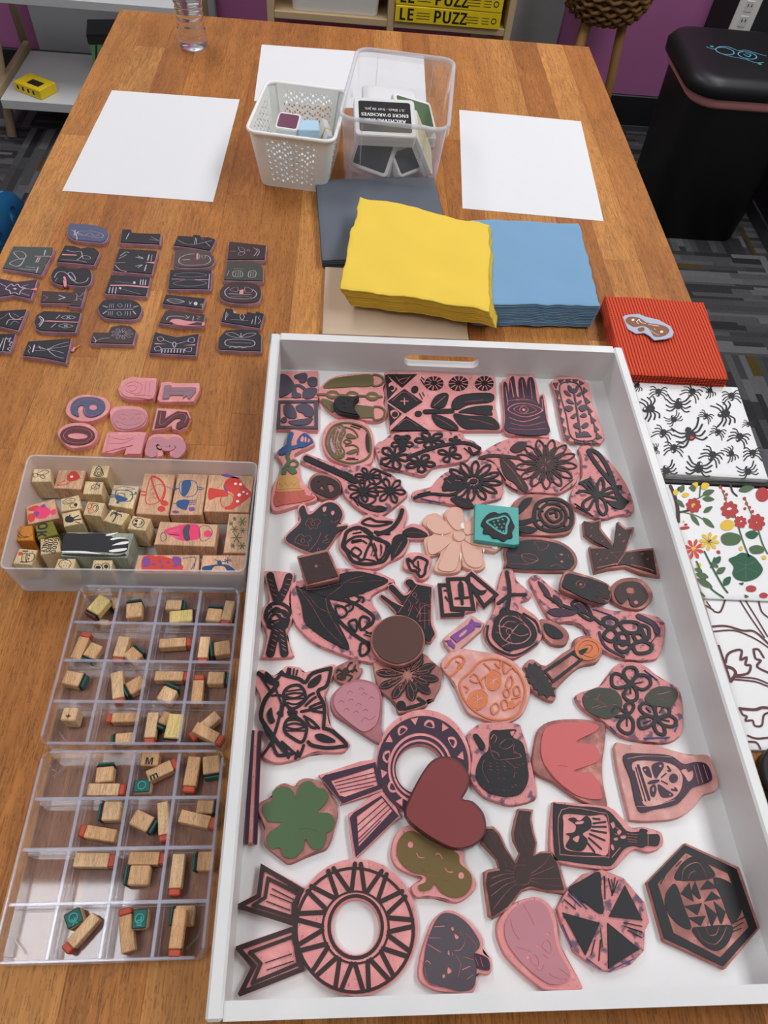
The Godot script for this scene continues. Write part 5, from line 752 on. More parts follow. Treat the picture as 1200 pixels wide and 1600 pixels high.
	stamp("ghost_stamp", "black lying ghost stamp with a smile at its right end and flower outlines", "carved rubber stamps in the white tray", 0.1898, 0.7582, 0.3204, 5.2, "pinkbrown", "s-178 -30 -101 -87 0 -100 108 -78 168 -27 182 30 163 71 102 100 -171 94 -182 45", "", "Fj -171 -11 -103 -64 -8 -78 99 -56 149 -13 162 40 146 70 91 96 -165 93 -176 54|C_ 90 5 104 -3 114 4 101 13|C_ 89 45 102 38 107 47 95 55|c_4 77 14 70 27 76 35|c_4 140 0 141 25 162 30|q_4 -26 -64 13 -68 44 -54 29 -28 -5 -17 -13 -39|q_4 -101 14 -63 7 -32 18 -22 42 -59 62 -90 51|c_4 35 77 70 64 99 81|c_4 -156 16 -108 21 -25 49|c_4 -167 66 -71 69")
	stamp("ribbon_bow_stamp", "dark brown bow stamp with star marks and forked tails, by the tray's right wall", "carved rubber stamps in the white tray", 0.2743, 0.7582, 0.3091, 5.2, "pinkbrown", "p-168 -149 -123 -153 -69 -169 -83 -112 -31 -6 21 -159 52 -120 99 -124 24 24 91 12 175 0 163 169 71 154 2 119 -89 134 -164 156 -165 59 -161 2 -64 8 -135 -29 -175 -69", "", "Pn -167 -147 -131 -135 -85 -150 -97 -96 -43 10 5 -143 42 -101 82 -106 6 40 80 30 159 19 147 162 68 132 -3 109 -94 125 -167 155 -165 71 -164 21 -67 20 -136 -25 -175 -63|c_7 -150 133 -104 121 -41 104|c_7 30 108 92 125 132 142|c_4 -68 24 -47 54 -13 103|c_4 12 40 -19 79 -49 117|c_4 -66 42 -15 34 14 52|c_4 -139 -114 -126 -102|c_4 -141 -100 -124 -116|c_4 -154 -61 -141 -49|c_4 -156 -47 -139 -63|c_4 -98 -33 -85 -21|c_4 -100 -19 -83 -35|c_4 0 -76 13 -63|c_4 -2 -62 15 -78|c_4 15 -37 28 -25|c_4 13 -23 29 -39|c_4 -141 45 -128 57|c_4 -142 59 -126 43|c_4 -96 69 -83 81|c_4 -97 83 -81 67|c_4 -131 79 -118 91|c_4 -132 92 -116 77|c_4 37 64 50 76|c_4 35 78 52 62|c_4 93 37 106 49|c_4 91 51 108 35|c_4 114 68 126 80|c_4 112 82 129 66")
	stamp("butterfly_stamp", "tiny pink stamp with a black forked tail, left of the peach flower stamp", "carved rubber stamps in the white tray", 0.0649, 0.7582, 0.3388, 5.2, "pink", "s-71 -8 -47 -68 7 -78 54 -61 71 -31 57 10 54 54 23 78 -1 69 -21 33 -62 19", "", "Ok12 -50 -33 -24 -22 3 -47 47 -27 38 12 31 48 9 63 -10 32 -36 24|lk8 -19 2 11 25|lk7 2 -23 5 37|lk7 -44 -40 -19 -4")
	stamp("rope_knot_stamp", "tall pink stamp of a knotted rope with black braids, against the tray's left wall", "carved rubber stamps in the white tray", -0.0667, 0.7582, 0.3931, 5.2, "pink", "s-78 -212 -47 -221 48 -215 64 -200 48 -93 56 -32 71 18 50 93 60 142 74 182 78 215 -46 221 -50 208 -38 136 -46 88 -72 39 -64 -29 -42 -64 -62 -151", "", "Lk35 -48 -193 -27 -124 -4 -59|Lk35 40 -190 27 -126 1 -59|Lk37 3 67 -7 136 -16 204|Lk37 17 62 33 135 45 202|Ok15 -53 23 -39 -33 6 -47 49 -22 55 11 12 42 -32 47|Ok14 -38 64 -13 5 31 -5 53 37 30 87 -15 80|Ok12 -48 39 -8 -21 41 29 8 87|Lk14 -38 -28 11 21 47 70|c_3 -54 -172 -33 -159|c_3 -46 -145 -25 -133|c_3 -38 -119 -18 -107|c_3 -28 -93 -8 -81|c_3 31 -175 51 -171|c_3 25 -148 47 -142|c_3 19 -121 38 -113|c_3 10 -94 28 -82|c_3 -7 88 12 99|c_3 -9 112 9 124|c_3 -12 136 5 148|c_3 -16 160 1 172|c_3 -20 180 -3 192|c_3 15 87 32 99|c_3 21 111 38 123|c_3 26 135 43 147|c_3 31 159 49 171|c_3 37 179 53 191|c_3 -37 -11 -15 -25|c_3 14 -34 38 -18|c_3 -26 30 -4 21|c_3 18 21 41 29|c_3 -9 55 12 46|c_3 -6 5 17 12")
	stamp("lily_leaf_stamp", "large stamp of a big black leaf with lily-of-the-valley bells, left centre of the tray", "carved rubber stamps in the white tray", -0.0073, 0.7582, 0.3917, 5.2, "smudge", "s-246 -121 -240 -152 -185 -174 -187 -213 -22 -238 66 -237 146 -230 246 -181 219 -151 140 -100 140 -53 178 15 185 90 161 229 108 238 34 216 -101 163 -172 108 -225 35", "", "Fk -221 -129 -181 -112 -72 -68 -55 -29 -31 30 36 179 -57 145 -134 90 -173 50 -191 -34|Fk -205 -122 -129 -141 -66 -144 -21 -198 42 -218 105 -216 215 -178 153 -131 28 -79 -64 -72 -174 -113|Lk16 -72 -68 -31 21 46 102 125 156|Lk14 -64 -75 44 -53 106 -16 143 17 137 52 106 76|Ok10 -31 -32 6 -27 22 3 0 25 -23 13|Lk9 14 -31 44 -49 48 -23 30 -6|Ok10 28 -83 59 -93 79 -72 60 -54 32 -62|Lk9 71 -85 98 -77 94 -55|Ok11 80 39 98 18 125 34 110 68 87 85|Ok10 30 53 61 36 68 65 61 94|Ok11 86 158 107 151 123 178 107 206 85 208|Ok8 -26 -99 -3 -109 5 -83 -14 -78|c_2 -75 -151 -58 -125|c_2 -205 -116 -139 -27 -82 73 3 160|c_2 -213 -120 -165 -87 -108 -19 -46 5|c_2 -174 -113 -97 -124 -4 -153 185 -173|c_2 -65 -85 -19 -126 27 -172 121 -202|c_2 -80 -72 -62 5 2 120|lk3 99 85 136 108|lk3 106 101 152 100|lk2 99 109 151 124")
	stamp("scaled_hand_stamp", "black scaly hand stamp with two fingers pointing up left, partly under the brown disc", "carved rubber stamps in the white tray", 0.0536, 0.7582, 0.3850, 5.2, "pink", "s-129 -60 -119 -75 -65 -40 -22 -19 -89 -110 -79 -135 -55 -127 -17 -78 17 -100 -9 -140 2 -165 32 -166 51 -142 117 -127 125 -108 113 59 129 117 116 148 83 166 -43 46 -60 12 -90 -22", "", "Fk -124 -51 -116 -60 -67 -25 -17 -3 -39 -44 -85 -100 -78 -118 -59 -110 -15 -61 21 -90 -5 -129 3 -148 26 -148 46 -125 111 -111 116 -95 104 69 119 127 108 150 82 165 -41 51 -57 18 -86 -16|q_2 24 -67 37 -78 46 -66 36 -54|c_2 36 -50 51 -37 38 -20|c_2 -45 30 13 -67 50 -122|c_2 107 -70 109 -17 66 -25|c_2 39 53 73 -8 108 -4|c_2 48 28 91 31|c_2 34 -6 63 44|c_2 81 -16 75 111|c_2 58 -25 54 70|c_2 99 9 95 94|c_2 46 70 104 64|c_2 4 -40 15 -15 2 20|c_2 26 -15 1 46")
	stamp("round_disc_stamp", "plain brown round disc stamp resting on its neighbours in the middle of the tray", "carved rubber stamps in the white tray", 0.0431, 0.7655, 0.4209, 5.0, "pinkbrown", "s122 0 111 48 82 87 42 113 -3 124 -48 115 -87 90 -113 52 -122 6 -113 -43 -85 -84 -45 -112 3 -124 50 -115 89 -88 115 -48", "", "Im8")
	stamp("spider_chip_stamp", "tiny brown stamp chip with a spider shape, above the mauve fruit stamp", "carved rubber stamps in the white tray", -0.0013, 0.7582, 0.4485, 5.2, "pinkbrown", "s-65 7 -48 -22 -10 -43 23 -60 46 -52 47 -16 65 -14 51 24 21 48 -15 60 -53 41", "", "Fn -24 -2 -10 -13 5 -3 1 16 -17 24 -28 13|Fn -35 25 -17 18 -6 32 -20 45 -34 40|Ln6 -28 1 -43 -6 -49 10|Ln6 -3 -11 8 -34 19 -38|Ln6 5 5 26 -7 33 -27|Ln6 1 18 20 27 5 46|Ln6 -31 13 -45 25 -41 40|Ln5 19 8 34 -7 41 4")
	stamp("chrysanthemum_stamp", "black spiky chrysanthemum stamp with a stem, tucked under the brown disc", "carved rubber stamps in the white tray", 0.0522, 0.7582, 0.4583, 5.2, "pinkbrown", "s-147 -97 -78 -108 34 -134 79 -136 109 -102 145 -72 151 -39 140 15 112 60 108 72 78 79 70 105 -33 136 -52 125 -62 91 -118 42 -136 12 -151 -58", "", "Fk 30 -26 59 -36 108 -37 134 -15 100 0 53 -11|Fk 20 -10 48 -3 87 20 92 51 55 47 27 14|Fk 0 -1 18 18 32 57 14 84 -11 64 -11 23|Fk -21 -3 -21 22 -37 61 -69 76 -75 45 -46 11|Fk -36 -16 -53 6 -93 30 -129 26 -112 -1 -66 -16|Fk -39 -34 -68 -24 -116 -23 -143 -45 -110 -60 -63 -49|Fk -29 -50 -58 -57 -97 -81 -103 -113 -66 -109 -37 -75|Fk -10 -59 -27 -79 -42 -119 -24 -149 2 -127 2 -84|Fk 12 -57 12 -83 29 -124 63 -140 68 -107 38 -72|Fk 27 -44 44 -66 86 -91 123 -87 105 -59 57 -44|Fk 14 -25 43 -23 78 -12 90 9 62 11 32 -8|Fk 3 -17 21 0 39 28 33 50 10 37 2 7|Fk -12 -16 -11 7 -19 38 -42 53 -48 31 -31 2|Fk -24 -24 -41 -5 -71 16 -99 15 -87 -6 -52 -19|Fk -26 -36 -54 -30 -92 -30 -112 -45 -87 -56 -50 -47|Fk -19 -47 -43 -58 -72 -79 -76 -102 -48 -96 -28 -70|Fk -5 -52 -15 -74 -20 -106 -5 -127 12 -108 6 -75|Fk 10 -49 19 -71 40 -100 68 -108 64 -84 35 -61|Fk 17 -38 42 -52 79 -62 104 -54 84 -37 45 -34|q_3 49 -24 56 -30 104 -29 129 -16 99 -8 53 -16|q_3 33 1 43 0 78 25 88 48 60 39 31 10|q_3 3 15 12 19 21 56 13 81 -2 60 -5 21|q_3 -30 12 -26 19 -44 56 -67 72 -65 47 -40 13|q_3 -53 -8 -55 1 -95 23 -125 25 -106 5 -62 -11|q_3 -58 -36 -65 -30 -113 -31 -138 -44 -109 -52 -63 -43|q_3 -43 -61 -53 -60 -88 -85 -100 -109 -71 -101 -41 -70|q_3 -12 -75 -21 -80 -32 -119 -23 -145 -8 -123 -4 -82|q_3 21 -72 17 -80 36 -119 61 -136 58 -110 31 -74|q_3 45 -52 46 -61 88 -84 119 -86 98 -65 53 -49|q_3 22 -24 37 -24 68 -13 80 2 58 1 31 -14|q_3 6 -13 16 -4 31 21 29 40 13 27 5 0|q_3 -15 -12 -14 1 -22 29 -38 42 -40 24 -25 -3|q_3 -30 -23 -39 -12 -67 5 -89 8 -77 -7 -46 -21|q_3 -34 -39 -49 -35 -83 -37 -101 -46 -80 -52 -47 -46|q_3 -24 -54 -37 -59 -63 -80 -68 -98 -48 -90 -28 -67|q_3 -4 -61 -11 -73 -13 -103 -4 -120 5 -103 2 -73|q_3 15 -56 19 -69 40 -94 60 -103 54 -84 29 -62|q_3 25 -41 38 -49 72 -58 93 -54 75 -43 40 -39|q_2 2 -38 22 -39 43 -38 52 -30 39 -26 20 -31|q_2 -2 -35 13 -23 26 -10 26 2 14 -3 5 -19|q_2 -6 -34 -6 -16 -8 1 -17 11 -22 -1 -14 -17|q_2 -10 -36 -24 -23 -39 -12 -54 -11 -47 -21 -29 -29|q_2 -10 -40 -31 -39 -51 -40 -61 -48 -48 -52 -28 -47|q_2 -7 -44 -22 -55 -35 -69 -35 -81 -23 -76 -14 -60|q_2 -3 -44 -3 -62 -1 -80 9 -90 13 -78 6 -61|q_2 1 -42 15 -56 31 -67 46 -68 39 -57 20 -49|Ek -37 105 -16 105 -38 127|Lk14 -23 119 23 106 67 90|Lk13 67 90 39 71")
	stamp("cat_face_stamp", "pink stamp of a snarling cat face lying sideways with slit eyes, tray's left side", "carved rubber stamps in the white tray", -0.0403, 0.7582, 0.4851, 5.2, "pink", "s-206 -129 -195 -180 -160 -176 -125 -156 -94 -182 -73 -202 -13 -195 11 -174 123 -214 138 -200 132 -168 101 -75 106 -37 120 37 139 73 206 129 197 148 175 170 70 171 2 196 -66 214 -108 210 -149 183 -141 154 -116 126 -122 98 -158 41 -179 4 -173 -55 -200 -108", "", "Lk18 -191 -164 -133 -123 -107 -114 -152 -48 -165 25 -143 65 -115 100 -88 135 -47 179|Lk14 -158 -165 -119 -133 -93 -172|Lk15 -93 -172 -77 -157 -17 -142 13 -127 41 -167 122 -194|Lk14 122 -192 106 -114 68 -86 98 -23 98 72|Lk14 98 72 137 86 195 139 167 149 111 154 55 144 37 130|Fk 23 -104 35 -135 78 -164 76 -132 51 -106|Fk 64 101 95 97 142 118 147 130 111 133 75 121|Lk13 -113 132 -88 180 -67 186 -26 179|Lk13 -55 159 -39 193|Lk11 -11 200 -3 172 5 189 20 144|Lk11 -146 187 -113 132 -91 46 -82 -27|Lk8 -125 -64 -85 -65 -75 -27 -80 2|Ok12 -78 -72 -59 -103 -15 -113 13 -81 10 -40 -31 -9 -64 -27|Ok7 -72 -65 -35 -77 9 -74 -30 -56|lk6 -66 -50 6 -55|lk5 -65 -84 0 -95|Lk6 -58 -35 -25 -28 7 -44|Ok12 -65 67 -50 35 -14 29 25 66 25 105 9 132 -31 113 -59 92|Ok7 -60 67 -24 54 20 66 -19 78|lk6 -57 85 23 84|Lk6 -49 42 -14 39 12 52|Fk -100 10 -77 -7 -73 26 -92 19|Fk -140 11 -124 -12 -114 25 -105 46 -122 57 -134 40|Lk11 -69 -157 -64 -188|lk7 -55 -161 -55 -189|lk7 -42 -159 -40 -187|lk7 -29 -158 -25 -181|Lk10 11 -36 31 -66 52 -78|Lk10 19 -23 43 -48 60 -61|Lk10 37 -16 62 -29 83 -37|Lk11 2 3 48 -7 91 -22|Lk10 48 -1 95 6|Lk10 14 23 51 44 80 73|Lk10 22 37 44 66 66 73|Lk8 -52 -5 -16 5|Lk8 -55 6 -17 10|Lk8 -51 17 -16 20|Lk10 -71 131 -13 179|lk8 -179 -147 -129 -79|lk8 -131 -140 -74 -5|Lk8 -154 61 -121 118 -63 145 -44 179")
	stamp("fruit_stamp", "smooth mauve strawberry-shaped stamp with little arc marks, beside the cat face", "carved rubber stamps in the white tray", 0.0066, 0.7582, 0.4833, 5.2, "mauve", "s-112 -36 -97 -74 -44 -123 16 -138 70 -125 100 -97 112 -32 106 65 111 124 91 138 32 103 -42 54 -95 18", "", "Fl -97 -40 -80 -79 -29 -114 23 -123 71 -108 95 -74 101 -17 90 49 67 79 31 94 -12 69 -70 22 -91 -7|c_2 -40 -69 -29 -80 -16 -71|c_2 7 -85 19 -96 32 -87|c_2 -76 -27 -65 -37 -52 -28|c_2 -36 -35 -25 -45 -12 -37|c_2 22 -62 34 -73 46 -64|c_2 52 -45 63 -56 76 -47|c_2 -53 7 -42 -4 -30 5|c_2 -3 -16 8 -27 21 -18|c_2 -14 17 -2 7 10 15|c_2 26 9 38 -1 50 7|c_2 20 54 38 35 56 46 81 28|c_1 9 54 11 56|c_3 74 75 88 100 102 125")
	stamp("strip_stamp", "long narrow pink strip stamp with dark edges, lying along the tray's left wall", "carved rubber stamps in the white tray", -0.0744, 0.7582, 0.5446, 5.2, "pink", "p-32 -215 12 -216 32 216 -17 216", "", "ld14 -22 -206 -6 216|ld14 7 -206 27 216")
	stamp("clover_stamp", "green four-leaf clover stamp in the lower left of the tray", "carved rubber stamps in the white tray", -0.0382, 0.7582, 0.5708, 5.2, "pinkbrown", "s-155 -30 -148 -62 -108 -83 -92 -120 -58 -135 -20 -122 -4 -145 30 -155 78 -143 115 -109 129 -83 150 -51 155 -13 140 43 134 69 114 105 76 117 31 135 -19 155 -47 144 -115 94 -124 57 -124 26", "", "Ff -136 -32 -128 -58 -99 -69 -105 -96 -83 -117 -49 -119 -23 -102 -11 -72 -5 -110 11 -135 44 -141 74 -117 100 -112 117 -85 102 -52 77 -25 123 -21 144 10 133 41 113 53 110 83 95 107 62 104 35 72 27 107 -4 137 -44 132 -60 103 -92 108 -112 78 -103 48 -60 15 -113 8|c_1 7 38 39 35 79 46")
	stamp("rosette_stamp", "purple ribbon rosette stamp with two striped tails, partly under the red heart", "carved rubber stamps in the white tray", 0.0400, 0.7582, 0.5403, 5.2, "pink", "s308 -68 297 -12 274 38 240 81 198 113 151 133 103 140 55 133 10 114 -29 82 -58 40 -77 -9 -83 -64 -76 -121 -56 -174 -23 -221 19 -258 69 -282 122 -291 174 -283 222 -261 262 -225 290 -178 306 -125|s-308 -6 -292 -21 -82 -79 -57 36 -71 49 -215 94 -229 84|s-193 143 -174 122 -59 47 9 139 -12 158 -162 291 -172 282", "Q_ 94 -42 192 -43 90 56", "Ed 109 -62 297 -64 100 137|Pd -303 -1 -290 -13 -87 -66 -64 37 -216 94|Pd -188 147 -172 128 -64 64 3 140 -163 287|X_ -265 10 -95 -44 -79 25 -208 70 -230 65|X_ -160 144 -61 73 -21 121 -153 251|ld3 -252 16 -87 -25|ld3 -248 29 -84 -9|ld3 -241 42 -82 8|ld3 -230 53 -94 25|ld3 -158 174 -51 86|ld3 -156 200 -37 98|ld3 -154 224 -29 112|ld3 -153 238 -68 159|Q_ 97 -46 230 -47 91 96|Ed 97 -46 219 -47 91 84|Q_ 95 -44 208 -45 90 74|Ed 95 -44 200 -45 91 64|H_ 94 -42 193 -43 89 57|C_ 247 -52 268 -38 260 -10 235 -6|Fd 248 -44 259 -25 240 -13|X_ 252 30 231 60 220 29|C_ 194 54 198 80 176 95 158 79|Fd 189 61 184 83 165 77|X_ 146 118 113 125 126 94|C_ 92 93 79 115 55 110 52 84|Fd 85 95 68 107 58 89|X_ 19 105 -8 85 21 72|C_ -1 45 -25 52 -39 29 -24 8|Fd -7 41 -28 37 -22 16|X_ -60 -2 -66 -39 -37 -26|C_ -35 -64 -57 -78 -51 -107 -26 -111|Fd -37 -72 -49 -92 -30 -104|X_ -45 -148 -26 -181 -13 -148|C_ 14 -175 8 -203 31 -220 50 -203|Fd 18 -182 22 -207 43 -201|X_ 62 -247 97 -255 83 -220|C_ 120 -219 134 -244 160 -239 162 -209|Fd 127 -221 146 -235 156 -214|X_ 198 -233 226 -211 195 -195|C_ 217 -166 243 -174 256 -149 239 -126|Fd 224 -161 245 -158 238 -134|X_ 277 -116 280 -78 251 -90")
	stamp("heart_stamp", "glossy dark red heart stamp lying on the purple rosette", "carved rubber stamps in the white tray", 0.0766, 0.7655, 0.5585, 7.0, "darkred", "s-157 53 -135 -18 -89 -98 -45 -153 6 -172 63 -161 98 -119 107 -85 96 -46 72 -8 112 2 150 44 157 96 141 132 99 163 44 172 -9 160 -93 115", "", "Fq -153 57 -132 -9 -87 -90 -44 -141 3 -160 55 -149 89 -111 97 -79 84 -40 60 -1 106 12 139 52 147 99 132 133 92 161 40 171 -10 159 -91 113")
	stamp("curled_cat_stamp", "stamp of a curled up sleeping black cat, right of the purple rosette", "carved rubber stamps in the white tray", 0.1268, 0.7582, 0.5262, 5.2, "smudge", "s-134 -102 -109 -139 -53 -167 88 -165 104 -134 116 -83 131 29 134 124 115 148 34 167 -14 159 -83 133 -127 80 -131 38 -118 -31", "", "Fk -108 36 -81 -22 -46 -54 -31 -126 14 -134 80 -137 62 -105 102 -77 109 14 105 69 70 122 12 136 -56 123 -100 87|Fk -108 -107 -89 -114 -60 -68 -78 -50|c_3 -34 -94 -18 -115 -8 -101 -20 -79|c_3 -35 -47 -11 -37 -5 -23|C_ 53 -127 74 -131 59 -109|q_2 -1 -65 24 -91 54 -98 58 -73 27 -55|c_2 -43 -83 -28 -16 29 -13 88 -24 59 -48 66 -77|c_2 21 -6 54 21 46 62|c_2 -68 -12 -82 29 -59 83|c_2 54 -41 82 -34 92 -24|c_2 -51 2 -40 6|c_2 -52 15 -41 19|c_2 -52 29 -41 33|c_2 -22 1 -11 5|c_2 -22 15 -11 19|c_2 -22 29 -11 33|c_2 -21 42 -10 46|c_2 6 1 17 5|c_2 6 15 17 19|c_2 7 29 18 33|c_2 56 4 67 8|c_2 56 18 67 22|c_2 70 7 81 11|c_2 85 4 96 8|c_2 55 42 66 46|c_2 69 43 80 47|c_2 83 45 94 49|c_2 -88 97 -78 101|c_2 -62 110 -51 114|c_2 -6 109 5 113|c_2 31 96 42 100|c_2 46 89 57 93|c_2 -1 63 10 67|c_2 -22 63 -11 67")
	stamp("pumpkin_face_stamp", "olive smiling pumpkin stamp lying sideways just below the red heart", "carved rubber stamps in the white tray", 0.0663, 0.7582, 0.6016, 5.2, "pink", "s-158 -49 -137 -104 -88 -133 -15 -104 96 -55 122 -31 120 -1 155 52 158 82 131 110 83 133 32 121 -25 113 -68 115 -86 80 -42 53 -82 41 -133 18 -155 -12", "", "Fu -138 -45 -124 -88 -84 -112 -18 -88 47 -58 98 -28 102 2 139 37 140 78 110 112 65 118 24 100 1 72 -14 90 -51 95 -59 77 -33 66 -31 44 -82 32 -126 -3|Q_ -85 -63 -74 -63 -85 -51|Q_ 104 44 116 44 103 56|c_4 -63 -34 -54 -19 -33 -17|c_4 43 17 54 31 75 32|c_4 11 -28 25 -31 36 -13|c_2 -24 40 -11 43 11 49|c_1 -23 5 -14 37|c_1 -49 20 -21 40|c_1 1 -76 26 -52 72 -40|c_1 14 54 65 69")
	stamp("ribbon_bow_stamp", "dark brown pleated bow stamp with wavy tails, lower middle of the tray", "carved rubber stamps in the white tray", 0.1362, 0.7582, 0.6004, 5.2, "pinkbrown", "p-155 -65 -134 -124 -103 -125 -79 -100 -59 -48 -29 4 -7 -31 -27 -77 -27 -106 -11 -154 7 -192 34 -191 65 -188 54 -154 57 -107 64 -66 51 -20 77 -35 119 -35 140 3 157 96 144 111 83 103 22 92 -16 102 -72 161 -135 192 -151 181 -157 74 -154 36 -137 28 -93 24 -102 -9", "", "Pn -150 -71 -134 -114 -109 -115 -88 -94 -68 -45 -31 14 -8 -25 -23 -71 -24 -100 -8 -150 6 -183 28 -181 54 -179 43 -150 47 -103 55 -62 38 -16 73 -27 109 -27 130 8 143 99 78 99 19 85 -23 98 -78 154 -140 188 -152 77 -142 40 -92 32 -100 -6|q_2 -38 22 -9 14 21 22 18 66 -6 82 -41 74|c_2 -109 -108 -83 -51 -41 17|c_2 -128 -105 -96 -51 -66 22|c_2 15 -177 -1 -103 12 -57 -2 6|c_2 34 -174 19 -109 35 -62 20 6|c_2 -132 60 -88 47 -44 44|c_2 -138 87 -90 66 -42 55|c_2 -138 119 -79 82 -38 69|c_2 -133 161 -75 104 -33 77|c_2 24 44 78 11 108 -23|c_2 23 52 81 33 121 17|c_2 22 61 77 61 133 61|c_2 19 69 75 80 135 88|c_2 -74 32 -40 39")
	stamp("pumpkin_stamp", "dark grey pumpkin stamp with a jack-o-lantern face lying on its side, front of the tray", "carved rubber stamps in the white tray", 0.0783, 0.7582, 0.6587, 5.2, "pink", "s-131 74 -119 12 -94 -48 -70 -93 -23 -126 24 -118 76 -81 108 -35 107 5 131 23 130 63 113 73 79 70 72 106 52 126 -10 124 -61 119 -106 104", "", "Fh -106 13 -94 -30 -63 -90 -32 -117 15 -111 59 -80 91 -34 92 -9 69 15 76 53 71 86 56 114 15 121 -40 109 -90 99 -113 66|Fd 68 15 81 9 120 25 124 54 114 61 77 51|c_3 -67 -74 -29 -76|c_2 -92 -40 -46 -39|c_3 -96 -21 -48 5|c_3 -104 33 -96 30 -86 40|c_2 -108 47 -101 89 -57 108|c_3 25 58 55 47|c_2 40 86 64 72|c_2 45 -52 73 -29 83 -10|c_2 26 -60 41 -30 24 -3 1 0|C_ -6 -70 0 -74 4 -65 -2 -61|C_ 5 -52 21 -42 9 -35|C_ -24 9 -19 -3 -17 14|C_ -8 9 -5 4 -5 19|C_ -25 50 -12 62 -28 69|C_ -47 74 -39 70 -37 78 -44 82|c_2 34 19 68 29|c_2 74 20 84 46|c_2 92 20 100 51|c_2 6 14 21 43 7 81")
	stamp("radish_stamp", "smooth mauve radish-shaped stamp with two tiny faces, front of the tray", "carved rubber stamps in the white tray", 0.1394, 0.7582, 0.6541, 5.2, "pink", "s-141 -48 -122 -83 -74 -121 -17 -142 28 -144 67 -119 83 -77 85 -16 93 24 141 122 132 144 21 144 -12 131 -80 78 -123 33 -141 -17", "", "Fl -115 -41 -102 -76 -67 -112 -16 -134 20 -133 50 -112 65 -65 66 -14 74 30 101 79 105 105 82 122 30 126 -29 92 -80 44 -110 -1|c_3 -36 -120 -17 -86 -3 -53|c_2 -90 -71 -83 -35 -65 -10|Q_ 43 -27 51 -27 42 -21|Q_ 0 11 6 12 -1 16|Q_ -41 45 -34 45 -42 50|q_2 15 10 38 -7 49 15 41 35 25 25|c_2 17 37 36 50 58 35|q_2 -32 54 -15 37 -4 59 -12 73|c_2 -15 80 1 87 14 69|c_2 29 95 55 110 90 112|c_2 66 79 87 93 102 105|c_2 83 117 113 113|c_2 -77 14 -26 29")
	stamp("rosette_stamp", "black ribbon rosette stamp with forked tails in the tray's front left corner", "carved rubber stamps in the white tray", -0.0128, 0.7582, 0.6418, 5.2, "pink", "p330 12 323 59 305 103 278 142 242 174 201 197 156 212 108 216 60 211 15 195 -26 171 -62 139 -89 100 -108 56 -116 9 -113 -39 -100 -86 -75 -129 -40 -165 2 -193 51 -210 103 -216 156 -210 206 -193 249 -165 285 -128 311 -84 326 -37|p-251 -196 -87 -118 -111 -64 -113 6 -330 -59 -262 -100|p-318 72 -305 60 -120 5 -98 45 -80 143 -291 212 -298 204 -260 131", "Q_ 103 8 188 8 104 94", "En 100 11 317 13 103 209|Q_ 100 11 305 13 102 199|En 103 8 226 9 104 124|Q_ 103 8 218 9 104 117|En 103 7 205 7 104 110|en7 100 11 311 13 103 204|ln16 222 25 309 9|ln16 220 36 293 83|ln16 200 76 284 100|ln16 193 85 236 158|ln16 156 110 220 169|ln16 146 115 150 198|ln16 102 122 131 201|ln16 90 121 55 197|ln16 47 107 35 191|ln16 37 102 -31 155|ln16 5 71 -46 142|ln16 -1 61 -89 80|ln16 -16 19 -96 61|ln16 -17 7 -106 -14|ln16 -10 -37 -104 -34|ln16 -5 -47 -76 -106|ln16 23 -83 -63 -122|ln16 32 -91 -2 -173|ln16 75 -109 17 -182|ln16 87 -111 98 -198|ln16 134 -108 120 -197|ln16 145 -104 199 -173|ln16 185 -79 217 -162|ln16 194 -71 275 -105|ln16 217 -31 286 -87|ln16 221 -19 309 -12|on16 -247 -186 -99 -110 -120 -62 -117 -3 -321 -58 -252 -91|on12 -223 -148 -106 -97 -125 -62 -124 -22 -267 -62 -229 -86|on16 -310 72 -120 14 -111 46 -102 90 -83 136 -287 203 -249 125|on12 -266 84 -121 38 -109 68 -97 120 -249 174 -227 118|ln3 -206 -115 -125 -79|ln3 -211 -97 -130 -68|ln3 -223 -74 -136 -45|ln3 -213 116 -121 90|ln3 -205 137 -113 111|H_ 103 7 193 7 104 98|ln5 -208 -136 -203 -145|ln5 -195 -130 -191 -139|ln5 -183 -124 -178 -133|ln5 -171 -118 -166 -127|ln5 -158 -112 -154 -121|ln5 -146 -106 -141 -115|ln5 -134 -100 -129 -109|ln5 -122 -94 -117 -103")
	stamp("pinwheel_stamp", "eight-sided peppermint pinwheel stamp with four black wedges, front of the tray", "carved rubber stamps in the white tray", 0.1922, 0.7582, 0.6392, 5.2, "smudge", "p-171 -34 -122 -98 -46 -150 25 -165 103 -136 128 -103 169 -51 171 12 149 37 130 103 72 145 -3 165 -31 162 -89 132 -128 103 -148 53 -163 10", "", "Fk -121 -95 -55 -131 11 -156 6 -95 -2 -15 -62 -50|Pk 102 -110 145 7 19 -6|Pk 10 14 113 98 -15 157|Pk -155 -20 -19 14 -92 116|lk2 43 -134 48 -75|lk2 70 -137 45 -75|lk2 29 -141 16 -63|lb2 54 -131 56 -95|lk2 79 -127 51 -82|lk2 72 13 139 26|lk2 73 25 135 44|lk2 82 38 131 62|lk2 -47 67 -70 115|lk2 -26 67 -45 133|lb2 -123 -82 -79 -38|lb2 -108 -82 -58 -31|lk2 -141 -63 -102 -31|lf2 -19 31 -23 91|lb3 -161 18 -137 91|lb3 -87 126 -43 159|lb3 7 156 84 128")
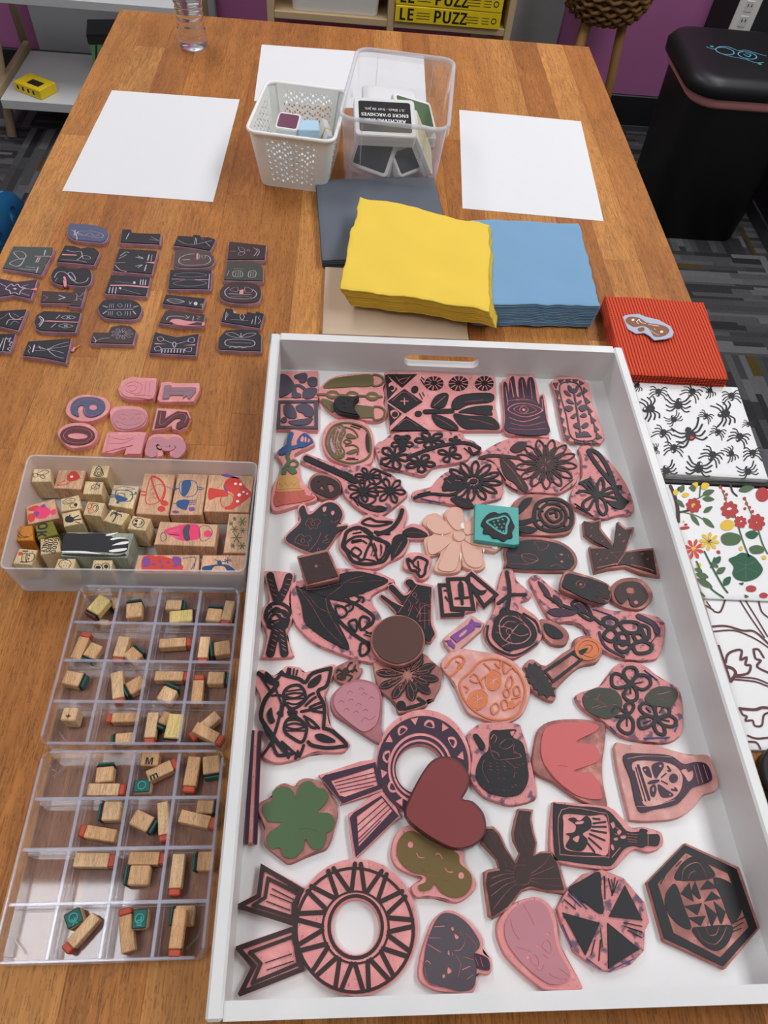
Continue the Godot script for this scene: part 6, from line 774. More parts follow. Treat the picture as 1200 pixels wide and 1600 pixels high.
	stamp("hexagon_stamp", "large hexagonal stamp with arches and a triangle pinwheel in the tray's front right", "carved rubber stamps in the white tray", 0.2712, 0.7582, 0.6294, 5.2, "pinkbrown", "p-199 -71 -11 -210 182 -122 199 82 26 210 -181 121", "", "Pk -200 -70 -21 -203 165 -116 184 83 18 202 -181 113|X_ -164 -66 -24 -174 125 -101 151 80 13 175 -142 97|Fk -146 -19 -122 -50 -92 -63 -80 7 -70 80 -103 79 -136 51 -151 16|Fk 63 -84 123 -70 148 -25 143 20 118 52 88 65 77 -6|Fk -85 -77 -66 -121 -14 -157 25 -157 56 -131 65 -86|Fk -69 85 -18 77 87 74 71 114 36 145 -3 154 -44 131|c_3 -64 -79 -48 -114 -12 -135 23 -135 39 -84|c_3 -38 -81 -25 -101 0 -108 12 -84|c_3 -49 83 -37 119 3 134 38 113 68 77|c_3 -15 79 -7 104 20 101 38 76|Pk -81 -32 -37 -70 -38 -5|Pk -38 -38 -13 -74 -5 -16 -15 -12|Pk -2 -45 37 -78 72 -51|Pk 4 -5 42 -39 73 -15|Pk -77 10 -7 0 -35 40|Pk 2 2 42 39 12 76 7 70|Pk 41 -5 78 29 51 70 45 67|Pk -73 48 -4 42 -32 75|lk3 -153 -65 -111 -111|lk3 88 70 148 46|lk3 92 83 135 64|lk3 84 95 122 83|lk3 -77 -125 -48 -145")
	stamp("violets_stamp", "stamp of three outlined violets between two dark leaves, right side of the tray", "carved rubber stamps in the white tray", 0.2481, 0.7582, 0.4712, 5.2, "smudge", "s-238 -8 -218 -32 -117 -67 -66 -124 -17 -171 50 -184 110 -165 164 -111 238 -60 238 8 211 123 181 162 121 184 17 178 -69 157 -135 99 -215 39", "", "Fv -211 -9 -174 -41 -118 -54 -57 -43 -35 5 -54 50 -82 74 -122 86 -165 74 -205 44|Fv 72 -12 117 -54 175 -67 226 -48 217 -9 174 33 122 24 85 17|c_3 -202 -17 -151 1 -110 28 -69 50|c_2 -151 1 -131 -26|c_2 -110 28 -159 40|c_2 -103 28 -63 19|c_2 -182 40 -140 24|c_3 108 -50 127 -31 151 -31 210 -48|c_2 129 -7 174 0|Ok14 12 -78 -22 -120 -55 -115 -64 -67 -32 -56|Ok14 20 -84 -1 -124 20 -151 56 -152 61 -122|Ok14 28 -77 69 -118 110 -110 112 -74 69 -49|Ok14 20 -70 40 -41 32 -6 -2 4 -23 -24|Ok13 -26 63 -66 35 -91 54 -74 74|Ok13 -21 58 -26 26 1 10 13 26 -4 53|Ok14 -27 71 -6 94 -19 139 -51 147 -76 122 -63 95|Ok14 102 74 98 24 62 13 38 33 52 60|Ok14 106 72 114 24 152 10 172 39 153 70|Ok14 108 82 162 66 189 88 169 115 124 108|Ok14 100 87 126 115 122 149 93 145 84 116|Ok14 95 86 64 71 23 87 22 124 62 116|Ek 21 -75 35 -75 19 -64|Ek 102 81 112 81 100 90|lk5 -24 57 -46 50|lk5 -29 76 -37 117|lk5 122 55 143 31|lk5 83 55 66 33|lk5 75 90 42 101|lk5 122 85 159 92|lk5 36 -77 77 -85|lk5 17 -64 11 -29|lb4 -200 -25 -125 -54|lb4 98 -143 150 -95|lb5 27 168 141 163|lb4 171 137 194 107|lb4 -113 118 -89 148")
	stamp("tulip_stamp", "salmon pink tulip bloom stamp lying sideways, right of the curled cat", "carved rubber stamps in the white tray", 0.1876, 0.7582, 0.5245, 5.2, "pinkbrown", "s-170 36 -145 -84 -115 -143 -58 -171 35 -180 125 -174 170 -154 151 -66 127 6 115 82 116 170 102 180 47 171 -20 138 -90 85", "", "Fi -128 -50 -99 -130 -34 -158 80 -163 136 -151 119 -125 28 -80 99 -67 120 -31 102 4 -4 41 56 48 88 73 98 142 59 152 -9 136 -73 89 -121 20|c_1 -69 20 -26 23|c_1 28 -80 66 -86 116 -118|c_2 -126 13 -72 88 -10 138")
	stamp("bottle_stamp", "pale pink bottle stamp with a moth and moon label, against the tray's right wall", "carved rubber stamps in the white tray", 0.2680, 0.7582, 0.5403, 5.2, "palepink", "s-209 -138 -146 -151 -41 -152 37 -131 114 -111 191 -111 204 -78 209 -1 187 35 129 52 72 102 5 139 -77 152 -191 152 -205 116", "", "Fd -180 -103 -88 -112 22 -105 73 -71 127 -79 175 -69 180 -10 131 13 84 27 37 67 -6 94 -96 111 -163 116 -170 -7|C_ -146 -75 -36 -81 34 -63 55 -16 24 46 -39 81 -135 95 -144 6|ld11 -125 -63 -109 73|ld4 -137 -56 -125 80|ld4 -148 -42 -139 80|Fd -108 -54 -85 -59 -78 -42 -77 -15 -94 -20 -105 -35|Fd -66 -63 -22 -78 -15 -60 -41 -29 -63 -11|Fd -94 26 -73 13 -69 33 -84 61 -98 57|Fd -58 13 -27 33 -2 53 -20 63 -56 61|Ed -74 3 -47 -2 -76 11|Ed 15 -12 34 -12 10 7|Q_ -99 -45 -94 -45 -100 -41|Q_ -29 -62 -23 -62 -31 -56|Q_ -83 33 -79 33 -86 43|Q_ -17 53 -13 53 -18 57|ld5 -37 -15 -11 -32|ld5 -40 -1 -15 12|Ld7 2 -60 10 -43 -1 -43|Ld7 -5 33 16 36 11 26|C_ 55 -43 79 -50 86 -37 106 -44 99 -16 76 1 67 -19|c_3 -166 -90 -90 -102 28 -99|c_2 26 -89 77 -57|c_3 -179 100 -93 96 -1 73|c_3 117 -68 117 11|c_3 133 -72 136 8|c_3 158 -69 162 -6|c_1 36 -99 40 -43|c_1 45 -95 50 -42|c_1 54 -91 60 -41|c_1 64 -87 70 -39|c_1 73 -83 80 -38|c_1 82 -79 90 -37|c_1 15 66 44 25|c_1 27 58 52 22|c_1 40 50 60 19|c_1 52 42 69 15|c_1 64 33 77 12")
	stamp("bottle_stamp", "black potion bottle stamp with a framed picture on its label, below the tulip stamp", "carved rubber stamps in the white tray", 0.2049, 0.7582, 0.5812, 5.2, "pink", "s-229 28 -197 -107 -180 -122 -96 -116 30 -106 79 -63 112 -26 155 -29 182 -23 229 -7 221 42 162 64 109 52 46 95 5 122 -69 122 -202 101 -226 77", "", "Fk -197 -100 -179 -113 -104 -105 14 -94 62 -45 88 -11 136 -10 147 -21 172 -15 168 -1 215 2 202 41 161 40 137 49 104 42 61 55 9 104 -26 113 -178 95 -216 74|q_3 -165 -90 -10 -81 21 -59 -2 72 -27 81 -178 75 -195 54|C_ -154 -74 -54 -68 15 -62 -6 69 -65 67 -159 60 -177 36 -165 -39|Fk -143 -55 -118 -61 -99 -49 -68 -68 -51 -49 -59 -20 -94 -1 -78 23 -105 60 -152 57 -169 42 -147 11 -162 -1 -127 -8 -116 -33|C_ -114 -45 -82 -49 -87 -39 -115 -36|C_ -138 17 -109 5 -120 30|lk7 -45 -39 8 -46|lk7 -51 -27 6 -27|lk7 -57 -14 2 -5|lk7 -66 -1 -9 23|lk7 -72 14 -29 54|lk7 -82 30 -58 65|lk7 -42 -58 -14 -55|C_ 28 -40 40 -46 43 -30 31 -21|C_ 46 -8 58 -18 65 -8 51 1|C_ 56 8 78 4 77 14 61 17|C_ 27 17 42 11 45 20 32 23|C_ 11 42 20 36 23 54 13 57|c_3 34 -2 57 4|c_2 86 -2 131 1|c_2 84 8 125 12|c_2 82 17 122 22|c_2 83 26 120 30|c_3 171 -2 162 38|c_3 24 -40 61 -14|c_3 6 84 48 48")
	stamp("cards_stamp", "black stamp of three fanned cards with a sword and a moon, centre of the tray", "carved rubber stamps in the white tray", 0.1135, 0.7582, 0.3669, 5.2, "pink", "p-147 -51 -104 -55 -105 -85 -20 -96 24 -129 147 -1 69 77 31 42 25 92 -27 106 -35 124 -143 129", "", "ok17 -142 -33 -102 -36 -90 96 -38 98 -43 120 -138 127|ok17 -100 -67 0 -75 12 89 -90 88|ok17 18 -103 130 10 64 73 -12 -71|ld8 -121 -5 -106 -6|ld8 -118 28 -104 50|Pk -53 -41 -39 -64 -27 -44 -26 31 -53 35|lk10 -70 36 -8 29|lk13 -40 32 -39 65|Fk 13 -49 32 -27 56 -10 86 -14 64 12 29 7 11 -20")
	stamp("sweet_stamp", "small pale stamp of a wrapped sweet in bright purple, centre of the tray", "carved rubber stamps in the white tray", 0.1052, 0.7582, 0.4102, 5.2, "palepink", "p-99 28 -83 10 44 -96 99 -56 82 -21 -43 91 -63 96 -93 54", "", "PV -67 18 27 -50 51 -21 -39 48|PV -95 39 -66 34 -60 46 -46 62 -53 79 -66 65 -78 62 -79 45|PV 27 -55 39 -77 52 -59 83 -51 79 -35 55 -34 42 -27|Q_ -6 0 15 -18 -4 8|c_3 -52 13 -33 42|c_3 32 -48 47 -20")
	stamp("carnation_stamp", "stamp of a single black carnation with its stem pointing up, centre right of the tray", "carved rubber stamps in the white tray", 0.1515, 0.7582, 0.3864, 5.2, "smudge", "s-20 -215 -2 -235 34 -236 51 -170 111 -103 95 -72 56 -56 63 -29 127 30 136 105 109 160 22 218 -19 236 -56 220 -111 175 -136 122 -124 69 -74 -19 -65 -75", "", "Fk -93 77 -73 28 -20 -2 34 4 96 62 108 120 77 167 11 191 -38 199 -78 171 -103 130|q_5 -62 66 -28 27 21 31 65 73 78 120 39 158 -15 164 -60 134|c_4 -73 77 -25 86 -8 107 -42 149|c_4 -8 107 37 63 73 84|c_4 -4 112 29 127 69 115|c_4 -25 123 -15 169|c_4 -55 87 -22 54 17 58|c_3 32 20 48 52|c_3 -65 181 -14 159|c_3 -86 109 -58 118|q_3 -34 97 -11 88 -4 112 -29 120|Lk19 4 -214 6 -112 -17 -6|lk17 3 -89 -56 -41|lk15 3 -89 84 -92|Lk11 -33 -16 -51 6 -5 -3|Lk9 -117 78 -127 131 -103 182 -31 221 28 209 102 162|Lk8 58 9 112 51 122 104")
	stamp("wisteria_stamp", "long stamp of a drooping flower cluster with leaves, right side of the tray", "carved rubber stamps in the white tray", 0.2368, 0.7582, 0.3889, 5.2, "smudge", "s-311 -173 -304 -208 -269 -217 -233 -177 -188 -132 -122 -95 -34 -69 71 -33 173 -30 272 -10 300 8 311 46 252 187 198 217 80 216 -2 182 -51 131 -88 58 -143 32 -224 34 -259 -16", "", "Fd -274 -180 -242 -152 -223 -107 -236 -90 -261 -129|Lk16 -248 -107 -194 -63 -137 -37 -61 -12 0 41|Fd -207 -108 -172 -75 -178 -36 -204 -63|Fd -251 -17 -209 -35 -139 -26 -100 -22 -134 1 -215 9|Ok14 -123 -65 -80 -78 -47 -34 -42 21 -75 11 -109 -27|Fd -114 -54 -83 -61 -58 -28 -83 -28|Ok17 14 19 47 5 79 23 62 56 18 52|Ok17 91 39 134 27 182 37 167 80 112 81|Ok17 11 84 45 67 63 99 32 131 1 111|Ok17 68 98 106 87 113 124 78 146|Ok17 145 91 181 85 189 117 152 128|Ok17 50 141 92 130 116 155 80 182 49 167|Ok17 133 144 182 127 217 148 199 179 139 186|Ok16 190 47 223 57 218 100 200 111|Ld29 191 -2 253 35 263 78|Ld12 -19 85 -3 158 75 207|lb5 -26 -35 59 -4|lk4 220 132 261 89|lk4 5 168 66 203")
	stamp("palm_stamp", "small black open palm stamp with an eye, lying on the drooping flower stamp", "carved rubber stamps in the white tray", 0.2259, 0.7652, 0.3608, 5.0, "pinkbrown", "s-121 -5 -105 -52 -77 -88 -16 -75 62 -48 120 -15 121 22 104 75 36 88 -21 67 -118 25", "", "Fk -115 5 -100 -39 -77 -66 -25 -56 52 -29 44 45 22 79 -26 64 -81 29|lk29 46 -21 98 1|lk29 40 9 103 30|lk29 29 40 96 55|lk24 4 67 72 84|q_4 -46 -9 -22 -30 0 -10 -27 13|Q_ -23 -8 -15 -9 -25 1|c_3 49 -12 106 12|c_3 43 20 102 41|c_3 27 51 85 69|c_2 -62 -20 -53 -14|c_2 5 -22 16 -28|c_2 -27 -44 -25 -37")
	stamp("doughnut_stamp", "round black doughnut stamp with a bite, right edge of the tray", "carved rubber stamps in the white tray", 0.2742, 0.7582, 0.3630, 5.2, "pinkbrown", "s-105 -9 -77 -56 -16 -86 68 -81 105 -4 70 57 20 86 -41 82 -98 50", "", "Fn -88 1 -64 -40 -17 -61 50 -55 77 8 51 54 4 78 -24 67 -27 33 -64 63 -85 41|Q_ -7 -11 12 -11 -11 6|q_3 -28 -12 -3 -31 16 -11 -12 13|C_ -5 50 12 41 18 55 2 64|c_2 -70 -11 -44 -35|c_2 41 -37 61 8")
	stamp("droplet_stamp", "small teardrop stamp, left of the drooping flower stamp", "carved rubber stamps in the white tray", 0.1908, 0.7582, 0.4063, 5.2, "pinkbrown", "s-66 -53 -47 -67 6 -52 52 -19 66 18 45 58 7 67 -39 49 -61 -3", "", "Fk -46 -39 -3 -29 33 7 29 31 -8 36 -43 9")
	stamp("candle_stamp", "stamp of a lit candle in a fluted dish with an orange flame", "carved rubber stamps in the white tray", 0.1947, 0.7582, 0.4409, 5.2, "pinkbrown", "s-191 19 -172 -23 -139 -34 -86 -5 1 -68 55 -100 72 -142 135 -159 190 -123 191 -80 152 -26 68 -4 -20 67 -55 106 -64 144 -91 159 -168 108", "", "Ee 121 -88 183 -90 111 -33|q_4 71 -79 113 -127 161 -117 168 -76 128 -45|q_4 89 -74 114 -106 143 -101 123 -70|Fk 75 -74 91 -85 122 -92 103 -67 81 -57|lk13 -97 25 55 -74|lk13 -66 71 83 -37|ln10 -95 25 -66 71|lk12 44 -68 83 -37|Pj -188 7 -171 12 -164 -13 -148 -6 -137 -19 -125 1 -110 -2 -111 17 -95 25 -103 45 -85 54 -88 74 -70 78 -78 98 -58 102 -71 117 -67 140 -88 136 -104 150 -116 134 -139 137 -141 113 -159 109 -160 85 -178 80 -173 56 -189 51 -180 31|c_2 -116 58 -78 65|c_2 -123 68 -104 97|c_2 -135 72 -142 109|c_2 -146 68 -176 96|c_2 -151 58 -189 64|c_2 -147 47 -177 28|c_2 -136 38 -143 3|c_2 -124 39 -104 3|c_2 -116 47 -78 28")
	stamp("sugar_skull_stamp", "large pale sugar skull stamp with orange flower eyes, centre of the tray", "carved rubber stamps in the white tray", 0.1209, 0.7582, 0.4594, 5.2, "palepink", "s-194 -86 -172 -136 -111 -172 -16 -162 71 -148 152 -103 194 -24 190 43 152 120 100 157 44 172 -35 150 -89 124 -120 57 -143 -9", "", "Le8 -177 -78 -146 -118 -107 -134 -90 -109 -142 -49 -165 -39|Oe8 -116 -11 -66 -61 -15 -111 62 -123 134 -84 168 -16 166 50 127 125 69 153 -3 150 -71 110 -108 55|Ee 35 -24 73 -32 30 26|Ee -44 68 2 62 -48 114|qc5 1 -23 28 -67 68 -44 69 5 33 29 2 11|qc4 -86 69 -46 26 -2 48 -6 90 -49 111 -80 101|Le7 -1 -101 28 -62 -23 -23 -15 16 -36 25|Le6 -68 -36 -53 -51 -35 -37 -33 -13 -56 -12 -69 -22|Le6 89 -103 88 -54 124 -84 141 -65|Oe6 99 -25 115 -45 121 -16 104 14 88 4|Oe6 74 33 90 14 101 37 82 56|Oe6 12 99 36 81 47 108 17 131|Oe6 122 13 142 3 147 37 123 46|Oe6 60 76 79 66 89 98 65 112|Le7 51 -102 68 -83 80 -113|Le6 -128 -109 -110 -99 -121 -79 -102 -80|Le6 107 61 146 51|Le6 112 98 143 70|Ee 100 89 115 89 97 107|Le6 -92 36 -82 17 -99 8|c_5 38 -48 32 10|c_5 17 -33 55 -5|c_5 15 -4 58 -36|c_5 -42 44 -46 93|c_5 -65 54 -22 83|c_5 -67 84 -19 53")

func small_stamps() -> void:
	compartment_tray("back one of the two clear plastic compartment trays, sixteen cells with small stamps", -0.1732, 0.4450, 0.1439, 0.1436, 0.0055)
	compartment_tray("front one of the two clear plastic compartment trays, its left column empty", -0.1687, 0.5926, 0.1407, 0.1422, 0.0160)
	stamp("letter_stamp", "slate blue oval letter stamp with white scrollwork, farthest left in the back row", "black letter stamps laid out on the table", -0.3649, 0.7502, -0.1769, 5.2, "pinklilac", "s-138 4 -142 -92 -100 -96 -15 -98 76 -77 130 -26 142 35 120 98 28 97 -57 91 -108 60", "", "Iz6|c_5 -98 73 -52 90 -78 12 -112 -21|c_5 -87 -24 -80 42 -65 -4|q_4 -61 -4 -9 -17 43 -15 99 9 106 45 57 50 2 33 -49 31|c_4 -54 10 -14 35 13 3 54 35 82 11")
	stamp("letter_stamp", "black letter L stamp lying on its side in the back row", "black letter stamps laid out on the table", -0.2939, 0.7502, -0.1747, 5.2, "pinklilac", "p-127 79 -143 -75 -76 -79 -61 -42 129 -49 143 75", "", "Ik6|c_5 -91 40 -84 -34|c_4 67 -6 125 33|c_4 64 24 130 35|c_10 133 2 142 82")
	stamp("letter_stamp", "black letter F stamp lying on its side, back row above the brown G", "black letter stamps laid out on the table", -0.2208, 0.7502, -0.1697, 5.2, "pinklilac", "p-138 51 -124 -66 -26 -63 -24 -86 30 -84 37 -63 71 -66 77 -73 138 -47 117 86 -10 64", "", "Ik5|c_4 -116 -13 -58 26 10 26 66 -5 116 -29|c_4 -1 -50 2 27|c_4 8 -44 13 19|c_4 73 -6 110 42|Fp 39 -35 53 -42 60 -24 46 -16")
	stamp("letter_stamp", "dark letter V stamp with faint floral lines, farthest right in the back row", "black letter stamps laid out on the table", -0.1489, 0.7502, -0.1553, 5.2, "pinklilac", "p-125 105 -132 -105 127 -85 132 75", "", "In5|c_4 -110 7 -73 3|q_3 -62 -36 -40 -44 -14 -15 -34 12|q_3 -55 27 -28 -1 -11 22 -38 50|c_4 43 -46 69 -11 52 47|c_4 63 -42 85 -6 71 46|c_3 2 -4 7 -24 21 0")
	stamp("letter_stamp", "greenish grey letter N stamp with a lily drawn in it, leftmost in its row", "black letter stamps laid out on the table", -0.4260, 0.7502, -0.1114, 5.2, "pinklilac", "p-134 103 -132 -132 124 -146 134 -91 121 146", "", "IG5|q_5 -107 -68 -62 -80 -21 -35 -38 7 -81 -30|q_5 -101 54 -70 10 -26 -8 -36 74|c_5 -22 6 -32 60 -57 83|Pp 30 -40 133 -50 133 -34 41 -28|Pp 31 55 124 43 118 67 51 69|c_6 82 -108 88 -53|c_6 55 25 57 -29|c_6 67 24 69 -30|c_6 83 70 86 129|c_5 -29 100 84 103|c_5 5 77 70 80")
	stamp("letter_stamp", "black letter R stamp lying on its side between the greenish N and the M", "black letter stamps laid out on the table", -0.3653, 0.7502, -0.1272, 5.2, "pinklilac", "p-126 82 -115 -95 -44 -95 -2 -73 36 -91 87 -86 126 -41 119 95 2 88", "", "Ik5|Pp -107 2 -13 0 -11 11 -104 15|c_5 -89 -42 -36 -26 3 -37 22 10 1 60|q_4 30 9 72 12 78 39 36 36|c_4 -97 63 1 60 69 74")
	stamp("letter_stamp", "widest black letter M stamp with grass-like white cuts in its notches", "black letter stamps laid out on the table", -0.2916, 0.7502, -0.1211, 5.2, "pinklilac", "p-125 110 -131 -127 125 -126 131 127 -76 119", "", "Ik5|c_5 -104 -43 -79 -87 -53 -83|c_5 -107 -15 -66 -61|c_5 -118 54 -75 104 -32 114|Pp 64 10 128 -3 127 18|c_6 -3 -39 48 -30 10 -54|c_6 14 56 52 39 33 68|c_7 78 -75 80 -12|c_7 80 36 79 97|c_4 98 -76 102 -7|c_5 -118 34 -58 22")
	stamp("letter_stamp", "brown rounded letter G stamp with pink cuts, under the black letter F", "black letter stamps laid out on the table", -0.2166, 0.7502, -0.1328, 5.2, "pinklilac", "s-128 61 -134 -11 -130 -86 2 -99 79 -87 130 -36 134 25 100 78 -44 99 -96 94", "", "IN5|Pp 8 -62 21 -63 28 6 16 7|c_5 -92 48 -92 -1 -47 -42 -4 -52|c_5 -92 48 -45 74 70 57 109 17 96 -31 64 -46|c_6 -71 19 -24 11|q_3 46 -45 65 -40 72 -16 53 -15|c_3 30 -49 36 -7")
	stamp("letter_stamp", "dark green letter B stamp lying on its back below the dark V", "black letter stamps laid out on the table", -0.1474, 0.7502, -0.1130, 5.2, "pinklilac", "p-130 108 -128 -83 -64 -107 -5 -82 41 -108 103 -86 122 -33 130 97", "", "Iv5|q_4 -71 11 -21 6 -12 59 -66 64|q_4 30 1 71 -2 72 57 32 61|c_3 -57 9 -55 63|c_3 -42 8 -38 61|c_3 -29 7 -24 60|c_3 41 0 43 57|c_3 56 -1 58 56|c_3 -102 2 -110 62|c_3 -75 -19 -8 -19")
	stamp("letter_stamp", "black letter S stamp lying on its side with white leaf lines", "black letter stamps laid out on the table", -0.3641, 0.7502, -0.0829, 5.2, "pinklilac", "s-121 43 -129 -48 -92 -94 -25 -84 16 -81 71 -90 112 -56 129 21 117 81 40 91 -30 81 -35 94 -82 79", "", "IK5|Fp 21 -49 40 -53 61 -13 100 -16 75 12 36 3|Fp -48 17 -31 22 -9 97 -23 105|c_5 -101 28 -94 -25 -57 -35 -7 7 47 67 99 49 106 9|q_5 -28 -18 -8 -33 31 29 14 44|c_3 -88 66 -82 26")
	stamp("letter_stamp", "purplish black letter X stamp with a flower at its centre, cut by the left edge", "black letter stamps laid out on the table", -0.4296, 0.7502, -0.0536, 5.2, "pinklilac", "p-138 -86 -107 -89 3 -60 127 -96 138 95 22 67 -62 96", "", "Id5|q_6 -30 -6 -15 -33 6 -16 23 -36 47 -7 79 -3 59 24 58 61 27 45 7 59 -9 29 -35 19|Q_ 19 10 30 9 22 19|c_5 53 -14 86 -36|c_5 56 -1 113 6|c_5 66 48 122 68|c_5 -94 -39 -38 -6|Pp 105 7 148 -9 150 16")
	stamp("letter_stamp", "black letter H stamp with long leaf outlines, below the brown G", "black letter stamps laid out on the table", -0.2155, 0.7502, -0.0896, 5.2, "pinklilac", "p-128 107 -145 -88 128 -107 145 91", "", "IK5|q_3 -109 -30 -52 -59 33 -67 101 -49 39 -26 -46 -18|q_3 -99 56 -41 16 44 8 111 31 51 65 -33 73|Pp -115 5 -44 -1 -32 6 -113 13|Pp 28 1 120 -10 121 -2 29 7|c_5 117 -68 130 93")
	stamp("letter_stamp", "brown oval letter C stamp with a wide pink notch, second from the right column's middle", "black letter stamps laid out on the table", -0.1483, 0.7502, -0.0684, 5.2, "pinklilac", "s-133 35 -129 -34 -85 -89 30 -105 104 -88 133 -22 125 69 71 101 -42 105 -108 77", "", "In4|Pp -11 -65 14 -65 19 18 -6 20|c_5 -78 -47 -101 0 -74 54 -2 65 82 52 103 5 74 -38|c_5 -74 20 72 17|q_3 -68 -25 -28 -52 -20 -7 -59 -9|q_3 25 -56 67 -37 70 -9 30 -6|c_3 -60 53 10 36 75 44")
	stamp("letter_stamp", "black letter N stamp with white stripes at two ends, left of the letter H", "black letter stamps laid out on the table", -0.2908, 0.7502, -0.0705, 5.2, "pinklilac", "p-132 91 -131 -95 124 -97 132 97", "", "IK5|Pp -112 6 -2 -4 132 4 130 17 0 9 -110 18|c_6 68 -62 73 -10|c_6 83 -64 89 -9|c_6 100 -62 105 -9|c_6 -107 31 -103 88|c_6 -88 29 -83 89|c_6 -68 28 -63 90|Q_ 33 -29 41 -30 36 -14|Q_ -43 34 -35 34 -40 47|c_3 -25 43 94 84|c_3 -87 -29 27 -19")
	stamp("letter_stamp", "black letter T stamp lying on its side with a pink V cut", "black letter stamps laid out on the table", -0.3664, 0.7502, -0.0434, 5.2, "pinklilac", "p-117 76 -136 -37 51 -40 55 -89 125 -95 136 94 63 95 65 68", "", "In5|c_7 -21 -3 23 18|c_7 -11 39 23 18|c_3 -116 5 -83 27 -102 59|c_3 74 -30 106 4 125 -47|c_3 83 44 108 17 140 51|c_3 87 -6 99 42")
	stamp("letter_stamp", "narrow black letter I stamp with one long leaf and a dot", "black letter stamps laid out on the table", -0.2170, 0.7502, -0.0450, 5.2, "pinklilac", "p-129 34 -124 -60 129 -40 121 60", "", "IK4|q_5 -105 -4 -62 -18 4 4 -55 25|Q_ 76 17 88 16 79 36|c_4 31 -4 49 27|c_4 36 28 53 0|c_4 105 28 118 16 119 49|c_4 -101 1 -3 4")
	stamp("letter_stamp", "black letter E stamp with two square notches, right column above the letter D", "black letter stamps laid out on the table", -0.1408, 0.7502, -0.0188, 5.2, "pinklilac", "p-131 44 -118 -85 -67 -84 -58 -47 -26 -39 16 -42 21 -64 71 -52 76 -74 131 -51 118 85", "", "IK4|Fp -61 -56 -47 -57 -40 -25 -54 -26|Fp 21 -41 35 -44 41 -19 27 -20|q_4 -18 -16 -7 -39 10 -13 -1 19|c_4 -106 -52 -103 28|c_4 64 9 61 51|c_4 82 -24 82 55|c_3 103 -26 98 -4 113 16 102 48|c_3 -101 -42 -92 -21 -103 1|c_3 -73 20 38 22")
	stamp("letter_stamp", "black oval letter Q stamp with rows of white strokes, left of the letter J", "black letter stamps laid out on the table", -0.2919, 0.7502, -0.0245, 5.2, "pinklilac", "s-131 22 -127 -51 -91 -85 26 -95 84 -79 124 -35 131 26 107 88 -15 95 -79 84", "", "IK5|c_6 -73 15 79 0|c_7 -107 -17 -78 -7|c_7 -92 55 -74 29|c_7 79 -20 104 -34|c_7 82 17 103 45|c_3 -70 -42 -64 -2|c_3 -58 -43 -52 -3|c_3 -47 -44 -41 -4|c_3 23 -50 28 -10|c_3 38 -51 43 -11|c_3 54 -52 59 -12|c_3 -63 28 -57 70|c_3 -52 27 -45 69|c_3 -40 26 -34 68|c_3 36 20 42 62|c_3 51 19 57 61|c_3 67 18 72 60|q_3 -22 -36 -8 -47 8 -26 -5 -13|q_3 -10 42 3 29 19 52 6 65")
	stamp("letter_stamp", "black letter A stamp with fan-shaped cuts, left edge above the small A", "black letter stamps laid out on the table", -0.4198, 0.7502, 0.0044, 5.2, "pinklilac", "p-94 -62 92 -98 94 98 -50 63", "", "IK5|c_5 -2 -52 24 -13 65 2 98 -42|c_5 12 52 16 11 60 8|c_3 36 56 48 21 82 35|c_3 22 -48 66 -22|Pp 52 9 89 -6 85 6|c_3 -43 16 -16 -21 -8 -45")
	stamp("letter_stamp", "black letter U stamp with leaf sprigs in its two long arms", "black letter stamps laid out on the table", -0.3617, 0.7502, 0.0047, 5.2, "pinklilac", "p-127 22 -132 -48 -97 -92 125 -92 132 86 -65 92 -104 72", "", "Ik5|Pp -72 -3 126 -8 129 2 -70 8|c_7 -108 -39 -77 -6 -84 53|c_4 -114 -32 -87 1 -95 42|q_4 21 -37 54 -57 103 -44 62 -23|q_4 24 39 57 19 106 36 66 55|c_5 48 -51 76 -30|c_5 54 -28 70 -53|c_5 52 29 79 46|c_5 57 48 74 27|c_5 -6 -23 8 -60|c_5 -16 59 4 17")
	stamp("letter_stamp", "black letter J stamp with a broad pink hollow, below the letter I", "black letter stamps laid out on the table", -0.2141, 0.7502, -0.0135, 5.2, "pinklilac", "p-135 57 -118 -50 -91 -71 135 -43 129 70 13 71", "", "In4|Fp -65 27 -33 14 44 29 133 32 134 64 30 72 -60 58|c_5 -92 29 -83 -3 -30 -12 19 -6|c_4 16 -27 40 3|c_4 21 10 44 -18|c_5 65 -20 67 22|c_3 85 -22 106 -18 92 4 110 8")
	stamp("letter_stamp", "dark letter P stamp lying down with a starburst in its bowl", "black letter stamps laid out on the table", -0.2899, 0.7502, 0.0223, 5.2, "pinklilac", "p-123 87 -128 -10 -38 -13 -33 -65 23 -87 86 -81 124 -43 128 80", "", "In5|c_4 -101 76 -59 45 -16 36|c_4 -114 32 -92 64 -93 92|q_3 66 -7 104 -17 106 -4|q_3 63 1 101 13 92 25|q_3 53 7 73 35 57 38|q_3 40 6 34 38 18 32|q_3 31 0 0 19 -8 7|q_3 29 -10 -12 -11 -8 -24|q_3 35 -17 5 -39 18 -47|q_3 48 -19 40 -51 58 -50|q_3 60 -16 80 -43 93 -33")
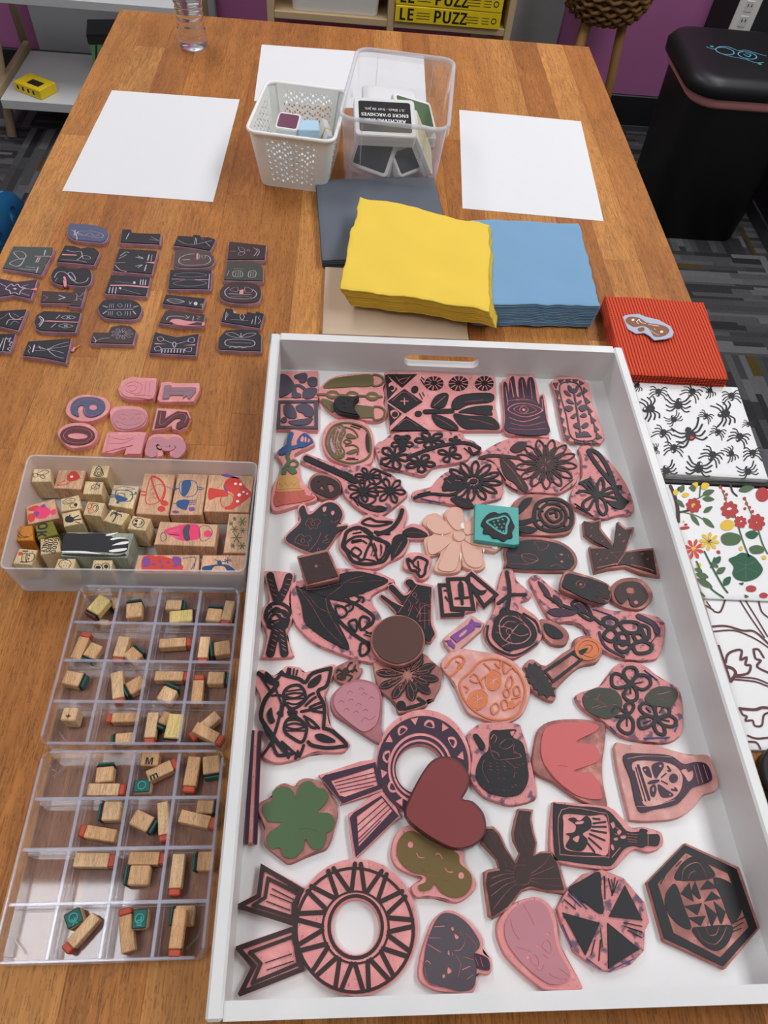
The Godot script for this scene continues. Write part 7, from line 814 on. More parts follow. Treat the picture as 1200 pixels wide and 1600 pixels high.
	stamp("letter_stamp", "black letter W stamp with tulips in its corners and ribbed arch", "black letter stamps laid out on the table", -0.2160, 0.7502, 0.0326, 5.2, "pinklilac", "p-136 93 -136 -91 2 -53 130 -96 136 96", "", "IK4|q_4 -112 -35 -91 -47 -70 -24 -91 -7|q_4 74 -39 101 -56 110 -17 81 -15|q_4 -111 49 -87 37 -72 65 -100 77|q_4 66 46 101 33 102 67 72 65|c_4 -74 -23 -9 7|c_4 79 -25 5 11|q_5 -12 12 -5 -8 8 10 3 40|c_4 -74 56 4 50 70 50|c_6 -66 60 -64 89|c_6 -48 59 -46 88|c_6 -30 57 -28 86|c_6 -12 56 -10 85|c_6 6 55 8 84|c_6 24 53 26 82|c_6 43 52 44 81|c_6 61 51 63 80|Pp -118 10 -44 14 -116 21|Pp 45 18 123 4 118 14")
	stamp("letter_stamp", "black letter D stamp with leaves over a small framed panel, front of the right column", "black letter stamps laid out on the table", -0.1389, 0.7502, 0.0212, 5.2, "pinklilac", "p-131 77 -134 -12 -101 -81 -7 -96 90 -96 123 -42 134 93 -114 96", "", "Ik4|q_5 -76 5 71 2 71 56 -73 60|c_3 -66 29 68 26|c_4 -61 79 -42 62 -21 76 -2 59 19 73 45 61|q_4 -95 -49 -49 -58 -4 -21 -52 -22|q_4 3 -21 33 -59 87 -63 49 -30|c_4 -5 -61 -1 -21")
	stamp("letter_stamp", "small black letter A stamp with white scallops, at the left edge beside the V", "black letter stamps laid out on the table", -0.4139, 0.7502, 0.0453, 5.2, "pinklilac", "p-66 -68 56 -77 66 77 -25 73", "", "IK4|c_5 14 -41 26 -25 41 -37 39 -4 57 -5 50 23 68 33 49 56 68 71|c_5 12 -35 28 85|c_4 4 -1 -1 32|c_4 1 -34 4 75")
	stamp("letter_stamp", "black pointed letter V stamp with blue leaf lines, frontmost of the left column", "black letter stamps laid out on the table", -0.3597, 0.7502, 0.0536, 5.2, "pinklilac", "p-126 62 -128 -58 112 -104 128 104 -2 75", "", "IK4|c_4 -57 -20 0 4 35 -32 107 -70|c_4 0 4 56 54 111 72|c_4 0 4 61 16 101 29|c_4 -1 -2 61 -17 118 -38|c_8 -81 -29 -76 31|c_3 -70 -13 -7 4|c_3 -69 20 -6 10|c_3 -112 -21 -96 0 -104 22 -88 43|c_3 -58 -25 -36 6")
	stamp("number_stamp", "pink number 9 stamp, uninked, at the back of the numbers", "pink number stamps", -0.2464, 0.7502, 0.1096, 6.0, "pink", "p-105 17 -94 -56 -43 -90 16 -84 96 -84 105 79 33 90 -38 88 -81 65", "", "Fp -83 36 -71 -31 -26 -57 26 -47 94 -52 102 79 21 81 -43 78|q_6 -63 30 -55 -22 -15 -39 26 -11 27 34 3 56|q_4 -50 4 -25 -13 0 5 -9 31 -37 33|c_5 -3 66 53 63 93 65|c_4 42 -43 52 58|c_4 66 -45 78 61")
	stamp("number_stamp", "pink number 1 stamp with a grey serif face, back right of the numbers", "pink number stamps", -0.1989, 0.7502, 0.1135, 6.0, "pink", "p-113 58 -111 -74 -66 -82 -42 -73 102 -82 113 -26 90 66 -96 82", "", "PL -82 62 -88 -44 -51 -46 -48 -29 89 -38 92 -4 69 53 59 53 48 29 30 53 27 27 -44 30 -50 60|c_3 -77 1 1 2 78 -13")
	stamp("number_stamp", "pink number 6 stamp with a blue numeral, leftmost in the middle", "pink number stamps", -0.2936, 0.7502, 0.1431, 6.0, "pink", "s-115 22 -110 -46 -65 -93 4 -98 79 -77 115 -21 105 47 39 97 -29 98 -90 68", "", "Fz -86 30 -88 -27 -54 -67 14 -75 71 -52 93 1 81 44 46 72 8 68 -17 36 -22 -2 -37 -13 -50 4 -48 33 -32 73 -66 58|Q_ 30 2 51 1 34 23|c_3 -79 1 -43 -50 18 -55 74 -23|c_3 -15 7 0 49 44 63 74 40")
	stamp("number_stamp", "pink number 9 stamp with grey swirled grooves, in the middle of the numbers", "pink number stamps", -0.2476, 0.7502, 0.1563, 6.0, "pink", "s-103 -20 -101 -68 -56 -90 35 -91 86 -60 103 -3 89 54 13 91 -58 76", "", "Fl -83 3 -76 -40 -39 -60 37 -62 87 -36 98 7 79 55 17 86 -47 71|q_6 -54 1 -31 -19 -8 -6 -17 18|c_6 -55 34 12 59 76 36 81 -11 47 -48|c_5 18 -56 33 -9 18 21|q_4 38 -18 57 -29 68 -6 50 9")
	stamp("number_stamp", "pink number 2 stamp with a maroon numeral, right of the pink nine", "pink number stamps", -0.2001, 0.7502, 0.1555, 6.0, "pink", "p-96 83 -97 -83 23 -81 74 -74 97 -22 79 55 47 76 11 68 4 45 -43 71", "", "PD -82 73 -83 -58 -41 -57 -40 5 -14 -25 20 -58 73 -54 95 -7 87 45 50 74 32 67 30 30 54 5 38 -9 11 2 -28 61|c_3 -67 -51 -58 44 -27 23 7 -26 46 -43 78 -21 71 27")
	stamp("number_stamp", "pink number 0 stamp with a maroon ring, front left of the numbers", "pink number stamps", -0.2955, 0.7502, 0.1832, 6.0, "pink", "s-102 8 -100 -47 -55 -82 26 -86 82 -48 102 -3 86 61 31 86 -29 85", "", "ED 2 7 91 2 17 74|Q_ 5 13 57 13 10 34|q_3 -70 11 -50 -31 -6 -44 50 -32 79 8 55 50 11 61 -38 50")
	stamp("number_stamp", "pink number 7 stamp, uninked, against the frosted box", "pink number stamps", -0.2453, 0.7502, 0.1915, 6.0, "pink", "p-101 74 -104 -70 64 -82 104 -81 100 79 17 82 19 37 -47 74", "", "Pp -82 73 -86 -40 104 -53 104 77 35 81 53 17 -46 58|c_5 -70 -26 -7 -15 44 -32|c_5 -68 15 -2 11 51 -28|c_4 -82 -39 -75 60")
	stamp("number_stamp", "pink number 3 stamp with grey outlines, against the frosted box beside the seven", "pink number stamps", -0.2014, 0.7502, 0.1925, 6.0, "pink", "s-92 76 -101 -27 -72 -74 -11 -78 58 -77 96 -28 101 26 80 67 40 78 25 39 -6 36 -9 76", "", "Ll51 -57 69 -71 7 -53 -25 -10 -14 5 17 28 16 35 -25 70 -18 87 26 70 67|Ok5 -46 15 -31 1 -12 18 -22 36|Ok5 24 11 35 -7 51 10 40 29|Lk5 -12 18 22 19")
	wood_stamp("pale wood cube stamp printed with a small cactus, back left corner of the frosted box", -0.3060, 0.7525, 0.2584, 0.0290, "maple", "-52 -41 34 -45 58 40 -39 46", "Ok3 -40 -6 -28 -10 -15 7 -27 14 -37 8|Ok3 -21 -7 1 -30 24 -28 25 -13 -3 -1|Ok3 -6 7 9 2 20 13 11 21")
	wood_stamp("wood block stamp printed with a red bird and cone, back left of the frosted box", -0.2821, 0.7525, 0.2552, 0.0200, "maple_pink", "-70 -60 68 -65 70 63 -69 62", "Fr -12 -36 7 -52 26 -42 45 -13 32 6 5 15 -15 1|Lr4 -21 -25 5 11 -13 34 -50 43|Lr4 -19 9 -51 39 -4 34|Lr4 32 -20 52 -4|Cw -2 -18 8 -22 13 -12 3 -7")
	wood_stamp("pale wood cube stamp printed with an avocado half", -0.2519, 0.7525, 0.2510, 0.0290, "maple", "-47 -38 43 -42 46 40 -42 40", "Ok4 -23 21 -16 -24 -3 -29 20 11 18 28 -4 32|Ok3 -17 21 -11 -13 4 -10 15 15 4 27|Ok3 -9 15 -1 5 8 14 1 22")
	wood_stamp("pale wood cube stamp printed with a small bee", -0.2548, 0.7525, 0.2694, 0.0260, "maple", "-49 -42 42 -41 50 41 -44 42", "Ok3 -10 -6 4 -21 25 -15 26 3 5 8|Lk2 0 -14 7 4|Lk2 8 -16 15 4|Lk3 10 -22 12 -36|Lk3 -4 4 -10 16|Ok2 12 -25 22 -29 28 -8")
	wood_stamp("pale wood stamp printed with two overlapping ovals and bees, centre left of the frosted box", -0.2702, 0.7525, 0.2918, 0.0300, "maple", "-55 -25 27 -55 61 28 -33 52", "Ok3 -37 -6 -18 -29 15 -26 9 -5 -21 7|Ok2 -27 -7 -10 -18 4 -15 -6 -1|Ok3 0 13 10 -1 30 1 31 19 11 26|Fk 17 5 27 1 35 11 26 17")
	wood_stamp("pale wood stamp printed with a black victory hand", -0.2649, 0.7525, 0.3088, 0.0300, "maple", "-55 -26 24 -53 58 27 -26 53", "Fk -30 3 -23 -11 3 -5 13 15 -1 26 -23 22|Lk7 4 2 27 -16|Lk7 9 12 43 4|Lk6 -19 -4 -11 -18|Lk4 20 21 43 27")
	wood_stamp("wood block stamp smeared with pink and red ink, left side of the frosted box", -0.2970, 0.7525, 0.2985, 0.0240, "maple_pink", "-87 -30 39 -82 93 34 -45 78", "FM -34 -14 -7 -36 31 -17 40 10 23 38 -15 39 -35 13|Fr -58 21 -27 13 -22 53 -42 61|Fr -67 -13 -40 -35 -22 -29 -42 0|FV -34 6 -20 -1 -8 12 -17 29|FV -13 -36 2 -44 9 -27 -4 -23|FM 39 -4 58 -18 67 9 50 16")
	wood_stamp("pale wood stamp printed with a rainbow between pink clouds", -0.2470, 0.7525, 0.2971, 0.0300, "maple", "-41 -45 45 -38 42 45 -46 38", "Lk3 -13 -4 -13 -29 7 -26 20 1 12 22|Lk3 -5 -5 -2 -19 7 -16 12 5 6 19|Or3 -33 -10 -24 -32 -14 -11 -22 3|Or3 -23 13 -6 2 1 23 -14 27")
	wood_stamp("pale wood stamp printed with a black palm tree", -0.2258, 0.7525, 0.3035, 0.0260, "maple", "-33 -49 61 -23 34 49 -62 23", "Lk6 -12 27 -4 0 -5 -21|Lk5 -5 -21 -26 -16 -29 -3|Lk5 -5 -21 18 -15 24 -1|Lk5 -5 -21 -2 -35 18 -30|Lk5 -5 -21 -18 -30 -29 -20|Lk4 -5 -21 6 -7")
	wood_stamp("orange stained wood cube stamp printed with a banana", -0.3064, 0.7525, 0.3248, 0.0260, "orange_wood", "-52 -38 30 -48 59 40 -37 46", "Ok3 -32 -22 -17 3 6 19 30 18 3 26 -22 13")
	wood_stamp("olive green wood cube stamp printed with the word OK", -0.2880, 0.7525, 0.3190, 0.0240, "green_wood", "-59 -22 17 -59 64 23 -23 59", "")
	wood_stamp("pale wood stamp printed with three stacked words in bold capitals", -0.2772, 0.7525, 0.3399, 0.0300, "maple", "-55 -36 29 -50 57 33 -31 53", "")
	wood_stamp("large wood block stamp with a black hand and forearm, front of the frosted box", -0.2360, 0.7525, 0.3362, 0.0280, "mint_wood", "-151 -67 154 -72 149 69 -152 70", "Fk -155 -52 -82 -58 -3 -64 41 -59 60 -43 88 -38 129 -33 137 -20 139 31 100 45 46 41 -7 40 -133 41 -152 29|Fw 26 -55 56 -66 82 -71 58 -57 38 -49|Fw 52 -33 87 -44 126 -39 89 -35 64 -27|Fw 67 2 98 -16 134 -23 134 -10 95 -2|Fw 59 31 94 20 136 15 128 29 77 39|Fw -144 41 -60 38 -7 43 27 51 -58 48 -140 47|Fk -130 53 -5 52 101 55 131 44 134 60 -1 67 -133 63")
	wood_stamp("pale wood stamp printed with a stove-like robot, front left corner of the frosted box", -0.2972, 0.7525, 0.3507, 0.0270, "maple", "-41 -45 48 -40 40 45 -47 39", "Ok3 -14 -12 3 -16 11 25 -10 22|Ok3 4 -13 35 -14 39 21 11 25|Lk5 -18 -28 5 -29|Lk5 -16 29 20 29|Ek 16 -7 20 -7 17 -2|Ek 18 12 22 12 19 16|lk4 24 -26 30 -23|lk4 19 24 26 30|Fr -35 -21 -20 -24 -16 -9 -30 -5")
	wood_stamp("pale wood stamp printed with a dotted strawberry disc, at the box's front wall", -0.2601, 0.7525, 0.3573, 0.0270, "maple", "-40 -29 40 -33 45 30 -45 32", "Ok3 -29 2 -19 -20 7 -21 25 -3 17 22 -9 23|Lk3 -13 -17 -5 -27 7 -18|Lk3 -18 -5 -14 -2|Lk3 -6 -8 -2 -5|Lk3 8 -3 12 0|Lk3 -7 7 -4 10|Lk3 6 10 10 13|Lk3 18 6 22 9|Lk3 -17 11 -13 14")
	wood_stamp("pale wood stamp printed with two round black eyes, at the box's front wall", -0.2275, 0.7525, 0.3574, 0.0270, "maple", "-46 -29 42 -31 49 30 -45 31", "Ok3 -32 9 -22 -4 -2 2 4 20 -15 27|Ok3 0 2 11 -11 31 -3 35 19 15 23|Ek -14 13 -2 13 -12 22|Ek 20 7 30 7 22 18")
	wood_stamp("wood block stamp printed with a blue smiling toaster, centre of the frosted box", -0.2249, 0.7525, 0.2770, 0.0240, "maple", "-62 -71 67 -66 60 78 -64 58", "Ob5 -40 -17 -30 -36 34 -28 39 26 -24 21|Ob4 -31 -14 2 -15 9 20|Fb -35 -7 7 6 26 19 -5 35 -30 22|Lb6 32 -10 59 -18 51 -28|Lb6 -58 -6 -38 -5|Lb6 -58 7 -36 6|Fb -23 28 -11 31 -14 46 -25 43|FV -62 55 -45 58 -49 65|Ob3 -52 -35 -17 -58 48 -46")
	wood_stamp("pale wood cube stamp with a winking heart-eyed smiley", -0.2021, 0.7525, 0.3123, 0.0300, "maple", "-39 -47 52 -31 38 44 -51 34", "Ok4 -31 -7 -19 -29 9 -25 24 -2 12 22 -16 18|Fk -23 -19 -12 -21 -8 -11 -15 -6|Fk -21 3 -11 0 -9 11 -17 13|Lk5 4 9 14 -2 9 -12")
	wood_stamp("wood block stamp printed with a red slice of toast and cherries", -0.1942, 0.7525, 0.2725, 0.0240, "maple_pink", "-80 -129 75 -127 82 131 -77 124", "Or5 -47 -78 -41 52 6 61 33 21 33 -45 -4 -95 -33 -97|Or9 -39 -97 -4 -95 32 -52 42 6 25 42|Er 50 56 70 58 53 73|Er 42 91 61 92 44 109|Or3 -13 1 0 -7 9 15 -3 29|Lr8 -72 -11 -52 -8|Lr8 -68 11 -48 11|LV3 -31 -20 3 -58 76 -32")
	wood_stamp("wood block stamp printed with a blue muffin and an octopus", -0.1619, 0.7525, 0.2715, 0.0240, "maple_pink", "-77 -128 75 -130 79 126 -77 131", "Ob4 -52 -28 -53 -73 -8 -86 26 -69 36 -18 17 12 -28 14|Fb -44 -73 -8 -84 0 -46 -12 6 -31 14 -42 -22|Lb5 32 -47 68 -38|Lb5 34 -32 63 -30|Lb6 -83 -27 -55 -32|Lb6 -75 -46 -68 -20|Fb -52 47 -19 35 7 41 4 77 -4 98 -47 79|Lb4 4 41 41 36|Lb4 6 52 42 47|Lb4 7 63 41 60|Lb4 -70 59 -49 62|FV -67 112 -55 101 -31 110 -46 121|FV 10 84 32 79 40 97 19 104")
	wood_stamp("wood block stamp printed with a large red toadstool, back right of the frosted box", -0.1237, 0.7525, 0.2673, 0.0220, "maple_pink", "-117 -116 117 -117 112 115 -112 118", "Fr -102 -25 -61 -23 -14 -14 -4 18 -55 28 -93 44|Fr -31 -61 0 -101 36 -98 77 -44 113 2 64 66 22 100 -13 94 19 68 24 10 -8 -18|Or4 -37 34 0 4 26 32 14 75 -20 84|Cw 19 -64 30 -68 34 -57 23 -53|Ew 52 9 61 8 53 20|Ew 52 -58 60 -58 53 -49|Ew 48 49 56 48 49 57|Ew 71 -10 78 -11 72 -4|Ew 90 0 95 -1 90 6|Ew 31 75 38 74 31 80|FV -30 -54 2 -78 12 -41 -8 -11 -27 -25|FV -55 -113 -20 -119 48 -95 -18 -100")
	wood_stamp("wood block stamp printed with a pink flowered bird on its side", -0.1581, 0.7525, 0.3176, 0.0220, "maple_pink", "-139 -71 143 -64 142 69 -146 66", "FM -107 -12 -61 -41 -8 -57 42 -55 60 -25 64 22 6 37 -34 32|Og3 56 -39 93 -50 120 -14 103 27 71 32|EM 99 -6 118 -10 102 14|Og3 -120 9 -105 -5 -89 27 -108 45|Fg -21 -29 -8 -53 10 -50 10 -10 21 30 0 37 -16 5|lp3 -87 -11 -37 -28|lp3 -86 -6 -35 -16|lp3 -85 -1 -34 -4|lp3 -85 5 -32 8|lp3 -84 10 -30 20")
	wood_stamp("wood block stamp printed with green daisies, right wall of the frosted box", -0.1106, 0.7525, 0.3143, 0.0220, "maple_pink", "-54 -115 50 -116 58 115 -55 117", "lf5 -32 -80 -11 -80|lf5 -28 -92 -15 -69|lf5 -18 -92 -25 -69|lf5 -3 -63 40 -65|lf5 5 -88 31 -41|lf5 27 -89 10 -40|lf5 -44 -51 -24 -52|lf5 -40 -63 -28 -41|lf5 -30 -64 -38 -41|lf5 -33 -18 3 -19|lf5 -26 -38 -4 0|lf5 -8 -38 -22 1|lf5 12 -12 39 -14|lf5 17 -28 33 1|lf5 30 -28 20 1|lf5 -25 29 25 28|lf5 -16 1 15 55|lf5 9 1 -10 56|lf5 -25 76 -1 75|lf5 -20 63 -5 88|lf5 -8 62 -18 88|lf5 13 75 48 73|lf5 20 55 41 92|lf5 38 55 24 93|Ew 18 -64 24 -65 19 -57|Ew 0 29 6 28 1 37")
	wood_stamp("wood block stamp printed with a red checked carpet pattern, front wall of the frosted box", -0.1707, 0.7525, 0.3514, 0.0220, "maple_pink", "-144 -47 140 -58 151 49 -147 56", "Fr -116 -34 -58 -39 -41 34 -106 39|Fr -58 -39 2 -34 66 -1 63 33 -45 37|FV -115 -27 -89 -31 -77 10 -105 17|FV 17 -38 55 -36 59 5 34 0|EV -35 -14 -27 -14 -34 -6|EV 1 -9 9 -9 2 -1|EV 35 9 44 9 37 17|EV -22 14 -14 14 -21 22|EV -62 3 -53 3 -60 10|Lb3 67 -33 125 -39 113 26|Lb3 126 -35 123 22|Er 87 34 109 34 89 42")
	wood_stamp("wood block stamp printed with a dark blue lying figure and a flower, front right corner", -0.1196, 0.7525, 0.3504, 0.0220, "maple_pink", "-104 -52 101 -59 107 54 -104 57", "FB -86 13 -60 6 -18 -2 26 3 62 36 24 34 5 10 -38 11 -56 40 -83 38|FB -30 -18 -15 -22 -7 -3 -23 1|LB4 -42 -27 -14 -15 18 -23|lB4 16 -42 20 -7|lB4 1 -28 37 -20|lB4 5 -14 33 -33|EB -85 25 -75 25 -84 38")
	mini_stamp("yellowish dark-tipped wood stamp on two others, top row, first compartment from left", "dark", -0.2255, 0.7630, 0.3953, -2.067, 0.0206, 0.0124, 0.0095, "")
	mini_stamp("squat wood stamp behind, top row, first compartment from left", "green", -0.2159, 0.7530, 0.3874, -2.863, 0.0088, 0.0086, 0.0090, "")
	mini_stamp("slim red-tipped wood stamp underneath, top row, first compartment from left", "red", -0.2199, 0.7530, 0.4062, -0.071, 0.0174, 0.0056, 0.0095, "")
	mini_stamp("squat green-tipped wood stamp alone, top row, second compartment from left", "green", -0.1962, 0.7530, 0.3914, 1.735, 0.0183, 0.0138, 0.0095, "")
	mini_stamp("squat green-tipped wood stamp, top row, third compartment from left", "green", -0.1599, 0.7530, 0.3868, 0.003, 0.0176, 0.0098, 0.0095, "")
	mini_stamp("yellowish wood stamp with black-red end, top row, third compartment from left", "dark", -0.1514, 0.7540, 0.3985, 0.134, 0.0239, 0.0121, 0.0095, "")
	mini_stamp("squat green-tipped wood stamp, top row, fourth compartment from left", "green", -0.1238, 0.7530, 0.3943, 1.529, 0.0163, 0.0135, 0.0095, "")
	mini_stamp("slim red-tipped wood stamp, top row, fourth compartment from left", "red", -0.1121, 0.7530, 0.3937, -1.676, 0.0247, 0.0086, 0.0095, "")
	mini_stamp("slim wood stamp with red end away, second row, first compartment from left", "red", -0.2347, 0.7530, 0.4288, 1.401, 0.0258, 0.0092, 0.0095, "")
	mini_stamp("squat green-tipped wood stamp leaning, second row, first compartment from left", "green", -0.2242, 0.7530, 0.4350, -1.951, 0.0167, 0.0115, 0.0095, "")
	mini_stamp("slim wood stamp with red end near, second row, second compartment from left", "red", -0.2004, 0.7530, 0.4316, -1.655, 0.0240, 0.0096, 0.0095, "")
	mini_stamp("squat green-tipped wood stamp turned, second row, second compartment from left", "green", -0.1878, 0.7530, 0.4356, 0.893, 0.0149, 0.0134, 0.0095, "")
	mini_stamp("red-tipped wood stamp alone, second row, third compartment from left", "red", -0.1543, 0.7530, 0.4242, 0.089, 0.0279, 0.0086, 0.0095, "")
	mini_stamp("slim red-tipped wood stamp, second row, fourth compartment from left", "red", -0.1289, 0.7530, 0.4304, -1.565, 0.0249, 0.0089, 0.0095, "")
	mini_stamp("squat green-tipped wood stamp, second row, fourth compartment from left", "green", -0.1146, 0.7530, 0.4288, -2.942, 0.0173, 0.0133, 0.0095, "")
	mini_stamp("wood stamp showing a letter S, third row, first compartment from left", "green", -0.2332, 0.7530, 0.4593, -0.186, 0.0188, 0.0122, 0.0095, "")
	mini_stamp("slim red-tipped wood stamp, third row, second compartment from left", "red", -0.1959, 0.7530, 0.4664, -1.308, 0.0287, 0.0095, 0.0095, "")
	mini_stamp("squat green-tipped wood stamp, third row, second compartment from left", "green", -0.1828, 0.7530, 0.4648, -2.532, 0.0176, 0.0118, 0.0095, "")
	mini_stamp("slim red-tipped wood stamp, third row, third compartment from left", "red", -0.1525, 0.7530, 0.4553, 0.005, 0.0286, 0.0086, 0.0095, "")
	mini_stamp("squat green-tipped wood stamp, third row, third compartment from left", "green", -0.1532, 0.7530, 0.4706, 1.167, 0.0164, 0.0132, 0.0095, "")
	mini_stamp("slim wood stamp with red end away, third row, fourth compartment from left", "red", -0.1291, 0.7530, 0.4669, 1.605, 0.0261, 0.0092, 0.0095, "")
	mini_stamp("squat green-tipped wood stamp, third row, fourth compartment from left", "green", -0.1131, 0.7530, 0.4563, -0.003, 0.0176, 0.0113, 0.0095, "")
	mini_stamp("upright wood stamp marked with a plus, fourth row, first compartment from left", "stand", -0.2267, 0.7530, 0.4932, -0.046, 0.0118, 0.0108, 0.0170, "+")
	mini_stamp("slim wood stamp with red end left, fourth row, second compartment from left", "red", -0.1869, 0.7530, 0.4921, -3.101, 0.0266, 0.0081, 0.0095, "")
	mini_stamp("squat green-tipped wood stamp, fourth row, second compartment from left", "green", -0.1838, 0.7530, 0.5094, -3.032, 0.0177, 0.0090, 0.0095, "")
	mini_stamp("slim red-tipped wood stamp, fourth row, third compartment from left", "red", -0.1623, 0.7530, 0.5004, -1.550, 0.0258, 0.0088, 0.0095, "")
	mini_stamp("squat wood stamp underneath, fourth row, third compartment from left", "green", -0.1526, 0.7530, 0.4938, -1.950, 0.0140, 0.0081, 0.0095, "")
	mini_stamp("large green-stained wood stamp, fourth row, third compartment from left", "dark", -0.1427, 0.7590, 0.5024, -1.631, 0.0237, 0.0125, 0.0095, "")
	mini_stamp("slim wood stamp underneath, fourth row, fourth compartment from left", "red", -0.1192, 0.7530, 0.4984, -2.347, 0.0278, 0.0088, 0.0095, "")
	mini_stamp("slim red-tipped wood stamp on top, fourth row, fourth compartment from left", "red", -0.1134, 0.7628, 0.5079, -0.447, 0.0262, 0.0090, 0.0095, "")
	mini_stamp("squat green-tipped wood stamp, fifth row, second compartment from left", "green", -0.1919, 0.7530, 0.5361, 1.672, 0.0153, 0.0133, 0.0095, "")
	mini_stamp("slim red-tipped wood stamp, fifth row, second compartment from left", "red", -0.1880, 0.7530, 0.5493, 0.007, 0.0289, 0.0091, 0.0095, "")
	mini_stamp("squat wood stamp marked with M, fifth row, third compartment from left", "stand", -0.1577, 0.7530, 0.5267, -0.015, 0.0137, 0.0111, 0.0120, "M")
	mini_stamp("red-tipped wood stamp marked with m, fifth row, third compartment from left", "red", -0.1469, 0.7550, 0.5342, 0.484, 0.0246, 0.0093, 0.0095, "m")
	mini_stamp("wood stamp with green face up, fifth row, third compartment from left", "greenup", -0.1609, 0.7530, 0.5466, 0.069, 0.0130, 0.0101, 0.0105, "")
	mini_stamp("slim red-tipped wood stamp, fifth row, fourth compartment from left", "red", -0.1243, 0.7530, 0.5371, -1.623, 0.0276, 0.0100, 0.0095, "")
	mini_stamp("squat green-tipped wood stamp, fifth row, fourth compartment from left", "green", -0.1094, 0.7530, 0.5312, -1.408, 0.0179, 0.0131, 0.0095, "")
	mini_stamp("squat green-tipped wood stamp, sixth row, second compartment from left", "green", -0.1823, 0.7530, 0.5652, -3.119, 0.0172, 0.0137, 0.0095, "")
	mini_stamp("slim wood stamp with red end left, sixth row, second compartment from left", "red", -0.1879, 0.7530, 0.5809, 2.995, 0.0282, 0.0090, 0.0095, "")
	mini_stamp("squat green-tipped wood stamp turned, sixth row, third compartment from left", "green", -0.1553, 0.7530, 0.5726, -0.412, 0.0189, 0.0116, 0.0095, "")
	mini_stamp("slim red-tipped wood stamp, sixth row, third compartment from left", "red", -0.1404, 0.7530, 0.5724, -1.370, 0.0287, 0.0082, 0.0095, "")
	mini_stamp("squat green-tipped wood stamp, sixth row, fourth compartment from left", "green", -0.1085, 0.7530, 0.5616, -0.033, 0.0164, 0.0097, 0.0095, "")
	mini_stamp("slim red-tipped wood stamp, sixth row, fourth compartment from left", "red", -0.1147, 0.7530, 0.5711, -0.203, 0.0286, 0.0092, 0.0095, "")
	mini_stamp("red-tipped wood stamp alone, seventh row, second compartment from left", "red", -0.1861, 0.7530, 0.5995, -0.010, 0.0298, 0.0096, 0.0095, "")
	mini_stamp("slim red-tipped wood stamp, seventh row, third compartment from left", "red", -0.1481, 0.7530, 0.5983, 0.000, 0.0269, 0.0088, 0.0095, "")
	mini_stamp("squat green-tipped wood stamp, seventh row, third compartment from left", "green", -0.1537, 0.7530, 0.6096, 3.140, 0.0181, 0.0133, 0.0095, "")
	mini_stamp("slim red-tipped wood stamp, seventh row, fourth compartment from left", "red", -0.1250, 0.7530, 0.6091, -1.556, 0.0278, 0.0089, 0.0095, "")
	mini_stamp("squat green-tipped wood stamp, seventh row, fourth compartment from left", "green", -0.1066, 0.7530, 0.6002, -3.123, 0.0157, 0.0133, 0.0095, "")
	mini_stamp("wood stamp with green face up, front row, second compartment from left", "greenup", -0.1917, 0.7530, 0.6371, 0.534, 0.0115, 0.0107, 0.0120, "x")
	mini_stamp("slim red-tipped wood stamp slanting, front row, second compartment from left", "red", -0.1854, 0.7540, 0.6462, -2.239, 0.0270, 0.0078, 0.0095, "")
	mini_stamp("slim wood stamp with red end away, front row, third compartment from left", "red", -0.1544, 0.7530, 0.6442, 1.849, 0.0281, 0.0092, 0.0095, "")
	mini_stamp("wood stamp with green face up, front row, third compartment from left", "greenup", -0.1457, 0.7530, 0.6378, 0.046, 0.0103, 0.0127, 0.0120, "d")
	mini_stamp("squat wood stamp underneath, front row, fourth compartment from left", "green", -0.1171, 0.7530, 0.6357, -3.130, 0.0170, 0.0128, 0.0095, "")
	mini_stamp("slim red-tipped wood stamp on top, front row, fourth compartment from left", "red", -0.1171, 0.7628, 0.6470, -1.579, 0.0290, 0.0088, 0.0095, "")
const CUTS := ["C", "X", "Q", "c", "q", "H"]
var taken := {}
var M := {}
var box_cache := {}
var pending := []
var rng := RandomNumberGenerator.new()

# ---------- naming ----------
func numbered(n: String) -> String:
	if not taken.has(n):
		taken[n] = 0
		return n
	taken[n] += 1
	return "%s_%03d" % [n, taken[n]]

func tag(o: Node3D, label: String, category: String, group := "") -> void:
	o.set_meta("label", label)
	o.set_meta("category", category)
	if group != "":
		o.set_meta("group", group)

func thing(called: String, label: String, category: String, at := Vector3.ZERO, turn := 0.0, group := "") -> Node3D:
	var o := Node3D.new()
	o.name = numbered(called)
	add_child(o)
	o.position = at
	o.rotation.y = turn
	tag(o, label, category, group)
	return o

func part(called: String, mesh: Mesh, m: Material, parent: Node3D, at := Vector3.ZERO, rot := Vector3.ZERO) -> MeshInstance3D:
	var o := MeshInstance3D.new()
	o.name = called
	o.mesh = mesh
	if m:
		o.material_override = m
	o.position = at
	o.rotation = rot
	parent.add_child(o, true)
	return o

func struct(called: String, mesh: Mesh, m: Material, at := Vector3.ZERO, rot := Vector3.ZERO) -> MeshInstance3D:
	var o := part(numbered(called), mesh, m, self, at, rot)
	o.set_meta("kind", "structure")
	return o

# ---------- materials ----------
func mat(key: String, c: Color, rough := 0.6, spec := 0.5) -> StandardMaterial3D:
	var m := StandardMaterial3D.new()
	m.resource_name = key
	m.albedo_color = c
	m.roughness = rough
	m.metallic_specular = spec
	M[key] = m
	return m

func c8(r: int, g: int, b: int) -> Color:
	return Color8(r, g, b)

func clear(key: String, c: Color, a: float, rough := 0.08) -> StandardMaterial3D:
	var m := mat(key, Color(c.r, c.g, c.b, a), rough)
	m.transparency = BaseMaterial3D.TRANSPARENCY_ALPHA
	return m

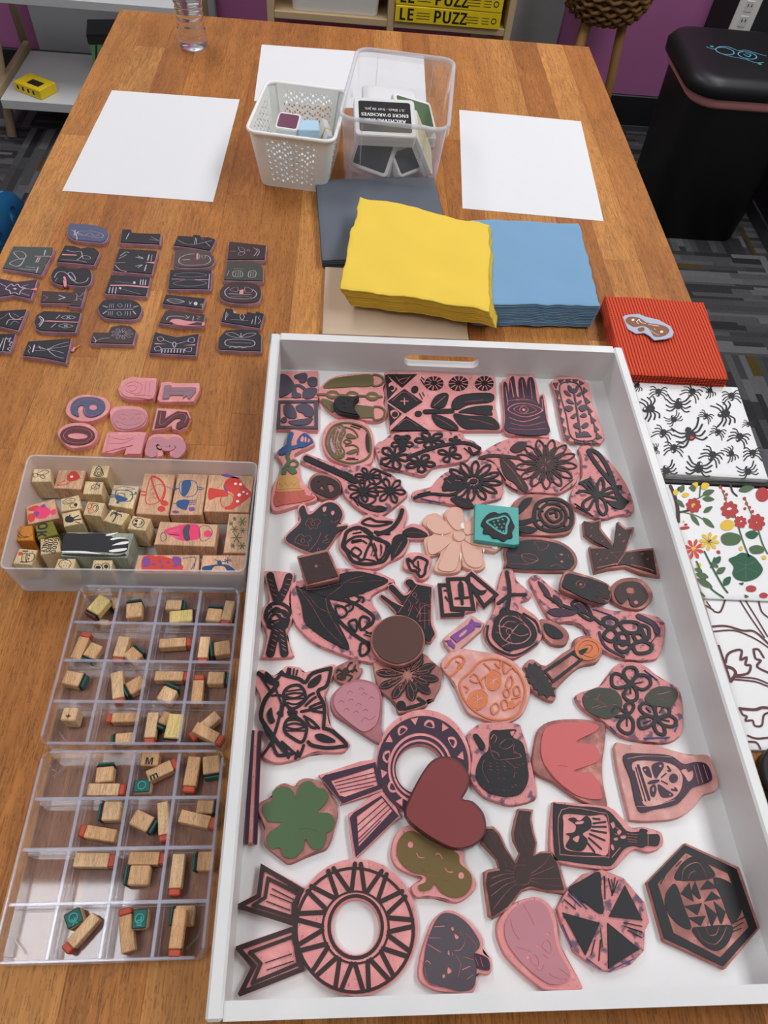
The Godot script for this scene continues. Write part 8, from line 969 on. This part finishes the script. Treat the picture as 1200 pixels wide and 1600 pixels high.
func tiled(m: StandardMaterial3D, img: Image, metres: float, offset := Vector3.ZERO, world := true) -> void:
	if img:
		m.albedo_texture = ImageTexture.create_from_image(img)
	m.uv1_triplanar = true
	m.uv1_world_triplanar = world
	m.uv1_scale = Vector3.ONE / metres
	m.uv1_offset = offset

func speckle(seed_: int, size: int, freq: float, a: Color, b: Color, c: Color, lo: float, hi: float, scored := 0.0) -> ImageTexture:
	var n := FastNoiseLite.new()
	n.seed = seed_
	n.frequency = freq
	n.fractal_octaves = 4
	var f := n.get_seamless_image(size, size)
	n.frequency = freq * 2.2
	n.fractal_octaves = 2
	var img := Image.create(size, size, false, Image.FORMAT_RGB8)
	for y in size:
		for x in size:
			var t := f.get_pixel(x, y).r
			var col := a.lerp(b, clampf(t, 0, 1)).lerp(c, smoothstep(lo, hi, t))
			if scored > 0.0: # gouge lines left by the cutter
				var g := absf(n.get_noise_2d(x * 2.6 + y * 0.5, y * 0.45))
				if g < 0.035 and n.get_noise_2d(x * 0.6 + 300.0, y * 0.6) > 0.06:
					col = col.lerp(c8(70, 58, 76), scored * (1.0 - g / 0.035))
			img.set_pixel(x, y, col)
	return ImageTexture.create_from_image(img)

# ---------- meshes ----------
func tri(st: SurfaceTool, a: Vector3, b: Vector3, c: Vector3, out: Vector3) -> void:
	if (a - c).cross(a - b).dot(out) < 0.0:
		var t := b
		b = c
		c = t
	st.add_vertex(a)
	st.add_vertex(b)
	st.add_vertex(c)

func quad(st: SurfaceTool, a: Vector3, b: Vector3, c: Vector3, d: Vector3, out: Vector3) -> void:
	tri(st, a, b, c, out)
	tri(st, a, c, d, out)

func begin(smooth := false) -> SurfaceTool:
	var st := SurfaceTool.new()
	st.begin(Mesh.PRIMITIVE_TRIANGLES)
	st.set_smooth_group(0 if smooth else -1)
	return st

func done(st: SurfaceTool) -> ArrayMesh:
	st.generate_normals()
	st.index()
	return st.commit()

func add_box(st: SurfaceTool, size: Vector3, bevel: float, at := Vector3.ZERO, basis := Basis()) -> void:
	var h := size / 2.0
	var bv := minf(bevel, minf(h.x, minf(h.y, h.z)) * 0.95)
	var P := func(sx, sy, sz, ax): # ax: the axis on which the corner stays full
		var v := Vector3(sx * (h.x - (0.0 if ax == 0 else bv)), sy * (h.y - (0.0 if ax == 1 else bv)), sz * (h.z - (0.0 if ax == 2 else bv)))
		return at + basis * v
	for s in [-1.0, 1.0]:
		quad(st, P.call(s, -1, -1, 0), P.call(s, 1, -1, 0), P.call(s, 1, 1, 0), P.call(s, -1, 1, 0), basis * Vector3(s, 0, 0))
		quad(st, P.call(-1, s, -1, 1), P.call(1, s, -1, 1), P.call(1, s, 1, 1), P.call(-1, s, 1, 1), basis * Vector3(0, s, 0))
		quad(st, P.call(-1, -1, s, 2), P.call(1, -1, s, 2), P.call(1, 1, s, 2), P.call(-1, 1, s, 2), basis * Vector3(0, 0, s))
	if bv <= 0.0:
		return
	for s in [-1.0, 1.0]:
		for t in [-1.0, 1.0]:
			quad(st, P.call(-1, s, t, 1), P.call(1, s, t, 1), P.call(1, s, t, 2), P.call(-1, s, t, 2), basis * Vector3(0, s, t))
			quad(st, P.call(s, -1, t, 0), P.call(s, 1, t, 0), P.call(s, 1, t, 2), P.call(s, -1, t, 2), basis * Vector3(s, 0, t))
			quad(st, P.call(s, t, -1, 0), P.call(s, t, 1, 0), P.call(s, t, 1, 1), P.call(s, t, -1, 1), basis * Vector3(s, t, 0))
			for w in [-1.0, 1.0]:
				tri(st, P.call(s, t, w, 0), P.call(s, t, w, 1), P.call(s, t, w, 2), basis * Vector3(s, t, w))

func box(x: float, y: float, z: float, bevel := 0.001) -> ArrayMesh:
	var key := [x, y, z, bevel]
	if not box_cache.has(key):
		var st := begin()
		add_box(st, Vector3(x, y, z), bevel)
		box_cache[key] = done(st)
	return box_cache[key]

func add_tube(st: SurfaceTool, path: PackedVector3Array, r0: float, r1: float, n := 10) -> void:
	var rings := []
	for i in path.size():
		var d := (path[mini(i + 1, path.size() - 1)] - path[maxi(i - 1, 0)]).normalized()
		var u := d.cross(Vector3(0.31, 0.2, 0.93)).normalized()
		var w := d.cross(u)
		var r := lerpf(r0, r1, float(i) / (path.size() - 1))
		var ring := PackedVector3Array()
		for k in n:
			ring.append(path[i] + (u * cos(TAU * k / n) + w * sin(TAU * k / n)) * r)
		rings.append(ring)
	for i in path.size() - 1:
		for k in n:
			var q := (k + 1) % n
			quad(st, rings[i][k], rings[i][q], rings[i + 1][q], rings[i + 1][k], rings[i][k] + rings[i + 1][q] - path[i] - path[i + 1])
	for k in n:
		tri(st, path[0], rings[0][k], rings[0][(k + 1) % n], path[0] - path[1])
		tri(st, path[-1], rings[-1][k], rings[-1][(k + 1) % n], path[-1] - path[-2])

func tube(path: PackedVector3Array, r0: float, r1: float, n := 10) -> ArrayMesh:
	var st := begin(true)
	add_tube(st, path, r0, r1, n)
	return done(st)

# profile: radius, height pairs from bottom to top
func lathe(prof: PackedVector2Array, n := 32, closed := true) -> ArrayMesh:
	var st := begin(true)
	for i in prof.size() - 1:
		var nrm := Vector2(prof[i + 1].y - prof[i].y, prof[i].x - prof[i + 1].x)
		for k in n:
			var a := TAU * k / n
			var b := TAU * (k + 1) / n
			var out := Vector3(cos((a + b) / 2) * nrm.x, nrm.y, sin((a + b) / 2) * nrm.x)
			var p := prof[i]
			var q := prof[i + 1]
			if p.x > 1e-6:
				tri(st, Vector3(cos(a) * p.x, p.y, sin(a) * p.x), Vector3(cos(b) * p.x, p.y, sin(b) * p.x), Vector3(cos(b) * q.x, q.y, sin(b) * q.x), out)
			if q.x > 1e-6:
				tri(st, Vector3(cos(a) * p.x, p.y, sin(a) * p.x), Vector3(cos(b) * q.x, q.y, sin(b) * q.x), Vector3(cos(a) * q.x, q.y, sin(a) * q.x), out)
	return done(st)

func ccw(p: PackedVector2Array) -> PackedVector2Array:
	if Geometry2D.is_polygon_clockwise(p):
		p = p.duplicate()
		p.reverse()
	return p

func inset(p: PackedVector2Array, d: float) -> PackedVector2Array:
	# same number of points, moved inwards along the corner normals
	var out := PackedVector2Array()
	var n := p.size()
	for i in n:
		var a := (p[i] - p[(i + n - 1) % n]).normalized()
		var b := (p[(i + 1) % n] - p[i]).normalized()
		var t := (a + b).normalized()
		var k := d / maxf(0.5, sqrt(maxf(0.0, (1.0 + a.dot(b)) / 2.0)))
		out.append(p[i] + Vector2(-t.y, t.x) * k * side_of(p))
	return out

func side_of(p: PackedVector2Array) -> float:
	return 1.0 if not Geometry2D.is_polygon_clockwise(p) else -1.0

func add_slab(st: SurfaceTool, poly: PackedVector2Array, y0: float, y1: float, bevel := 0.0, flare := 0.0) -> void:
	var p := ccw(poly)
	var top := inset(p, bevel) if bevel > 0.0 else p
	var idx := Geometry2D.triangulate_polygon(top)
	if idx.is_empty():
		top = p
		bevel = 0.0
		idx = Geometry2D.triangulate_polygon(p)
	var low := inset(p, -flare) if flare != 0.0 else p
	for i in range(0, idx.size(), 3):
		tri(st, Vector3(top[idx[i]].x, y1, top[idx[i]].y), Vector3(top[idx[i + 1]].x, y1, top[idx[i + 1]].y), Vector3(top[idx[i + 2]].x, y1, top[idx[i + 2]].y), Vector3.UP)
		tri(st, Vector3(low[idx[i]].x, y0, low[idx[i]].y), Vector3(low[idx[i + 1]].x, y0, low[idx[i + 1]].y), Vector3(low[idx[i + 2]].x, y0, low[idx[i + 2]].y), Vector3.DOWN)
	var n := p.size()
	for i in n:
		var j := (i + 1) % n
		var e := p[j] - p[i]
		var o := Vector3(e.y, 0, -e.x)
		var ym := y1 - bevel
		quad(st, Vector3(low[i].x, y0, low[i].y), Vector3(low[j].x, y0, low[j].y), Vector3(p[j].x, ym, p[j].y), Vector3(p[i].x, ym, p[i].y), o)
		if bevel > 0.0:
			quad(st, Vector3(p[i].x, ym, p[i].y), Vector3(p[j].x, ym, p[j].y), Vector3(top[j].x, y1, top[j].y), Vector3(top[i].x, y1, top[i].y), o.normalized() + Vector3.UP)

func slab(poly: PackedVector2Array, y0: float, y1: float, bevel := 0.0, flare := 0.0) -> ArrayMesh:
	var st := begin()
	add_slab(st, poly, y0, y1, bevel, flare)
	return done(st)

func rounded(w: float, d: float, r: float, n := 5) -> PackedVector2Array:
	var p := PackedVector2Array()
	for q in 4:
		var c := Vector2((w / 2 - r) * (1 if q in [0, 3] else -1), (d / 2 - r) * (1 if q < 2 else -1))
		for i in n + 1:
			var a := PI / 2 * (q + float(i) / n)
			p.append(c + Vector2(cos(a), sin(a)) * r)
	return p

# ---------- carved and printed shapes ----------
# a drawing is a text of shapes split by |; each begins with a kind, an ink letter and a width, then x z pairs in fifths of a millimetre
#  F filled smooth   P filled straight   L smooth line   l straight line   O smooth closed line   o straight closed line
#  E filled ellipse  e ellipse line      I the whole outline, drawn in by the width       c cut line   C cut shape   X cut polygon   Q cut ellipse   q cut closed line   H ellipse cut right through
func points(w: PackedStringArray, from: int) -> PackedVector2Array:
	var p := PackedVector2Array()
	for i in range(from, w.size() - 1, 2):
		p.append(Vector2(float(w[i]), float(w[i + 1])) * 0.2)
	return p

func smooth(p: PackedVector2Array, closed: bool, n := 4) -> PackedVector2Array:
	var k := p.size()
	if k < 3:
		return p
	var out := PackedVector2Array()
	for i in (k if closed else k - 1):
		var a := p[(i + k - 1) % k] if closed or i > 0 else p[0]
		var b := p[i]
		var c := p[(i + 1) % k]
		var d := p[(i + 2) % k] if closed or i + 2 < k else p[k - 1]
		for t in n:
			out.append(b.cubic_interpolate(c, a, d, float(t) / n))
	if not closed:
		out.append(p[k - 1])
	return out

func ellipse(p: PackedVector2Array) -> PackedVector2Array: # centre, end of one half axis, end of the other
	var out := PackedVector2Array()
	var n := clampi(int((p[1] - p[0]).length() * 3.0), 10, 48)
	for i in n:
		out.append(p[0] + (p[1] - p[0]) * cos(TAU * i / n) + (p[2] - p[0]) * sin(TAU * i / n))
	return out

func line(p: PackedVector2Array, w: float) -> Array:
	# one line as pieces that never turn back on themselves
	var out := []
	var run := PackedVector2Array()
	var turned := 0.0
	for i in p.size():
		run.append(p[i])
		if run.size() > 2:
			turned += absf((run[-1] - run[-2]).angle_to(run[-2] - run[-3]))
		if turned > 2.4 and i < p.size() - 1:
			out.append(run)
			run = PackedVector2Array([p[i - 1], p[i]])
			turned = 0.0
	out.append(run)
	var polys := []
	for r in out:
		if r.size() < 2:
			continue
		for o in Geometry2D.offset_polyline(r, w / 2, Geometry2D.JOIN_MITER, Geometry2D.END_ROUND if w > 1.2 else Geometry2D.END_BUTT):
			if not Geometry2D.is_polygon_clockwise(o):
				polys.append(o)
	return polys

func decode(text: String, outline := PackedVector2Array()) -> Array: # [[cut, ink, polygon], ...]
	var shapes := []
	for one in text.split("|", false):
		var w := one.strip_edges().split(" ", false)
		var kind := w[0][0]
		var ink := w[0][1]
		var width := float(w[0].substr(2)) * 0.2
		var p := points(w, 1)
		var polys := []
		match kind:
			"F", "C": polys = [smooth(p, true)]
			"P", "X": polys = [p]
			"E", "Q", "H": polys = [ellipse(p)]
			"L", "c": polys = line(smooth(p, false), width)
			"l": polys = line(p, width)
			"O", "q":
				var s := smooth(p, true)
				s.append(s[0])
				s.append(s[1])
				polys = line(s, width)
			"o":
				p.append(p[0])
				p.append(p[0].lerp(p[1], 0.3))
				polys = line(p, width)
			"e":
				var s := ellipse(p)
				s.append(s[0])
				s.append(s[1])
				polys = line(s, width)
			"I": polys = Geometry2D.offset_polygon(outline, -width)
		for q in polys:
			if q.size() > 2 and not Geometry2D.triangulate_polygon(q).is_empty():
				shapes.append([kind in CUTS, ink, q, kind == "H"])
			else:
				for r in (Geometry2D.offset_polygon(q, 0.01) if q.size() > 2 else []):
					if not Geometry2D.is_polygon_clockwise(r) and not Geometry2D.triangulate_polygon(r).is_empty():
						shapes.append([kind in CUTS, ink, r, false])
	return shapes

func csg(root: CSGShape3D, poly: PackedVector2Array, y: float, h: float, m: Material, cut := false) -> void:
	var c := CSGPolygon3D.new()
	c.polygon = poly
	c.depth = h
	c.rotation.x = PI / 2
	c.position.y = y
	c.material = m
	if cut:
		c.operation = CSGShape3D.OPERATION_SUBTRACTION
	root.add_child(c)

# carved relief, raised by h mm; the cuts go down into it. Baked once the tree has turned over (bake_all)
func carve(called: String, parent: Node3D, shapes: Array, y: float, h: float, deep: float, cut_m: Material) -> void:
	if shapes.is_empty():
		return
	var o := part(called, null, null, parent)
	var root := CSGCombiner3D.new()
	root.name = "carving"
	for s in shapes:
		if s[0]:
			csg(root, s[2], y - 1.0 if s.size() > 3 and s[3] else y + h - deep, h + deep + 2.0, cut_m, true)
		else:
			csg(root, s[2], y, h, M[s[1]])
	add_child(root)
	pending.append([o, root])

func bake_all() -> void:
	await get_tree().process_frame
	await get_tree().process_frame
	for e in pending:
		var baked: ArrayMesh = e[1].bake_static_mesh()
		remove_child(e[1])
		e[1].queue_free()
		if baked == null:
			print("no mesh: ", e[0].get_parent().name)
			continue
		var out := ArrayMesh.new()
		for i in baked.get_surface_count():
			var st := SurfaceTool.new()
			st.append_from(baked, i, Transform3D(Basis.from_scale(Vector3.ONE * 0.001), Vector3.ZERO))
			st.commit(out)
			out.surface_set_material(i, baked.surface_get_material(i))
		e[0].mesh = out
	pending.clear()

# flat print, a hair above the sheet: one mesh with one surface for each ink
func print_on(called: String, parent: Node3D, text: String, y: float, at := Vector3.ZERO) -> void:
	var tools := {}
	var k := 0
	for s in decode(text):
		if not tools.has(s[1]):
			tools[s[1]] = begin()
		var p := ccw(s[2])
		var idx := Geometry2D.triangulate_polygon(p)
		k += 1
		var yy := y + 0.02 * (k % 12) + 0.03
		for i in range(0, idx.size(), 3):
			tri(tools[s[1]], Vector3(p[idx[i]].x, yy, p[idx[i]].y) * 0.001, Vector3(p[idx[i + 1]].x, yy, p[idx[i + 1]].y) * 0.001, Vector3(p[idx[i + 2]].x, yy, p[idx[i + 2]].y) * 0.001, Vector3.UP)
	var out := ArrayMesh.new()
	var n := 0
	for ink in tools:
		tools[ink].generate_normals()
		tools[ink].commit(out)
		out.surface_set_material(n, M[ink])
		n += 1
	part(called, out, null, parent, at)

# a hand-cut rubber stamp: a slab with its carved face
func stamp(called: String, label: String, group: String, x: float, y: float, z: float, thick: float, body: String, outline: String, holes: String, drawing: String, turn := Vector3.ZERO) -> Node3D:
	var t := thing(called, label, "stamp", Vector3(x, y, z), 0.0, group)
	t.rotation = turn
	var rings := []
	for one in outline.split("|", false):
		rings.append(ccw(smooth(points(one.substr(1).split(" ", false), 0), true, 3) if one[0] == "s" else points(one.substr(1).split(" ", false), 0)))
	if rings.size() == 1 and holes == "":
		var mm := PackedVector2Array()
		for p in rings[0]:
			mm.append(p * 0.001)
		part("slab", slab(mm, 0.0, thick * 0.001, 0.0005, 0.0004), M[body], t)
	else:
		var shapes := []
		for r in rings:
			shapes.append([false, body, r])
		for h in decode(holes):
			shapes.append([true, body, h[2], true])
		carve("slab", t, shapes, 0.0, thick, thick, M[body])
	carve("carved_face", t, decode(drawing, rings[0]), thick - 0.15, 1.5, 0.55, M["chalk"] if body == "pinklilac" else M[body])
	return t
